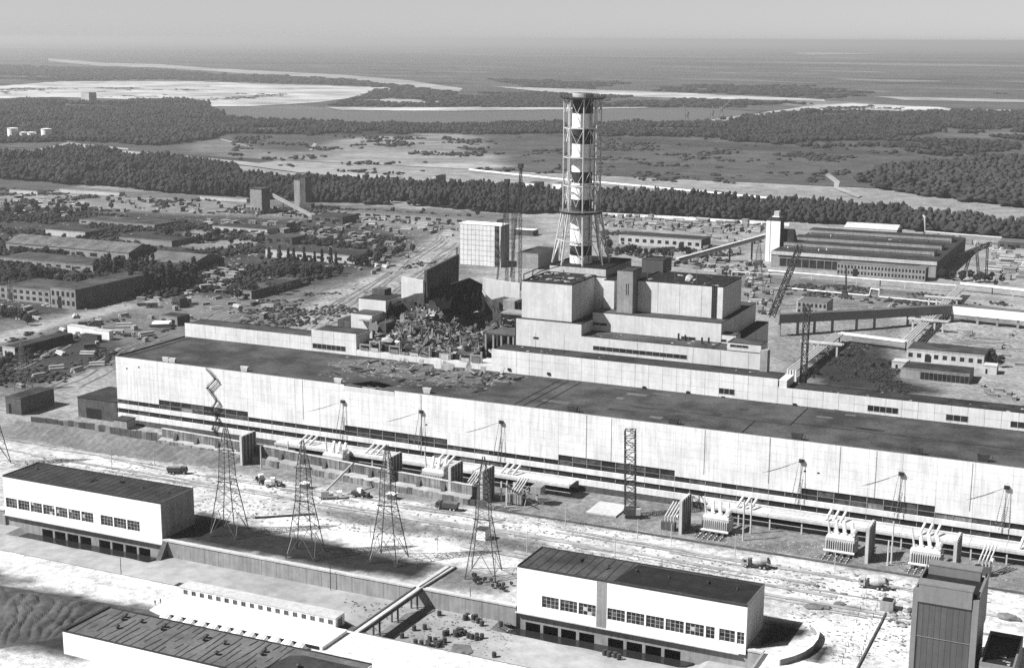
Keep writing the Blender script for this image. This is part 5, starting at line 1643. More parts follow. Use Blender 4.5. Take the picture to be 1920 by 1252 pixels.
# ------------------------------------------------------------------ two-tier concrete shield wall along the yard
rf_ = random.Random(41)
def polyline_panels(parent, pts, z0, z1, step, th, mat, name="wall_panel", vary=0.25):
    for (xa, ya), (xb, yb) in zip(pts[:-1], pts[1:]):
        d = hypot(xb - xa, yb - ya)
        k = max(1, round(d / step))
        for i in range(k):
            f0, f1 = i / k, (i + 1) / k
            a = Vector((xa + (xb - xa) * f0, ya + (yb - ya) * f0, 0))
            b = Vector((xa + (xb - xa) * f1, ya + (yb - ya) * f1, 0))
            g_ = (b - a).normalized() * 0.05
            zt = z1 + rf_.uniform(-vary, vary * 0.3)
            off = Vector((0, rf_.uniform(-.12, .12), 0))
            mm = mat if isinstance(mat, str) else rf_.choice(mat)
            MB().beam(a + g_ + off + Vector((0, 0, (z0 + zt) / 2)), b - g_ + off + Vector((0, 0, (z0 + zt) / 2)), th, zt - z0).build(name, mm, parent)
material("form_concrete", 0.17, 0.35, 0.5, 0.95, streak=0.6, blotch=0.35, blscale=0.15, bump=0.5, bscale=2)
sw = thing("shield_wall", "long two-tier stained concrete wall before the turbine hall", "wall")
lo_ = [(40, -21.5), (81, -24), (146, -31.2), (200, -35)]
hi_ = [(40, -18.0), (81, -20.0), (146, -26.5), (199.6, -31.0)]
polyline_panels(sw, lo_, 0.05, 2.6, 2.4, 0.7, ["form_concrete", "stained_concrete", "concrete"], vary=0.5)
polyline_panels(sw, hi_, 0.05, 6.6, 2.4, 0.8, ["form_concrete", "stained_concrete", "form_concrete"], vary=0.15)
polyline_panels(sw, [(199.8, -31.0), (200.4, -22.0)], 0.05, 6.0, 2.6, 0.7, "dark_concrete")
polyline_panels(sw, [(200.4, -35.0), (207, -34.2)], 0.05, 2.6, 2.6, 0.7, "dark_concrete")
m = MB()
for (xa, ya), (xb, yb) in zip(hi_[:-1], hi_[1:]):
    MB().beam((xa, ya, 6.75), (xb, yb, 6.75), 1.1, 0.28).build("coping", "pale_concrete", sw)
for (xa, ya), (xb, yb), (xc, yc), (xd, yd) in zip(lo_[:-1], lo_[1:], hi_[:-1], hi_[1:]):
    MB().add([(xa, ya + 0.3, 2.3), (xb, yb + 0.3, 2.3), (xd, yd - 0.3, 2.9), (xc, yc - 0.3, 2.9)], [(0, 1, 2, 3)]).build("fill", "sand", sw)
for k in range(13):     # darker buttress piers leaning on the upper tier
    f0 = (k + 0.3) / 13
    x = 44 + 150 * f0
    y = np.interp(x, [p[0] for p in hi_], [p[1] for p in hi_])
    MB().prism_x([(y - 0.35, 2.6), (y - 1.9, 2.6), (y - 0.35, 6.2)], x, x + 1.6).build("buttress", "dark_concrete", sw)
s2 = thing("dark_wall", "dark low concrete wall running past the hall's end", "wall")
polyline_panels(s2, [(-34, -20.0), (-5, -17.0), (39.5, -17.4)], 0.05, 3.8, 3.0, 0.6, ["dark_concrete", "stained_concrete", "dark_concrete"], vary=0.4)
polyline_panels(s2, [(-30, -24.5), (5, -23.0), (39.5, -21.6)], 0.05, 1.6, 3.0, 0.6, ["concrete", "stained_concrete"], vary=0.3)
# eroded earth bank before it
eb = MB()
nx, ny = 60, 14
for i in range(nx):
    for j in range(ny):
        x = -40 + 128 * i / (nx - 1)
        f0 = j / (ny - 1)
        y = -25.2 - 16 * f0 - 2.0 * sin(x * 0.05)
        gully = 0.55 * abs(sin(x * 0.55 + 2.2 * n2(x, y, 0.15, 8) + f0 * 1.6))
        z = max(0.03, 4.2 * (1 - f0) ** 1.2 * (0.45 + 0.55 * math.exp(-((x - 12) / 40) ** 2)) - gully * (1 - f0) * 1.6 * (f0 + 0.25) * 1.6 + 0.3 * (n2(x, y, 0.5, 3) - 0.5))
        eb.v.append((x, y, z if 0 < j < ny - 1 and 0 < i < nx - 1 else (0.02 if j else z)))
for i in range(nx - 1):
    for j in range(ny - 1):
        eb.f.append((i * ny + j, i * ny + j + 1, (i + 1) * ny + j + 1, (i + 1) * ny + j))
struct(eb.build("earth_bank", "gravel"))
dk = thing("dark_shed", "dark windowless lean-to against the hall's end wall", "shed", (-24, -4, 0.05))
bx("wall", "dark_concrete", dk, 0, 23.4, 4, 26, 0, 9.5)
bx("roof", "roof_felt_dark", dk, -0.2, 23.4, 3.8, 26.2, 9.5, 9.8)
bx("doorway", "opening_dark", dk, 5, 14, 3.93, 3.99, 0.1, 5)
o = thing("transformer_hut", "squat dark transformer hut at the foot of the hall", "hut", (4.5, -8.5, 0.05))
bx("wall", "concrete", o, 0, 7.5, 0, 6, 0, 4.2)
bx("roof", "roof_felt_dark", o, -0.3, 7.8, -0.3, 6.3, 4.2, 4.5)

# ------------------------------------------------------------------ blast walls between the transformer bays
bl = {91.2: "dark ribbed blast wall standing above the shield wall near the escape stair", 162.0: "dark ribbed blast wall beside the curved yard crane boom", 189.4: "tall ribbed blast wall rising behind the end of the shield wall",
      203.2: "tallest ribbed blast wall at the end of the shield wall", 283.4: "ribbed blast wall between an open radiator frame and a pale transformer", 350.1: "ribbed blast wall right of the pale finned transformer", 379.0: "ribbed blast wall partly behind the dark tower's roof"}
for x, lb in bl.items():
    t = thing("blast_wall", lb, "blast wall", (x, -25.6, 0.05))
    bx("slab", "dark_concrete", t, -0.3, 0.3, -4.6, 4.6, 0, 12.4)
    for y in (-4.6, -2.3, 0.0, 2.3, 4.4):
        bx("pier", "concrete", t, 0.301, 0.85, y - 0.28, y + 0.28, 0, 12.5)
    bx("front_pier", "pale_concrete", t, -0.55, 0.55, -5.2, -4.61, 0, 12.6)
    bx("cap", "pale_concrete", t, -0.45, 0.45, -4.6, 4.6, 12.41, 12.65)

# busbar platforms along the hall foot
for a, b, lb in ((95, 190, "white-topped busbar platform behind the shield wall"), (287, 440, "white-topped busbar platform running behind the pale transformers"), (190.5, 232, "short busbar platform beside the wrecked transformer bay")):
    t = thing("busbar_platform", lb, "platform", (a, -12.0, 0.05))
    L_ = b - a
    k = max(1, round(L_ / 12))
    for i in range(k):
        bx("deck_slab", "pale_concrete", t, L_ * i / k + 0.05, L_ * (i + 1) / k - 0.05, 0, 7.6, 5.2, 5.7)
        bx("fascia", "pale_concrete", t, L_ * i / k + 0.05, L_ * (i + 1) / k - 0.05, -0.25, -0.005, 4.7, 5.6)
        bx("post", "pale_concrete", t, L_ * i / k + 0.4, L_ * i / k + 0.9, 0.3, 0.8, 0, 5.19)
        MB().beam((L_ * i / k + 0.7, 0.4, 2.6), (L_ * (i + 1) / k + 0.2, 0.4, 2.6), 0.15).build("rail", "steel_pale", t)
    bx("under_deck_shade", "opening_dark", t, 0.4, L_ - 0.4, 10.0, 10.4, 0, 4.6)  # near-black sheet standing in for the shade under the deck
    m = MB().tube((0.5, 0.9, 5.95), (L_ - 0.5, 0.9, 5.95), 0.28, 8)
    m.build("busbar_tube", "pipe_silver", t)
    for i in range(max(1, int(L_ / 30))):
        xc = 12 + i * 33
        if xc > L_ - 8:
            continue
        for q in range(3):
            MB().tube((xc + q * 2.6, 7.0, 8.6), (xc + q * 2.6 - 0.8, 1.2, 6.1), 0.5, 8).build("busbar_tube", "pipe_silver", t)

# ------------------------------------------------------------------ power transformers
def make_transformer():
    t = thing("power_transformer", "x", "transformer", (0, 0, 0))
    MB().prism([(-4.0, -2.2), (4.0, -2.2), (4.4, -1.6), (4.4, 1.6), (4.0, 2.2), (-4.0, 2.2), (-4.4, 1.6), (-4.4, -1.6)], 0.9, 4.6).build("tank", "pale_concrete", t)
    MB().prism([(-3.8, -2.0), (3.8, -2.0), (4.0, 1.6), (-4.0, 1.6)], 4.601, 5.2).build("lid", "white_paint", t)
    for k in range(13):
        bx("radiator_fin", "pale_concrete", t, -3.9 + k * 0.62, -3.9 + k * 0.62 + 0.26, -3.5, -2.25, 1.2, 4.0)
    MB().tube((-4.4, -3.7, 1.15), (4.4, -3.7, 1.15), 0.42, 9).build("cooler_pipe", "pipe_silver", t)
    for k in range(3):
        MB().tube((-1.6 + k * 2.3, 0.2, 5.2), (-2.6 + k * 2.3, 3.6, 8.0), 0.55, 9).build("busbar_elbow", "pipe_silver", t)
        MB().tube((-1.6 + k * 2.3, 0.2, 4.8), (-1.6 + k * 2.3, 0.2, 5.8), 0.7, 9).build("bushing_turret", "pipe_silver", t)
    MB().tube((-3.4, -0.4, 4.6), (-4.6, 1.0, 10.2), 0.42, 8, 0.16).build("bushing", "pale_concrete", t)
    MB().tube((3.2, -1.6, 6.2), (3.2, 2.0, 6.2), 0.75, 10).build("conservator", "pipe_silver", t)
    for x in (-3, -1, 1, 3):
        bx("rail_block", "dark_concrete", t, x - 0.4, x + 0.4, -5.0, 3.0, 0.0, 0.88)
    for k in range(5):
        MB().box(-3.8 + k * 1.7, -3.5 + k * 1.7, -9.2, -4.2, 0.05, 0.35).build("track_sleeper", "pale_concrete", t)
    bx("track_rail", "dark_concrete", t, -4.6, 4.2, -6.9, -6.6, 0.36, 0.55)
    bx("track_rail", "dark_concrete", t, -4.6, 4.2, -8.7, -8.4, 0.36, 0.55)
    return t
tr = make_transformer()
for i, (x, y, lb) in enumerate(((294.5, -21.5, "pale finned transformer standing right beside the open radiator frame's blast wall"), (340.0, -23.2, "pale finned transformer between a lamp post and a blast wall"), (369.0, -23.6, "pale finned transformer directly behind the dark tower's roof edge"), (128.0, -15.5, "transformer half hidden behind the shield wall"), (176, -17, "transformer with slanting pipes behind the shield wall's right part"))):
    o = tr if i == 0 else copy_tree(tr)
    o.scale = (1.22, 1.15, 1.2)
    o.location = (x, y, 0.05)
    o["label"] = lb
# stepped radiator frames
def make_frame():
    t = thing("radiator_frame", "x", "radiator", (0, 0, 0))
    for k in range(4):
        x = -1.8 + k * 1.1
        m = MB().tube((x, -3.4, 0.2), (x, -3.4, 5.0), 0.3, 8).tube((x, -3.4, 5.0), (x + 1.2, 2.4, 9.0), 0.3, 8)
        m.build("cooling_tube", "pale_concrete", t)
    bx("base_box", "dark_concrete", t, -3.0, 2.2, -4.6, -2.6, 0, 3.2)
    MB().lump((2.0, -0.6, 4.4), 1.0, (1, 1, 1.2), rf_, 0.1).build("expansion_vessel", "pipe_silver", t)
    return t
fr = make_frame()
for i, (x, y, lb) in enumerate(((278.5, -24.5, "stepped radiator tubes leaning on the blast wall next to the crawler crane"), (196.5, -24.0, "stepped radiator tubes left of the tallest blast wall"), (215.5, -22.5, "radiator tubes amid the wrecked bay right of the tallest blast wall"), (388.0, -21.0, "stepped radiator tubes behind the dark tower's far corner"))):
    o = fr if i == 0 else copy_tree(fr)
    o.location = (x, y, 0.05)
    o["label"] = lb
# wrecked transformer bay at the end of the shield wall
wt = thing("wrecked_transformer", "jumbled wreck of a transformer bay with leaning posts", "wreck", (216, -24, 0.05))
for k in range(7):
    x, y = rf_.uniform(-7, 8), rf_.uniform(-5, 5)
    bx("post", "pale_concrete", wt, x - 0.25, x + 0.25, y - 0.25, y + 0.25, 0, rf_.uniform(5, 8))
bx("tank", "dark_concrete", wt, -4, 2, -2, 2, 0.3, 4.0)
bx("frame_box", "concrete", wt, 5.2, 9.5, -1, 3.5, 5.0, 7.6)
for k in range(10):
    x = -4 + k * 0.7
    bx("radiator_fin", "pale_concrete", wt, x, x + 0.25, -3.6, -2.1, 0.6, 4.4)
for k in range(12):
    MB().beam((rf_.uniform(-8, 6), rf_.uniform(-4, 4), rf_.uniform(4, 7)), (rf_.uniform(-8, 9), rf_.uniform(-6, 4), rf_.uniform(0.2, 6)), rf_.uniform(0.2, 0.5)).build("fallen_bar", rf_.choice(["steel", "concrete", "steel_dark"]), wt)
for k in range(9):
    o = MB().obox((0, 0, 0), (rf_.uniform(3, 6.5), 0.4, 0.35)).build("timber_beam", rf_.choice(["wood", "pale_concrete"]))
    o.location = (213 + rf_.uniform(-6, 6), -32.5 + rf_.uniform(-2.5, 2), 0.3 + 0.05 * k)
    o.rotation_euler.z = 0.4 + rf_.uniform(-.3, .5)
    tag(o, "loose beam lying before the wrecked transformer bay", "beam", "loose beams by the wreck")
# kerb of the gravel yard, dark trench
kb = bx("yard_kerb", "dark_concrete", None, 204, 430, -36.6, -35.6, 0.0, 0.55)
tag(kb, "dark kerb along the edge of the gravel transformer yard", "kerb")
o = bx("foundation_slab", "pale_concrete", None, 244, 256, -24, -10, 0.12, 0.7)
tag(o, "pale concrete foundation slab on the gravel left of the crawler crane", "slab")
for (px, py) in ((1110, 945), (1150, 935), (1190, 915)):
    pass

# ------------------------------------------------------------------ crawler crane with a lattice mast before the hall
cr = thing("crawler_crane", "dark crawler crane with a tall lattice mast before the hall wall", "crane", (261.5, -20.5, 0.1), 0.25)
for s in (-2.0, 2.0):
    m = MB()
    m.prism_y([(-3.0, 0.6), (-2.5, 0.0), (2.5, 0.0), (3.0, 0.6), (2.5, 1.3), (-2.5, 1.3)], s - 0.45, s + 0.45)
    m.build("track", "tyre", cr)
MB().prism([(-3.4, -1.9), (1.9, -1.9), (2.4, -1.2), (2.4, 1.2), (1.9, 1.9), (-3.4, 1.9)], 1.35, 3.6).build("engine_house", "truck_dark", cr)
bx("cab", "truck_paint", cr, 1.3, 3.0, -2.3, -0.6, 1.5, 3.9)
def lattice(parent, p, q, w, n, mat, mat2=None, th=0.13):
    p, q = Vector(p), Vector(q)
    d = (q - p).normalized()
    up = Vector((0, 1, 0)) if abs(d.z) > 0.8 else Vector((0, 0, 1))
    a = d.cross(up).normalized() * w / 2
    b = d.cross(a).normalized() * w / 2
    cs = [(-1, -1), (1, -1), (1, 1), (-1, 1)]
    for i, j in cs:
        MB().beam(p + a * i + b * j, q + a * i + b * j, th * 1.5).build("chord", mat, parent)
    m = MB()
    for k in range(n):
        s0, s1 = p + (q - p) * (k / n), p + (q - p) * ((k + 1) / n)
        for e in range(4):
            c0, c1 = cs[e], cs[(e + 1) % 4]
            if k % 2:
                c0, c1 = c1, c0
            m.beam(s0 + a * c0[0] + b * c0[1], s1 + a * c1[0] + b * c1[1], th)
            m.beam(s1 + a * cs[e][0] + b * cs[e][1], s1 + a * cs[(e + 1) % 4][0] + b * cs[(e + 1) % 4][1], th)
    stuff(m.build("lacing", mat2 or mat, parent))
lattice(cr, (-1.2, 1.0, 3.4), (-2.0, 2.2, 33.0), 3.8, 11, "steel_dark", None, 0.2)
MB().beam((-2.0, 2.2, 33.0), (-0.5, -2.5, 34.5), 0.4).build("jib_head", "steel_dark", cr)

# ------------------------------------------------------------------ yard vehicles
wheel_me = MB().lathe([(0.15, -0.16), (0.52, -0.16), (0.55, -0.05), (0.55, 0.05), (0.52, 0.16), (0.15, 0.16)], (0, 0, 0), 14).mesh("tyre", "tyre")
hub_me = MB().lathe([(0.02, 0.17), (0.3, 0.17), (0.3, 0.12)], (0, 0, 0), 10).mesh("rim", "steel_pale")
def wheels(t, xs, w=1.0):
    for x in xs:
        for s in (-1, 1):
            o = lnk("wheel", wheel_me, t, (x, s * w, 0.55))
            o.rotation_euler = (pi / 2 * (1 if s < 0 else -1), 0, 0)
            lnk("rim", hub_me, o)
def cab(t, mat, x0=2.2):
    MB().prism_y([(x0, 0.8), (x0 + 1.9, 0.8), (x0 + 1.9, 1.7), (x0 + 1.55, 2.75), (x0 + 0.1, 2.8), (x0, 2.6)], -1.15, 1.15).build("cab", mat, t)
    bx("windscreen", "glass_dark", t, x0 + 1.72, x0 + 1.93, -0.95, 0.95, 1.75, 2.3)
    for s in (-1.17, 1.155):
        bx("side_window", "glass_dark", t, x0 + 0.5, x0 + 1.4, s, s + 0.015, 1.75, 2.5)
    for s in (-0.8, 0.6):
        bx("headlight", "white_paint", t, x0 + 1.9, x0 + 1.95, s, s + 0.25, 1.0, 1.2)
def mixer(loc, rz, label):
    t = thing("concrete_mixer_truck", label, "truck", (*loc, 0.12), rz)
    bx("chassis", "truck_dark", t, -3.9, 2.2, -0.9, 0.9, 0.55, 0.95)
    cab(t, "truck_paint", 2.2)
    wheels(t, (3.0, -1.4, -2.7))
    m = MB().lathe([(0.05, -2.3), (0.9, -2.3), (1.35, -0.9), (1.35, 0.4), (0.7, 2.3), (0.6, 2.5), (0.05, 2.5)], (0, 0, 0), 16)
    d = m.build("drum", "truck_paint", t)
    d.location = (-1.2, 0, 2.25)
    d.rotation_euler = (0, -pi / 2 + 0.18, 0)
    MB().prism_y([(-4.2, 2.6), (-3.6, 3.5), (-3.3, 3.5), (-3.6, 2.0), (-4.4, 1.6)], -0.7, 0.7).build("chute", "truck_dark", t)
    bx("water_tank", "truck_dark", t, 1.2, 1.9, -1.0, 1.0, 1.0, 2.7)
    t.scale = (1.12, 1.12, 1.12)
    return t
mixer(P(1417, 1064), pi + 0.12, "concrete mixer truck alone on the wide sandy road")
mixer(P(1637, 1103), pi + 0.05, "concrete mixer truck beside the post rows near the dark tower")
def dump(loc, rz, label, mat="truck_dark", cm="truck_dark"):
    t = thing("dump_truck", label, "truck", (*loc, 0.12), rz)
    bx("chassis", "truck_dark", t, -3.4, 2.2, -0.9, 0.9, 0.55, 0.95)
    cab(t, cm, 2.2)
    wheels(t, (3.0, -1.2, -2.5))
    MB().prism_y([(-3.6, 1.7), (-3.3, 1.05), (1.7, 1.05), (1.9, 2.6), (-3.9, 2.5)], -1.25, 1.25).build("tipper_body", mat, t)
    bx("load", "gravel", t, -3.5, 1.6, -1.1, 1.1, 2.5, 2.72)
    return t
dump(P(332, 888), 0.4, "dark dump truck standing alone on the sandy yard before the shield wall").scale = (1.05,) * 3
dump(P(840, 956), pi + 0.1, "dark dump truck passing the end of the shield wall").scale = (1.15,) * 3
def loader(loc, rz, label, mat="truck_paint"):
    t = thing("wheel_loader", label, "loader", (*loc, 0.12), rz)
    MB().prism_y([(-3.0, 0.9), (-0.4, 0.9), (-0.4, 2.2), (-2.8, 2.0)], -1.0, 1.0).build("engine_cover", mat, t)
    bx("cab", "white_paint", t, -0.8, 0.7, -0.8, 0.8, 1.6, 3.1)
    bx("cab_window", "glass_dark", t, 0.705, 0.73, -0.7, 0.7, 2.1, 2.9)
    bx("front_frame", mat, t, -0.35, 1.6, -0.7, 0.7, 0.8, 1.55)
    wheels(t, (1.2, -1.7), 1.15)
    for s in (-0.8, 0.8):
        MB().beam((0.6, s, 1.9), (3.0, s, 0.9), 0.25, 0.35).build("lift_arm", "truck_dark", t)
    MB().prism_y([(2.8, 0.2), (4.0, 0.15), (4.1, 0.4), (3.2, 0.6), (3.0, 1.6), (2.8, 1.6)], -1.4, 1.4).build("bucket", "truck_dark", t)
    t.scale = (1.15,) * 3
    return t
loader(P(512, 912), 0.5, "pale wheel loader at a dug patch before the shield wall", "truck_white")
loader(P(675, 932), 0.2, "small dark wheel loader right of the mobile crane", "truck_dark")
loader(P(490, 905), 2.4, "dark wheel loader next to the pale wheel loader", "truck_dark")
# mobile crane with slanting telescopic boom
mc = thing("mobile_crane", "mobile crane with its long boom raised over the shield wall", "crane", (*P(620, 935), 0.12), 0.55)
bx("carrier", "truck_paint", mc, -4.5, 3.2, -1.2, 1.2, 0.7, 1.4)
wheels(mc, (2.2, -1.6, -3.2), 1.05)
bx("cab", "truck_white", mc, 2.4, 4.4, -1.2, 1.2, 0.9, 2.9)
bx("windscreen", "glass_dark", mc, 4.405, 4.43, -1.0, 1.0, 1.8, 2.6)
bx("slew_house", "truck_paint", mc, -3.6, -0.6, -1.1, 1.1, 1.41, 3.2)
tip = Vector((*onY(662, 868, -36)[:1], -36.0, onY(662, 868, -36)[1]))
lo3 = Matrix.Rotation(-0.55, 3, 'Z') @ (tip - Vector(mc.location))
MB().beam((-2.0, 0, 3.0), lo3, 0.55, 0.7).build("boom", "truck_paint", mc)
MB().beam(lo3, lo3 + Vector((1.8, 0.4, 0.5)), 0.3).build("boom_head", "truck_dark", mc)
MB().beam(lo3, lo3 + Vector((1.0, 0.2, -4.0)), 0.1).build("hoist_rope", "steel_dark", mc)
for (px, py, lb) in ((572, 915, "small white hut with dark legs between the yard vehicles"), (735, 935, "small shed beside the pylon foot in the yard")):
    t = thing("site_hut", lb, "hut", (*P(px, py), 0.12))
    bx("wall", "dark_concrete", t, -1.5, 1.5, -1.2, 1.2, 0, 2.0)
    bx("roof", "white_paint", t, -1.9, 1.9, -1.6, 1.6, 2.0, 2.25)
o = thing("pipe_stack", "long dark pipe lying on the white sand bed by the pylons", "pipe", (*P(480, 972), 0.4))
MB().tube((0, 0, 0), (*[b - a for a, b in zip(P(480, 972), P(590, 965))], 0.0), 0.45, 8).build("pipe", "steel_dark", o)
MB().tube((0, 0, 0.1), (-1.4, 0.3, 0.1), 0.55, 8).build("flange", "steel", o)
# ------------------------------------------------------------------ buildings of the middle distance
rg = random.Random(61)
def shed(name, label, cat, fl, fr, depth, h, wall="pale_concrete", roof="roof_felt_dark", wins=0, group=None, gable=0.0, winrows=1, side=None, z0w=0.35, door=True, h2=None):
    """flat or gabled shed; fl, fr = photo pixels of the near ground corners"""
    (xa, ya), (xb, yb) = P(*fl), P(*fr)
    y = (ya + yb) / 2
    t = thing(name, label, cat, (xa, y, 0.05), 0, group)
    L_ = xb - xa
    bx("wall", wall, t, 0, L_, 0, depth, 0, h)
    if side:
        bx("end_wall", side, t, L_ + 0.002, L_ + 0.25, 0.02, depth - 0.02, 0, h)  # darker end colour carries the shade of the right-hand face
    if gable:
        MB().prism_x([(-0.4, h), (depth + 0.4, h), (depth + 0.4, h + 0.15), (depth / 2, h + gable), (-0.4, h + 0.15)], -0.3, L_ + 0.35).build("roof", roof, t)
    else:
        bx("roof", roof, t, 0.2, L_ - 0.1, 0.2, depth - 0.2, h, h + 0.2)
        bx("eaves", wall, t, -0.15, L_ + 0.26, -0.2, 0.19, h + 0.001, h + 0.35)
    if wins:
        for r in range(winrows):
            zb = h * (0.35 if winrows == 1 else 0.18 + 0.45 * r)
            zt = zb + (h * 0.36 if winrows == 1 else h * 0.24)
            for k in range(wins):
                x0 = L_ * (k + 0.25) / wins
                bx("window", rg.choice(["glass_dark", "glass_dark", "opening_dark"]), t, x0, x0 + L_ * 0.5 / wins, -0.08, -0.01, zb, zt)
    if door:
        dx = L_ * rg.uniform(0.1, 0.8)
        bx("door", "opening_dark", t, dx, dx + min(3.5, L_ * 0.15), -0.07, -0.012, 0.05, h * 0.6)
    return t

G1 = "sheds of the construction base"
# --- left: the construction base
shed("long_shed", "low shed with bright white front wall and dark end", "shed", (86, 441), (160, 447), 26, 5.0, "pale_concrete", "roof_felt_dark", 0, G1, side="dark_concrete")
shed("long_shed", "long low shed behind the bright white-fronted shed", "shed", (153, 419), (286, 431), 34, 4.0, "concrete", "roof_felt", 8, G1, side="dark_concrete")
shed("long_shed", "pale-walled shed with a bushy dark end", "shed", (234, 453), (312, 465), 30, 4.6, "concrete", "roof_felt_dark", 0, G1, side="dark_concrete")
shed("workshop_hall", "long hall with a broad pale sloping roof and dark gable", "workshop", (30, 470), (225, 497), 34, 8.0, "concrete", "roof_dust", 9, G1, 5.5, side="burnt")  # near-black gable colour is painted shade
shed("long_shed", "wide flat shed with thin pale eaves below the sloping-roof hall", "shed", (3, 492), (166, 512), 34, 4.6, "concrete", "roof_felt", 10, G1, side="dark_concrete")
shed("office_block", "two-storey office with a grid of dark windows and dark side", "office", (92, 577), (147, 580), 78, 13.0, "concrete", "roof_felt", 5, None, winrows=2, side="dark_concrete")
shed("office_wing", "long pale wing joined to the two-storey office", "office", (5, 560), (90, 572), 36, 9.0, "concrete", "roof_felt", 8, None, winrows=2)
shed("workshop_hall", "workshop with pale sloping roof above the dark row of trees", "workshop", (276, 503), (352, 515), 40, 7.0, "dark_concrete", "roof_felt_pale", 6, G1, 5.0, side="burnt")  # gable coloured near black for its shaded side
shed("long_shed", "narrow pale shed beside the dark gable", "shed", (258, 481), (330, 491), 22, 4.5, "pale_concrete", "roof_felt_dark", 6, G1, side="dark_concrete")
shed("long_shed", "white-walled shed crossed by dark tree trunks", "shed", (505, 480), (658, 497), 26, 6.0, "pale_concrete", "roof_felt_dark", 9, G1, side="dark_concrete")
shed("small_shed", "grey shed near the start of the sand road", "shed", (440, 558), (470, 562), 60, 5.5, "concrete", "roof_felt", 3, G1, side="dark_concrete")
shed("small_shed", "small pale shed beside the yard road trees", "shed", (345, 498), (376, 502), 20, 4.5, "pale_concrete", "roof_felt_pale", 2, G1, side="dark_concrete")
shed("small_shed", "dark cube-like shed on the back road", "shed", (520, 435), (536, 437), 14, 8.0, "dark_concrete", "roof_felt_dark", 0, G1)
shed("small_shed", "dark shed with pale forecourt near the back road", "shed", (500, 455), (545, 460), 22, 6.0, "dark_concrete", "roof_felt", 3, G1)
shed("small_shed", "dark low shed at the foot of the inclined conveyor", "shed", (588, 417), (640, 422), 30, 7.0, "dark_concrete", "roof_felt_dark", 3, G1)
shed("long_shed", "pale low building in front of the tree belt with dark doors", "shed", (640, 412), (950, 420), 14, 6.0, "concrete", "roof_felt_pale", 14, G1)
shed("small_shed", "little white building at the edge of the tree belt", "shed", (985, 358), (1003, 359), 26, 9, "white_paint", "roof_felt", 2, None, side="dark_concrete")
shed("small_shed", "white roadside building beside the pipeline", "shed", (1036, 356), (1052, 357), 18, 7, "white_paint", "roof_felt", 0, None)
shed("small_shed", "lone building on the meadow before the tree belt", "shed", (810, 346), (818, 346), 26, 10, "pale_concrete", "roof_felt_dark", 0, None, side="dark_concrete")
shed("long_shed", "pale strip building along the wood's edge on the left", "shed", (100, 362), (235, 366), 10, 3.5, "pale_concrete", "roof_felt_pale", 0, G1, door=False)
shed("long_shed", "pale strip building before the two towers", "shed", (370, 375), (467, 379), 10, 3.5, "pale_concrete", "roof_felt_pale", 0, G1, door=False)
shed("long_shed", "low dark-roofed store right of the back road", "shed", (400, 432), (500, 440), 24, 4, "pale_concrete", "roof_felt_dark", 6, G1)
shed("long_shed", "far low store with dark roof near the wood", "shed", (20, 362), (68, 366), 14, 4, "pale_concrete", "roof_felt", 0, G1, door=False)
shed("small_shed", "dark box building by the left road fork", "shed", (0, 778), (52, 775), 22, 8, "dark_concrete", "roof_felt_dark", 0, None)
shed("small_shed", "long dark shed with a bright pale end on the left verge", "shed", (0, 668), (34, 668), 46, 5, "pale_concrete", "roof_felt_dark", 0, None, side="burnt")  # near-black long side stands for the shadow there
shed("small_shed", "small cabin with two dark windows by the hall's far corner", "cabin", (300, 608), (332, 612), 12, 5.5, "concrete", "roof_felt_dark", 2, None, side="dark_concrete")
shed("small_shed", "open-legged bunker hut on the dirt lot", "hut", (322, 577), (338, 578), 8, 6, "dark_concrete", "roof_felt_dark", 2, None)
for i, (px, py) in enumerate(((145, 627), (170, 631), (195, 636))):
    x, y = P(px, py)
    t = thing("white_container", "white box container in a row beside the left dirt road", "container", (x, y, 0.05), 0.05, "row of white containers")
    bx("body", "white_paint", t, -5.5, 5.5, -2, 2, 0.3, 5.4)
    bx("roof", "pale_concrete", t, -5.6, 5.6, -2.1, 2.1, 5.41, 5.6)
    for k in range(4):
        bx("skid", "steel_dark", t, -5 + k * 3.2, -4.4 + k * 3.2, -1.9, 1.9, 0, 0.29)
x, y = P(172, 640)
t = bx("dark_container", "truck_dark", None, -6, 6, -2, 2, 0, 4)
t.location = (x, y, 0.05)
bx("roof", "steel_dark", t, -6.1, 6.1, -2.1, 2.1, 4.01, 4.2)
tag(t, "dark box container before the row of white containers", "container")
t = thing("collapsed_tent", "bright white bundle of pipes on a dark trailer by the hall's far corner", "load", (*P(305, 613), 0.05), 0.3)
for k in range(6):
    MB().tube((-6, -2 + k * 0.8, 2.0 + 0.6 * (k % 2)), (5, -1.6 + k * 0.8, 2.6 + 0.5 * (k % 2)), 0.65, 8).build("pipe", "white_paint", t)
bx("trailer", "truck_dark", t, -8, 6, -2.6, 2.6, 0.5, 1.3)

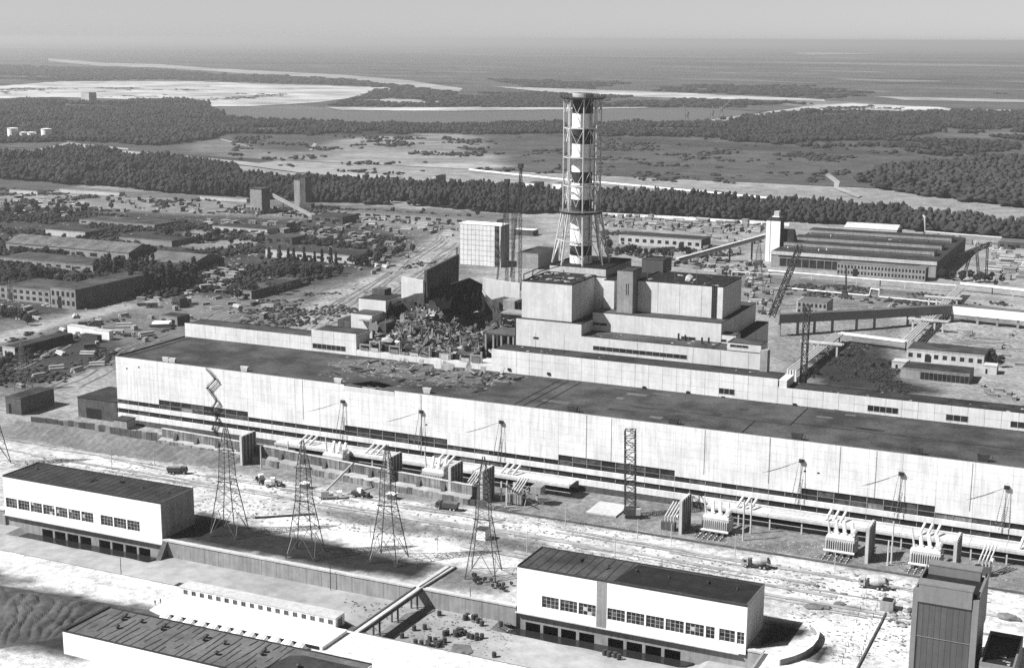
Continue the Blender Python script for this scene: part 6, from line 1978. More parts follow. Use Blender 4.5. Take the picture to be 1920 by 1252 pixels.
# two towers of the batching plant, inclined conveyor between them
t = thing("batching_tower", "pale square batching tower with dark side face", "tower", (*P(470, 400), 0.05))
bx("wall", "concrete", t, 0, 14, 0, 14, 0, 25)
bx("end_wall", "dark_concrete", t, 14.01, 14.3, 0.1, 13.9, 0, 25)  # side face coloured darker to paint its shade
bx("roof", "roof_felt", t, -0.4, 14.6, -0.4, 14.4, 25.01, 25.6)
for k in range(3):
    bx("leg_opening", "opening_dark", t, 1.5 + k * 4, 3.8 + k * 4, -0.1, -0.01, 0.1, 6)
bx("base", "dark_concrete", t, -2, 16, -5, -0.2, 0, 4)
t = thing("batching_tower", "slim dark double tower before the tree belt", "tower", (*P(552, 389), 0.05))
bx("wall", "concrete", t, 0, 8, 0, 12, 0, 29)
bx("wall", "dark_concrete", t, 8.1, 15, -1, 11, 0, 32)
bx("roof", "roof_felt_dark", t, -0.2, 8, -0.2, 12.2, 29.01, 29.4)
bx("roof", "roof_felt_dark", t, 8.05, 15.1, -1.2, 11.2, 32.01, 32.4)
bx("base_shed", "dark_concrete", t, 12, 26, -8, -1.1, 0, 6)
a, b = P(480, 398), P(585, 412)
t = thing("inclined_conveyor", "inclined conveyor sloping down from the pale batching tower", "conveyor")
MB().beam((a[0] + 16, a[1] + 4, 19), (b[0], b[1] + 2, 3), 3.0, 3.0).build("gallery", "concrete", t)
for f0 in (0.3, 0.6, 0.85):
    MB().beam((a[0] + 16 + (b[0] - a[0] - 16) * f0, a[1] + 4 + (b[1] - 2 - a[1]) * f0, 0), (a[0] + 16 + (b[0] - a[0] - 16) * f0, a[1] + 4 + (b[1] - 2 - a[1]) * f0, 19 - 16 * f0 - 1.4), 0.8).build("post", "steel_dark", t)

# tall unfinished block with a panel grid (behind the ruin)
X0, Y0 = P(857, 497)
X1, _ = P(945, 500)
t = thing("panel_block", "tall pale block with a grid of wall panels and dark zigzag stair", "building", (X0, (Y0 + P(945, 500)[1]) / 2, 0.05))
L_ = X1 - X0
bx("core", "dark_concrete", t, 0.3, L_ - 0.3, 0.3, 13.8, 0, 32.2)
for i in range(9):
    for j in range(8):
        bx("wall_panel", "deaerator_panel", t, 0.2 + i * (L_ - 6) / 9 + 0.12, 0.2 + (i + 1) * (L_ - 6) / 9 - 0.12, -0.05 + rg.uniform(-.06, .06), 0.28, j * 4.0 + 0.15, (j + 1) * 4.0 - 0.1)
for j in range(10):
    xa, xb = (L_ - 5.2, L_ - 1.4) if j % 2 else (L_ - 1.4, L_ - 5.2)
    MB().beam((xa, -0.9, j * 3.2 + 0.2), (xb, -0.9, j * 3.2 + 3.2), 1.2, 0.6).build("stair_flight", "steel_dark", t)
bx("corner_pier", "pale_concrete", t, L_ - 1.2, L_, -1.4, 0.29, 0, 32)
bx("end_wall", "concrete", t, L_ - 0.29, L_ + 0.2, 0.31, 13.7, 0, 32.1)
bx("roof", "white_paint", t, -0.3, L_ + 0.3, -0.3, 14.2, 32.3, 33.0)
shed("small_shed", "grey windowless block behind the stack's base block", "building", (967, 503), (1010, 505), 40, 12.0, "concrete", "roof_felt_dark", 0, None, side="concrete", door=False)
shed("small_shed", "bright low-roofed kiosk beyond the tower cranes", "kiosk", (962, 441), (1000, 443), 12, 5, "dark_concrete", "white_paint", 0, None)
# tall tower cranes by the ruin
def tower_crane(px, py, top, label, jib=True, w=1.7):
    x, y = P(px, py)
    t = thing("tower_crane", label, "crane", (x, y, 0.05))
    lattice(t, (0, 0, 0), (0, 0, top), w, int(top / 3), "steel_dark", None, 0.13)
    bx("crane_head", "steel_dark", t, -1.6, 1.6, -1.6, 1.6, top, top + 3)
    bx("ballast", "dark_concrete", t, -3, 3, -3, 3, 0, 2.5)
    if jib:
        lattice(t, (0.5, 0, top), (-6, -3, 8), 0.9, 16, "steel_dark", None, 0.11)
    return t
tower_crane(950, 545, 76, "slim lattice crane mast left of the striped stack")
tower_crane(975, 541, 86, "tallest lattice crane mast close to the striped stack")
tower_crane(962, 543, 60, "lattice crane mast between two taller crane masts", False, 1.8)

# --- right: long workshop with clerestories, office, elevator tower
X0, Y0 = P(1451, 497)
X1, Y1 = P(1750, 526)
Yw = (Y0 + Y1) / 2
t = thing("clerestory_workshop", "very long workshop with stepped dark roofs and pale clerestory strips", "workshop", (X0, Yw, 0.05))
L_, D_ = X1 - X0, 150
bx("wall", "concrete", t, 0, L_, 0, D_, 0, 12.5)
bx("end_wall", "dark_concrete", t, L_ + 0.01, L_ + 0.3, 8, D_ - 0.1, 0, 12.4)  # shade of the right end put into a darker wall colour
bx("roof", "roof_felt_dark", t, 0.3, L_ - 0.3, 0.3, D_ - 0.3, 12.5, 12.8)
for y in (26, 62, 112):
    c = bx("clerestory", "concrete", t, 3, L_ - 6, y, y + 15, 12.81, 16.2)
    bx("clerestory_roof", "roof_felt_dark", c, 2.5, L_ - 5.5, y + 0.3, y + 15.4, 16.21, 16.6)
    bx("clerestory_glass", "glass_dark", c, 4, L_ - 7, y - 0.06, y - 0.01, 13.2, 13.9)
for k in range(8):
    bx("window", "glass_dark", t, 7 + k * 5.9, 12.4 + k * 5.9, -0.08, -0.01, 1.2, 7.6)
bx("eaves", "pale_concrete", t, -0.3, L_ + 0.4, -0.5, -0.09, 10.0, 12.7)
bx("ribbon", "glass_dark", t, 6, L_ - 12, -0.085, -0.012, 8.4, 9.6)
for k in range(30):
    x, y = rg.uniform(8, L_ - 12), rg.choice([20, 50, 56, 82, 98, 104, 135]) + rg.uniform(-4, 4)
    MB().tube((x, y, 12.8), (x, y, 13.9), 0.5, 7).build("roof_vent", rg.choice(["white_paint", "steel_dark"]), t)
shed("office_block", "two-storey office with two rows of small windows before the long workshop", "office", (1570, 515), (1733, 529), 12, 9.5, "concrete", "roof_felt_pale", 26, None, winrows=2, side="dark_concrete")
X0, Y0 = P(1434, 490)
t = thing("elevator_tower", "tall narrow white elevator tower with a small head", "tower", (X0, Y0, 0.05))
bx("wall", "white_paint", t, 0, 11.5, 0, 11, 0, 33.5)
bx("end_wall", "dark_concrete", t, 11.51, 11.8, 0.1, 10.9, 0, 33.4)  # darker slab paints the shaded face of the white tower
bx("seam", "steel_dark", t, 3.4, 3.7, -0.1, -0.01, 0, 33)
bx("roof", "roof_felt_dark", t, -0.4, 12.1, -0.4, 11.3, 33.51, 34.4)
bx("head_house", "pale_concrete", t, 5.5, 9.6, 2, 7, 34.41, 40.5)
bx("head_platform", "white_paint", t, 4.2, 10.2, 1, 8, 36.0, 36.5)
MB().prism_x([(4, 0), (4, 27), (7, 26), (14, 18), (24, 13.2), (24, 0)], 12.2, 22).build("sloping_annexe", "roof_felt_dark", t)
a = P(1268, 492)
t = thing("inclined_conveyor", "long inclined conveyor rising from the yard to the white elevator tower", "conveyor")
MB().beam((a[0], a[1], 1.5), (X0 - 1, Y0 + 3, 20), 3.2, 3.0).build("gallery", "concrete", t)
MB().beam((a[0], a[1], 3.15), (X0 - 1, Y0 + 3, 21.65), 3.5, 0.3).build("roof", "pale_concrete", t)
for f0 in (0.35, 0.6, 0.85):
    q = Vector((a[0], a[1], 0)).lerp(Vector((X0 - 1, Y0 + 3, 0)), f0)
    MB().beam(q, q + Vector((0, 0, 1.5 + 18.5 * f0 - 1.5)), 1.2).build("post", "dark_concrete", t)
shed("long_shed", "long pale-roofed store behind the clerestory workshop", "shed", (1583, 440), (1680, 447), 26, 7, "pale_concrete", "pale_concrete", 0, None, 3.5, side="dark_concrete")
shed("windowed_shed", "long dark-roofed shed with large square windows behind the stack", "shed", (1165, 456), (1310, 470), 26, 8.0, "pale_concrete", "roof_felt_dark", 11, None, side="dark_concrete")
# pipe racks
def pipe_run(name, label, pts, r, posts_every, mat="pipe_silver", n=1, gap=1.4, postmat="pale_concrete"):
    t = thing(name, label, "pipeline")
    ps = [Vector(p) for p in pts]
    for k in range(n):
        off = Vector((0, 0, k * gap)) if n <= 2 else Vector((0, 0, 0))
        for a, b in zip(ps[:-1], ps[1:]):
            d = (b - a).normalized()
            o2 = off + (Vector((-d.y, d.x, 0)) * (k - (n - 1) / 2) * gap if n > 2 else Vector((0, 0, 0)))
            MB().tube(a + o2, b + o2, r, 8).build("pipe", mat, t)
    for a, b in zip(ps[:-1], ps[1:]):
        L_ = (b - a).length
        k = max(1, int(L_ / posts_every))
        for i in range(k + 1):
            q = a.lerp(b, i / k)
            if q.z > 1.2:
                MB().beam((q.x, q.y, 0.05), (q.x, q.y, q.z - r), 0.6).build("post", postmat, t)
    return t
def PZ(px, py, z):
    """ground pixel of a post foot + height of the pipe it carries"""
    x, y = P(px, py)
    return (x, y, z)
pipe_run("pipeline", "white pipeline on posts crossing the yard before the long workshop", [PZ(1440, 518, 4.5), PZ(1650, 537, 4.8), PZ(1792, 549, 5.2)], 0.5, 16)
pipe_run("pipeline", "short white pipe frame at the corner of the intact reactor building", [PZ(1372, 518, 3.6), PZ(1470, 524, 3.6)], 0.4, 14)
pipe_run("pipeline", "thick silver pipe running off beyond the pipe bridge", [PZ(1800, 546, 5.4), PZ(1860, 552, 5.4), PZ(1980, 566, 5.4)], 1.2, 14)
pipe_run("pipeline", "ground pipe along the rail bed with an expansion loop", [PZ(1470, 542, 1.0), PZ(1630, 557, 1.0), (*P(1632, 557), 6.0), (*P(1648, 559), 6.0), (*P(1648, 559), 1.0), PZ(1790, 572, 1.0)], 0.5, 60)
pipe_run("pipeline", "far white pipeline on posts crossing the meadow beyond the tree belt", [(*P(880, 323), 3.5), (*P(1056, 342), 3.5), (*P(1120, 347), 3.5), (*P(1290, 363), 3.5), (*P(1445, 378), 3.5)], 1.1, 30, "white_paint")
pipe_run("pipeline", "far pipeline stretch ending at a small frame by the heath", [(*P(1450, 383), 3.0), (*P(1515, 391), 3.0), (*P(1530, 394), 1.5)], 1.0, 25, "white_paint")
pipe_run("pipeline", "pipe behind the workshop with a tall upright pair", [(*P(1690, 413), 8), (*P(1730, 419), 8), (*P(1732, 440), 16), (*P(1734, 440), 3), (*P(1800, 446), 3), (*P(1878, 452), 3)], 0.8, 30, "pale_concrete")
t = pipe_run("pipe_bridge", "bundle of pipes on a zigzag bridge leading to the deaerator block", [(257.2, 66, 38.4), (258.5, 150, 8.0), (259.6, 222, 5.5), (260.6, 329.0, 5.5), (300.4, 322.0, 5.5), (301.4, 526, 5.5)][2:], 0.55, 24, "steel_pale", 4, 1.5, "concrete")
t2 = pipe_run("pipe_bridge", "pipe bundle rising to the reactor building's side", [(259.4, 222, 5.5), (292, 90, 8.0), (300, 64.5, 39.0)][:2], 0.5, 24, "steel_pale", 4, 1.4, "concrete")
for (px, py) in ((1540, 648), (1740, 605), (1768, 562)):
    x, y = P(px, py, 5.5)
    o = thing("pipe_portal", "concrete cross-portal carrying the pipe bridge", "portal", (x, y, 0.05), 0, "portals of the pipe bridge")
    bx("beam", "pale_concrete", o, -12, 12, -1.2, 1.2, 6.6, 7.6)
    bx("beam", "pale_concrete", o, -10, 12, 3, 4.4, 6.2, 7.0)
    for s in (-9, -4, 4, 9):
        bx("post", "pale_concrete", o, s - 0.5, s + 0.5, -0.6, 0.6, 0, 6.59)
# raised gallery
gp = [(222.5, 330.0, 8.2), (271, 379.5, 6.8), (311, 426.0, 5.2)]
t = thing("raised_gallery", "long grey raised gallery on posts right of the reactor building, its far end white", "gallery")
for (a, b) in zip(gp[:-1], gp[1:]):
    A_, B_ = Vector(a), Vector(b)
    MB().beam(A_ + Vector((0, 0, 2.6)), B_ + Vector((0, 0, 2.6)), 5.0, 5.2).build("gallery_body", "cladding_mid", t)
    MB().beam(A_ + Vector((0, 0, 5.35)), B_ + Vector((0, 0, 5.35)), 5.4, 0.25).build("gallery_roof", "roof_felt_pale", t)
MB().beam((311, 424.5, 8.0), (420, 412.0, 8.8), 5.0, 5.6).build("gallery_body", "white_paint", t)
MB().beam((311, 424.5, 10.9), (420, 412.0, 11.7), 5.4, 0.25).build("gallery_roof", "roof_felt_pale", t)
for x, y, z in ((224, 330.6, 8.1), (233, 339, 7.9), (240.5, 350.5, 7.6), (249.5, 359, 7.3), (262, 370, 7.0), (271, 379.4, 6.7), (288, 398, 6), (311, 425.9, 5.1), (327, 421.4, 5.2), (339, 420.2, 5.3), (351.4, 419, 5.4), (364, 417.5, 5.5)):
    bx("post", "concrete", t, x - 0.7, x + 0.7, y - 0.7, y + 0.7, 0.05, z)
shed("small_office", "two-storey building with a bright white end wall by the raised gallery", "office", (1492, 592), (1551, 594), 18, 9.5, "concrete", "roof_felt_pale", 7, None, winrows=2)
o = bpy.data.objects[[q.name for q in bpy.data.objects if q.get("label", "").startswith("two-storey building with a bright white end")][0]]
bx("end_wall", "white_paint", o, -0.3, -0.01, 0.1, 17.9, 0, 9.6)
shed("low_depot", "low depot with eight small dark windows beside the pipe bridge", "depot", (1700, 674), (1843, 691), 22, 6.5, "pale_concrete", "roof_felt", 9, None, side="dark_concrete")
shed("glazed_shed", "dark-roofed shed with a broad dark glazed front", "shed", (1690, 706), (1815, 723), 18, 5.2, "concrete", "roof_felt_dark", 0, None, door=False)
o = [q for q in bpy.data.objects if q.get("label", "").startswith("dark-roofed shed with a broad dark glazed")][0]
for k in range(11):
    bx("glazing", "glass_dark", o, 10.2 + k * 2.25, 12.2 + k * 2.25, -0.1, -0.012, 0.4, 4.2)
shed("small_shed", "small pale lean-to left of the glazed shed", "shed", (1672, 690), (1700, 694), 8, 4.0, "pale_concrete", "pale_concrete", 0, None)
shed("small_shed", "small pale store at the depot's right end", "shed", (1842, 700), (1868, 703), 8, 4.5, "pale_concrete", "pale_concrete", 0, None)
shed("small_shed", "dark flat store at the right beyond the gantry crane", "shed", (1872, 465), (1960, 474), 26, 6, "dark_concrete", "roof_felt_pale", 6, None)
# gantry crane
t = thing("gantry_crane", "dark lattice gantry crane over the material yard", "crane", (*P(1830, 520), 0.05))
lattice(t, (-9, 0, 0), (-5, 6, 20), 1.6, 7, "steel_dark", None, 0.25)
lattice(t, (2, 0, 0), (-2, 6, 22), 1.6, 7, "steel_dark", None, 0.25)
lattice(t, (6, 12, 0), (5, 14, 22), 1.4, 7, "steel_dark", None, 0.25)
lattice(t, (-12, -4, 16), (6, 22, 23), 2.6, 9, "steel_dark", None, 0.3)
# crawler crane boom by the reactor building's right side
t = thing("boom_crane", "dark crawler crane with a slanting lattice boom by the intact reactor building", "crane", (292.0, 110, 0.05))
bx("engine_house", "truck_dark", t, -3, 3, -2.5, 2.5, 1.4, 4.6)
for s in (-2.6, 2.6):
    MB().prism_y([(-4, 0.8), (-3.2, 0), (3.2, 0), (4, 0.8), (3.2, 1.5), (-3.2, 1.5)], s - 0.6, s + 0.6).build("track", "tyre", t)
lattice(t, (0, 0, 4), (-1.5, 8, 60), 2.4, 18, "steel_dark", None, 0.22)
bm = Vector((*onY(1447, 592, 118)[:1], 118, onY(1447, 592, 118)[1]))
lattice(t, bm - Vector((292.0, 110, 0.05)), Vector((*onY(1500, 462, 160)[:1], 160, onY(1500, 462, 160)[1])) - Vector((292, 110, 0.05)), 2.2, 14, "steel_dark", None, 0.22)
t = thing("boom_crane", "small mobile crane with upright boom on the rail bed", "crane", (*P(1586, 560), 0.05))
bx("carrier", "truck_dark", t, -5, 4, -1.6, 1.6, 0.8, 2.2)
bx("slew_house", "truck_dark", t, -3, 1, -1.4, 1.4, 2.21, 4)
wheels(t, (-3.5, -1.5, 2.5), 1.4)
MB().beam((0, 0, 3.5), (-1, 0, 22), 1.0).build("boom", "steel_dark", t)
# far port cranes, tanks and blocks
for i, (px, py, h_, lean) in enumerate(((1287, 231, 38, -8), (1334, 225, 30, 2), (1352, 222, 42, 22))):
    t = thing("port_crane", ["port crane with upright jib beside the far river", "squat port crane between two taller port cranes", "port crane with long slanting jib beside the far river"][i], "crane", (*P(px, py), 0.6))
    for s in (-6, 6):
        MB().beam((s, 0, 0), (s * 0.3, 0, h_ * 0.45), 1.8).build("leg", "steel", t)
    bx("cabin", "steel", t, -4, 4, -4, 4, h_ * 0.45, h_ * 0.45 + 6)
    MB().beam((0, 0, h_ * 0.5), (lean, 0, h_), 2.0).build("jib", "steel", t)
for px, h_, r in ((25, 20, 9), (44, 13, 8), (60, 13, 8), (88, 19, 9)):
    t = thing("storage_tank", "pale round storage tank amid the left woods", "tank", (*P(px, 263), 0.6), 0, "storage tanks in the woods")
    MB().lathe([(0.1, 0), (r, 0), (r, h_), (0.1, h_ + 1.0)], (0, 0, 0), 18).build("shell", "white_paint", t)
    MB().lathe([(r, h_ - 0.6), (r + 0.4, h_ - 0.6), (r + 0.4, h_), (r, h_)], (0, 0, 0), 18).build("rim", "pale_concrete", t)
shed("far_block", "pale far block at the edge of the sand flat", "building", (149, 192), (171, 192), 30, 26, "pale_concrete", "roof_felt_pale", 0, None, side="concrete", door=False)
for (a, b, lb) in (((1050, 400), (1250, 410), "white fence line along the tree belt behind the stockyard"), ((1250, 410), (1480, 424), "white fence line running on to the elevator tower")):
    (xa, ya), (xb, yb) = P(*a), P(*b)
    t = thing("boundary_fence", lb, "fence")
    k = 22
    for i in range(k):
        p, q = Vector((xa + (xb - xa) * i / k, ya + (yb - ya) * i / k, 1.5)), Vector((xa + (xb - xa) * (i + 0.96) / k, ya + (yb - ya) * (i + 0.96) / k, 1.5))
        MB().beam(p, q, 0.4, 2.8).build("fence_panel", "white_paint", t)
# transmission masts on the left
for px, pyy, h_ in ((22, 590, 24), (45, 730, 26), (1420, 545, 36)):
    o = copy_tree(pylon0)
    o.location = (*P(px, pyy), 0.05)
    o.scale = (h_ / 41.0,) * 3
    o["label"] = {22: "dark lattice mast beside the office wing on the left", 45: "small lattice mast on the left dirt lot", 1420: "slender lattice mast in the yard behind the intact reactor building"}[px]
    o["group"] = "distant lattice masts"
# ------------------------------------------------------------------ single trees of the left base and the right yard
rh = random.Random(91)
def make_tree(kind, seed):
    r = random.Random(seed)
    t = thing("leafy_tree" if kind < 2 else "poplar_tree", "x", "tree")
    H_ = 9.0 if kind < 2 else 12.5
    m = MB()
    pts = [Vector((0, 0, 0)), Vector((0.1, 0.1, H_ * 0.3)), Vector((0.25, -0.1, H_ * 0.6)), Vector((0.1, 0.1, H_ * 0.85))]
    rad = [0.3, 0.24, 0.15, 0.05]
    for k in range(3):
        m.tube(pts[k], pts[k + 1], rad[k], 6, rad[k + 1])
    for k in range(6):
        b = pts[1].lerp(pts[3], r.uniform(0.05, 0.8))
        a = r.uniform(0, 6.28)
        m.tube(b, b + Vector((cos(a) * 1.8, sin(a) * 1.8, r.uniform(0.8, 1.8))), 0.1, 5, 0.03)
    m.build("trunk", "bark", t)
    c = MB()
    for k in range(85):
        if kind < 2:
            u = r.uniform(-1, 1)
            a = r.uniform(0, 6.28)
            rr_ = r.uniform(0.45, 1.0) ** 0.5
            p = Vector((cos(a) * sqrt(1 - u * u) * 3.1 * rr_, sin(a) * sqrt(1 - u * u) * 3.1 * rr_, H_ * 0.62 + u * H_ * 0.36 * rr_))
            p.x += 0.9 * sin(a * 2 + seed)
        else:
            z = r.uniform(0.12, 1.0)
            a = r.uniform(0, 6.28)
            w = 1.7 * (1 - z) ** 0.6 + 0.25
            p = Vector((cos(a) * w * r.uniform(.5, 1), sin(a) * w * r.uniform(.5, 1), H_ * z))
        c.lump(p, r.uniform(0.45, 1.0), (1, 1, 0.8), r, 0.45)
    c.build("crown", "leaf_dark" if kind != 1 else "leaf_mid", t)
    return t
protos = [make_tree(k, 200 + i) for i, k in enumerate((0, 1, 0, 2, 2))]
used_p = set()
def plant(ptx, kinds, label, group, s0=0.8, s1=1.4):
    for px, py_ in ptx:
        k = rh.choice(kinds)
        x, y = P(px, py_)
        s = rh.uniform(s0, s1)
        o = protos[k] if k not in used_p else copy_tree(protos[k])
        used_p.add(k)
        o.location = (x, y, 0.05)
        o.rotation_euler = (0, 0, rh.uniform(0, 6.28))
        o.scale = (s * rh.uniform(.85, 1.15), s * rh.uniform(.85, 1.15), s)
        o["label"] = label
        o["group"] = group
def line_px(a, b, n, jx=4, jy=2):
    return [(a[0] + (b[0] - a[0]) * (i + .5) / n + rh.uniform(-jx, jx), a[1] + (b[1] - a[1]) * (i + .5) / n + rh.uniform(-jy, jy)) for i in range(n)]
plant(line_px((150, 572), (230, 545), 14, 5, 3), [0, 1, 2], "dark leafy tree along the shaded side of the two-storey office", "trees beside the office")
plant(line_px((150, 566), (250, 530), 12, 5, 3), [0, 2, 3], "dark leafy tree along the shaded side of the two-storey office", "trees beside the office")
plant(line_px((232, 545), (365, 530), 46, 8, 12), [0, 1, 2, 3], "dark tree in the thick row below the sloping-roof workshop", "row of trees below the workshop", 1.0, 1.7)
plant(line_px((180, 512), (300, 512), 16, 6, 5), [0, 3, 4], "dark tree between the left sheds", "trees between the sheds", 0.8, 1.3)
plant(line_px((500, 486), (640, 500), 9, 5, 3), [3, 4], "slim poplar before the white-walled shed", "poplars before the white shed", 0.7, 1.1)
plant(line_px((520, 520), (640, 512), 18, 8, 6), [0, 1, 2], "bushy tree beside the sand road", "trees beside the sand road", 0.6, 1.0)
plant(line_px((660, 500), (770, 470), 14, 8, 6), [0, 1, 2], "bushy tree at the bend of the sand road", "trees at the road bend", 0.6, 1.1)
plant(line_px((430, 560), (540, 545), 16, 8, 5), [0, 1, 2], "bushy tree around the grey shed by the sand road", "trees round the grey shed", 0.6, 1.0)
plant(line_px((0, 400), (170, 400), 16, 8, 8), [0, 1, 2], "dark tree among the far left stores", "trees among the far stores", 0.7, 1.2)
plant(line_px((20, 520), (170, 530), 14, 8, 5), [0, 1, 2], "dark tree between the flat shed and the office", "trees before the office wing", 0.6, 1.0)
plant(line_px((290, 440), (440, 455), 16, 10, 9), [0, 1, 2], "dark tree in the middle of the construction base", "trees in the base", 0.6, 1.1)
plant(line_px((30, 475), (130, 485), 12, 6, 3), [0, 1, 2], "dark bushy tree before the sloping-roof hall", "trees before the hall", 0.6, 1.0)
plant(line_px((60, 376), (900, 412), 44, 18, 10), [0, 1, 2], "small dark tree on the open dirt below the tree belt", "trees below the tree belt", 0.35, 0.8)
plant(line_px((0, 590), (60, 610), 8, 8, 6), [0, 1, 2], "dark tree by the left road before the office wing", "trees by the left road", 0.5, 0.9)
plant(line_px((0, 690), (60, 670), 8, 10, 8), [0, 1], "dark bush on the left verge of the dirt lot", "bushes on the left verge", 0.4, 0.7)
plant(line_px((1130, 470), (1330, 485), 22, 8, 6), [0, 1, 2], "dark bushy tree in front of the large-windowed shed", "trees before the windowed shed", 0.5, 0.9)
plant(line_px((1760, 520), (1880, 535), 14, 8, 4), [0, 1, 2], "bushy tree below the gantry crane", "trees below the gantry crane", 0.5, 0.9)
plant(line_px((1530, 700), (1680, 690), 7, 10, 18), [1, 0], "low bushy tree on the dark plot before the depots", "trees before the depots", 0.2, 0.4)
plant(line_px((1845, 670), (1875, 690), 6, 4, 5), [0, 2], "dark bush at the depot's corner", "bushes at the depot corner", 0.5, 0.8)
plant(line_px((880, 1090), (960, 1105), 12, 8, 8), [1], "small scrubby bush on the rough grass by the footbridge", "bushes by the footbridge", 0.16, 0.28)
# undergrowth that nobody could count
for args in (
    ("undergrowth", "low dark undergrowth all over the left construction base", [(-60, 395), (150, 400), (400, 420), (560, 425), (760, 450), (700, 490), (560, 540), (420, 555), (240, 560), (120, 545), (-60, 540)], 4.0, 2.8, 1, 51, "leaf_dark", 0.52, 0.03, 0.9),
    ("undergrowth", "patchy scrub on the open dirt below the tree belt", [(-60, 352), (240, 362), (560, 386), (960, 412), (900, 424), (420, 402), (-60, 390)], 3.6, 1.4, 1, 57, "leaf_mid", 0.66, 0.03, 0.9),
    ("undergrowth", "patchy weeds on the lot behind the hall", [(330, 590), (480, 560), (660, 545), (760, 500), (820, 470), (800, 560), (640, 600), (420, 640)], 2.8, 0.8, 1, 58, "leaf_mid", 0.72, 0.04, 0.8),
    ("undergrowth", "low scrub on the waste ground left of the hall", [(-60, 660), (60, 625), (250, 590), (340, 600), (330, 650), (230, 690), (100, 720), (-60, 740)], 3.4, 1.1, 1, 52, "leaf_mid", 0.66, 0.05, 0.8),
    ("undergrowth", "low scrub in the yards behind the striped stack", [(1120, 430), (1340, 460), (1440, 500), (1440, 540), (1300, 500), (1130, 480)], 3.6, 1.8, 1, 53, "leaf_mid", 0.62, 0.05, 0.8),
    ("undergrowth", "low scrub on the strips beyond the raised gallery", [(1470, 528), (1700, 545), (1920, 575), (1920, 600), (1700, 575), (1470, 552)], 3.4, 1.2, 1, 54, "leaf_mid", 0.6, 0.05, 0.8),
    ("undergrowth", "dark weeds on the plot between pipe bridge and depots", [(1520, 670), (1580, 645), (1680, 655), (1700, 720), (1800, 740), (1640, 735), (1510, 710)], 1.8, 0.5, 1, 55, "leaf_dark", 0.62, 0.06, 0.8),
):
    wood(*args)

# ------------------------------------------------------------------ stacks, crates and parked machines in the yards
def proto_panels():
    t = thing("panel_stack", "x", "stack")
    for k in range(4):
        bx("panel", rh.choice(["pale_concrete", "concrete", "concrete", "dark_concrete"]), t, -3 + 0.1 * k, 3 + 0.08 * (k % 2), -1.3, 1.3 - 0.07 * k, 0.1 + k * 0.42, 0.42 + k * 0.42)
    return t
def proto_pipes():
    t = thing("pipe_stack", "x", "stack")
    for k, (y, z) in enumerate(((-1.2, 0.5), (0, 0.5), (1.2, 0.5), (-0.6, 1.45), (0.6, 1.45))):
        MB().tube((-4, y, z), (4, y, z), 0.52, 8).build("pipe", rh.choice(["steel", "pale_concrete", "concrete"]), t)
    return t
def proto_crate():
    t = thing("site_crate", "x", "crate")
    bx("body", "concrete", t, -2, 2, -1.4, 1.4, 0.25, 2.6)
    bx("lid", "concrete", t, -2.1, 2.1, -1.5, 1.5, 2.61, 2.8)
    for s in (-1.5, 1.0):
        bx("skid", "wood", t, s, s + 0.4, -1.4, 1.4, 0, 0.24)
    return t
def proto_cabin():
    t = thing("site_cabin", "x", "cabin")
    bx("wall", "concrete", t, -3.2, 3.2, -1.4, 1.4, 0.3, 3.0)
    bx("roof", "concrete", t, -3.4, 3.4, -1.6, 1.6, 3.01, 3.25)
    for x in (-2.2, 0.6):
        bx("window", "glass_dark", t, x, x + 1.1, -1.46, -1.41, 1.4, 2.3)
    bx("door", "steel_dark", t, -0.6, 0.2, -1.45, -1.41, 0.35, 2.3)
    return t
def proto_truck():
    t = thing("parked_truck", "x", "truck")
    bx("chassis", "truck_dark", t, -3.4, 2.2, -0.9, 0.9, 0.55, 0.95)
    cab(t, "truck_paint", 2.2)
    bx("cargo_bed", "truck_dark", t, -3.6, 1.9, -1.25, 1.25, 1.0, 2.0)
    wheels(t, (3.0, -1.6))
    return t
PR = {"p": proto_panels(), "q": proto_pipes(), "c": proto_crate(), "h": proto_cabin(), "t": proto_truck()}
usedq = set()
def scatter(poly, n, kinds, where, s0=0.9, s1=1.5, align=True):
    nm = {"p": "stack of concrete panels ", "q": "stack of long pipes ", "c": "wooden site crate ", "h": "small site cabin ", "t": "parked flatbed truck "}
    xs_, ys_ = [p[0] for p in poly], [p[1] for p in poly]
    placed, tries = [], 0
    while len(placed) < n and tries < n * 30:
        tries += 1
        px, py_ = rh.uniform(min(xs_), max(xs_)), rh.uniform(min(ys_), max(ys_))
        if not inside(px, py_, poly):
            continue
        x, y = P(px, py_)
        if any(abs(x - a) < 7 and abs(y - b) < 5 for a, b in placed):
            continue
        placed.append((x, y))
        k = rh.choice(kinds)
        o = PR[k] if k not in usedq else copy_tree(PR[k])
        usedq.add(k)
        o.location = (x, y, 0.06)
        o.rotation_euler = (0, 0, (rh.choice([0, pi / 2]) if align else rh.uniform(0, 3.14)) + rh.uniform(-.12, .12))
        s = rh.uniform(s0, s1)
        o.scale = (s, s, s * rh.uniform(0.8, 1.3))
        o["label"] = nm[k] + where
        o["group"] = {"p": "panel stacks ", "q": "pipe stacks ", "c": "crates ", "h": "cabins ", "t": "trucks "}[k] + where
scatter([(1110, 404), (1300, 412), (1480, 426), (1470, 438), (1380, 440), (1240, 432), (1120, 424)], 95, "ppppqch", "in the stockyard along the tree belt", 1.0, 1.8)
scatter([(1320, 444), (1425, 448), (1430, 480), (1300, 478)], 22, "ppqch", "left of the white elevator tower")
scatter([(1200, 472), (1330, 492), (1440, 500), (1440, 545), (1400, 550), (1390, 520), (1250, 500)], 44, "ppqcht", "behind the intact reactor building", 0.8, 1.3)
scatter([(1400, 552), (1465, 550), (1465, 590), (1420, 590)], 16, "pqct", "in the yard beside the slanting crane boom", 0.8, 1.2)
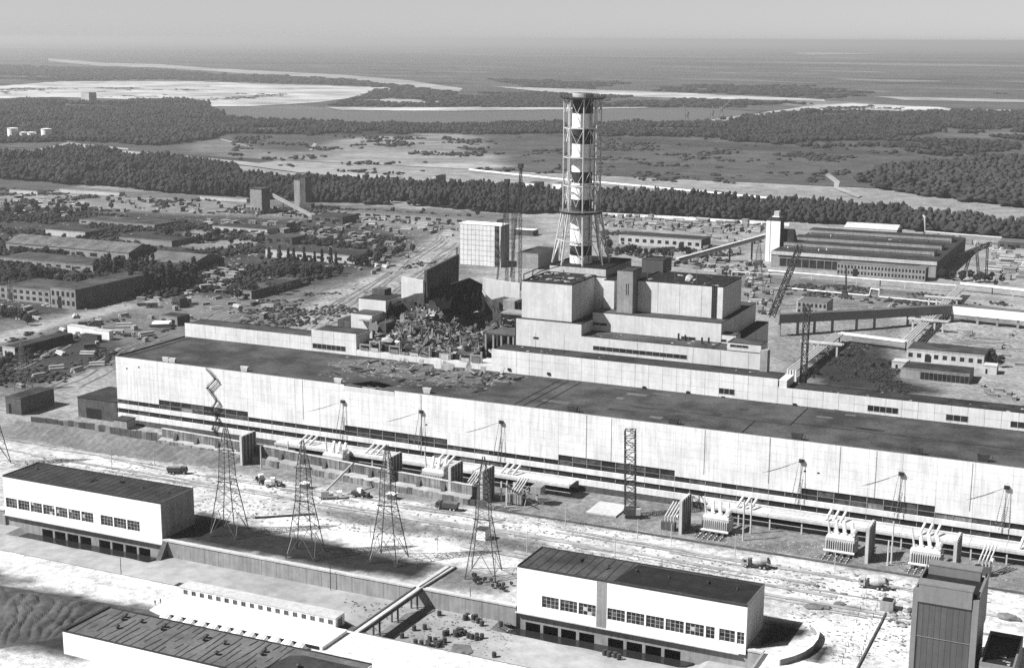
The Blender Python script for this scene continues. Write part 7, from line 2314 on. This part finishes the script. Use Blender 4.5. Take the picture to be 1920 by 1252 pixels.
scatter([(1800, 455), (1920, 462), (1930, 530), (1860, 525), (1850, 470)], 40, "ppqqc", "under the gantry crane", 1.0, 1.8)
scatter([(560, 400), (760, 408), (900, 425), (860, 445), (700, 440), (560, 425)], 46, "ppqct", "on the dirt before the pale low building", 0.9, 1.5)
scatter([(380, 412), (530, 420), (780, 450), (740, 470), (520, 455), (390, 430)], 60, "ppqchh", "in the middle of the construction base", 0.9, 1.6)
scatter([(380, 500), (470, 500), (440, 545), (350, 555)], 36, "ppqch", "in the cluttered plot beside the sloping-roof workshop", 0.8, 1.4, False)
scatter([(0, 372), (240, 376), (560, 396), (900, 424), (760, 420), (420, 404), (150, 396), (0, 392)], 70, "ppqcht", "on the open dirt below the tree belt", 0.8, 1.5)
scatter([(200, 560), (420, 560), (560, 572), (520, 600), (340, 600), (230, 600)], 22, "qcpht", "on the dirt lot behind the hall's left end", 0.7, 1.2, False)
scatter([(20, 376), (160, 380), (150, 412), (10, 405)], 30, "pqcht", "among the far left stores", 0.9, 1.5)
scatter([(130, 590), (280, 585), (290, 640), (150, 660), (100, 620)], 16, "qcht", "on the waste ground left of the hall", 0.8, 1.2, False)
scatter([(0, 690), (90, 650), (210, 650), (180, 700), (20, 735)], 8, "qcp", "on the rutted left lot", 0.8, 1.2, False)
scatter([(650, 500), (760, 470), (800, 480), (700, 520)], 12, "qpct", "at the bend of the sand road", 0.8, 1.2, False)
scatter([(1620, 570), (1780, 585), (1780, 605), (1640, 600)], 10, "qct", "below the raised gallery's pipes", 0.7, 1.1)
scatter([(1800, 620), (1920, 625), (1920, 690), (1860, 690)], 8, "cp", "on the pale sand right of the depot", 0.7, 1.0)
scatter([(0, 580), (80, 585), (80, 600), (0, 605)], 8, "tqh", "before the office wing", 0.9, 1.2)
scatter([(1840, 725), (1900, 735), (1915, 752), (1850, 745)], 10, "pc", "on the sand behind the deaerator roof", 0.7, 1.0)
# loose small debris on the yard ground (nobody could count it)
for nm, lb, poly, n, mt, zz, s1 in (
    ("yard_litter", "loose stones and litter on the yard before the hall", [(60, 850), (420, 880), (900, 960), (1400, 1050), (1900, 1110), (1700, 1130), (1400, 1090), (1000, 1030), (600, 990), (300, 960)], 2200, "gravel", 0.1, 0.4),
    ("yard_litter", "loose stones on the gravel transformer yard", [(960, 960), (1400, 1000), (1900, 1060), (1900, 1090), (1500, 1040), (1000, 985)], 900, "rubble_light", 0.15, 0.3),
    ("yard_litter", "loose dark stones on the bright sand by the tower", [(1450, 1090), (1700, 1120), (1700, 1240), (1560, 1240), (1480, 1150)], 500, "gravel", 0.1, 0.3),
    ("yard_litter", "scattered litter over the dirt lots behind the hall", [(350, 600), (560, 570), (760, 500), (860, 440), (900, 450), (760, 570), (640, 610), (400, 640)], 1200, "gravel", 0.1, 0.7),
    ("yard_litter", "scattered litter over the right-hand yards", [(1400, 545), (1920, 590), (1920, 660), (1700, 640), (1480, 690), (1460, 600)], 1500, "gravel", 0.1, 0.6),
    ("yard_litter", "pale litter over the construction base", [(0, 380), (400, 395), (900, 425), (760, 470), (500, 560), (0, 590)], 2600, "rubble_light", 0.1, 1.1),
    ("channel_litter", "loose stones on the channel floor", [(640, 1120), (960, 1165), (960, 1240), (860, 1225), (680, 1185)], 500, "gravel", -5.9, 0.25),
):
    m = MB()
    xs_, ys_ = [p[0] for p in poly], [p[1] for p in poly]
    k = 0
    while k < n:
        px, py_ = rh.uniform(min(xs_), max(xs_)), rh.uniform(min(ys_), max(ys_))
        if not inside(px, py_, poly):
            continue
        k += 1
        x, y = P(px, py_, zz)
        m.lump((x, y, zz), rh.uniform(0.15, 1.0) ** 2 * s1 + 0.12, (rh.uniform(.8, 2), 1, .5), rh, 0.4)
    tag(stuff(m.build(nm, mt)), lb, "litter")

# ------------------------------------------------------------------ two people on the bright ground by the annexe
def person(x, y, rz, label, step):
    v = [(0, 0, 0.95), (0, 0.02, 1.2), (0, 0.0, 1.42), (0, 0.0, 1.54), (0, 0.02, 1.68),
         (-0.1, 0, 0.9), (-0.12, step, 0.5), (-0.12, step * 0.6, 0.08), (-0.12, step * 0.6 + 0.16, 0.04),
         (0.1, 0, 0.9), (0.12, -step * 0.6, 0.5), (0.12, -step, 0.08), (0.12, -step + 0.16, 0.04),
         (-0.2, 0, 1.4), (-0.26, 0.02, 1.12), (-0.24, 0.12, 0.86), (0.2, 0, 1.4), (0.26, -0.02, 1.12), (0.24, 0.1, 0.86)]
    e = [(0, 1), (1, 2), (2, 3), (3, 4), (0, 5), (5, 6), (6, 7), (7, 8), (0, 9), (9, 10), (10, 11), (11, 12), (2, 13), (13, 14), (14, 15), (2, 16), (16, 17), (17, 18)]
    rad = [0.16, 0.15, 0.17, 0.065, 0.11, 0.1, 0.075, 0.055, 0.05, 0.1, 0.075, 0.055, 0.05, 0.075, 0.055, 0.045, 0.075, 0.055, 0.045]
    me = bpy.data.meshes.new("person")
    me.from_pydata(v, e, [])
    me.materials.append(M["fabric_dark"])
    o = bpy.data.objects.new("person", me)
    COL.objects.link(o)
    md = o.modifiers.new("skin", 'SKIN')
    for i, s in enumerate(me.skin_vertices[0].data if me.skin_vertices else []):
        s.radius = (rad[i], rad[i])
        s.use_root = i == 0
    if not me.skin_vertices:
        bpy.context.view_layer.objects.active = o
    sub = o.modifiers.new("sub", 'SUBSURF')
    sub.levels = sub.render_levels = 1
    o.location = (x, y, 0.06)
    o.rotation_euler = (0, 0, rz)
    return tag(o, label, "person")
for (px, py_, rz, lb, stp) in ((291, 1134, 0.4, "person in dark clothes walking left of a companion near the annexe", 0.16), (301, 1131, 0.2, "person in dark clothes standing nearer the annexe porch", 0.05)):
    x, y = P(px, py_)
    person(x, y, rz, lb, stp)
# ------------------------------------------------------------------ the hazy air
hz = bpy.data.materials.new("haze_air")
hz.use_nodes = True
hn = hz.node_tree
hn.nodes.clear()
ho = hn.nodes.new("ShaderNodeOutputMaterial")
hv = hn.nodes.new("ShaderNodeVolumePrincipled")
hv.inputs["Color"].default_value = (0.75, 0.75, 0.75, 1)
hv.inputs["Density"].default_value = 8.0e-5
hv.inputs["Anisotropy"].default_value = 0.3
hn.links.new(hv.outputs[0], ho.inputs["Volume"])
hzo = MB().box(-BIG + 500, BIG - 500, -BIG + 500, BIG - 500, -8.0, 183.0).build("haze", hz)
stuff(hzo)
tag(hzo, "pale summer haze greying the far land", "haze")
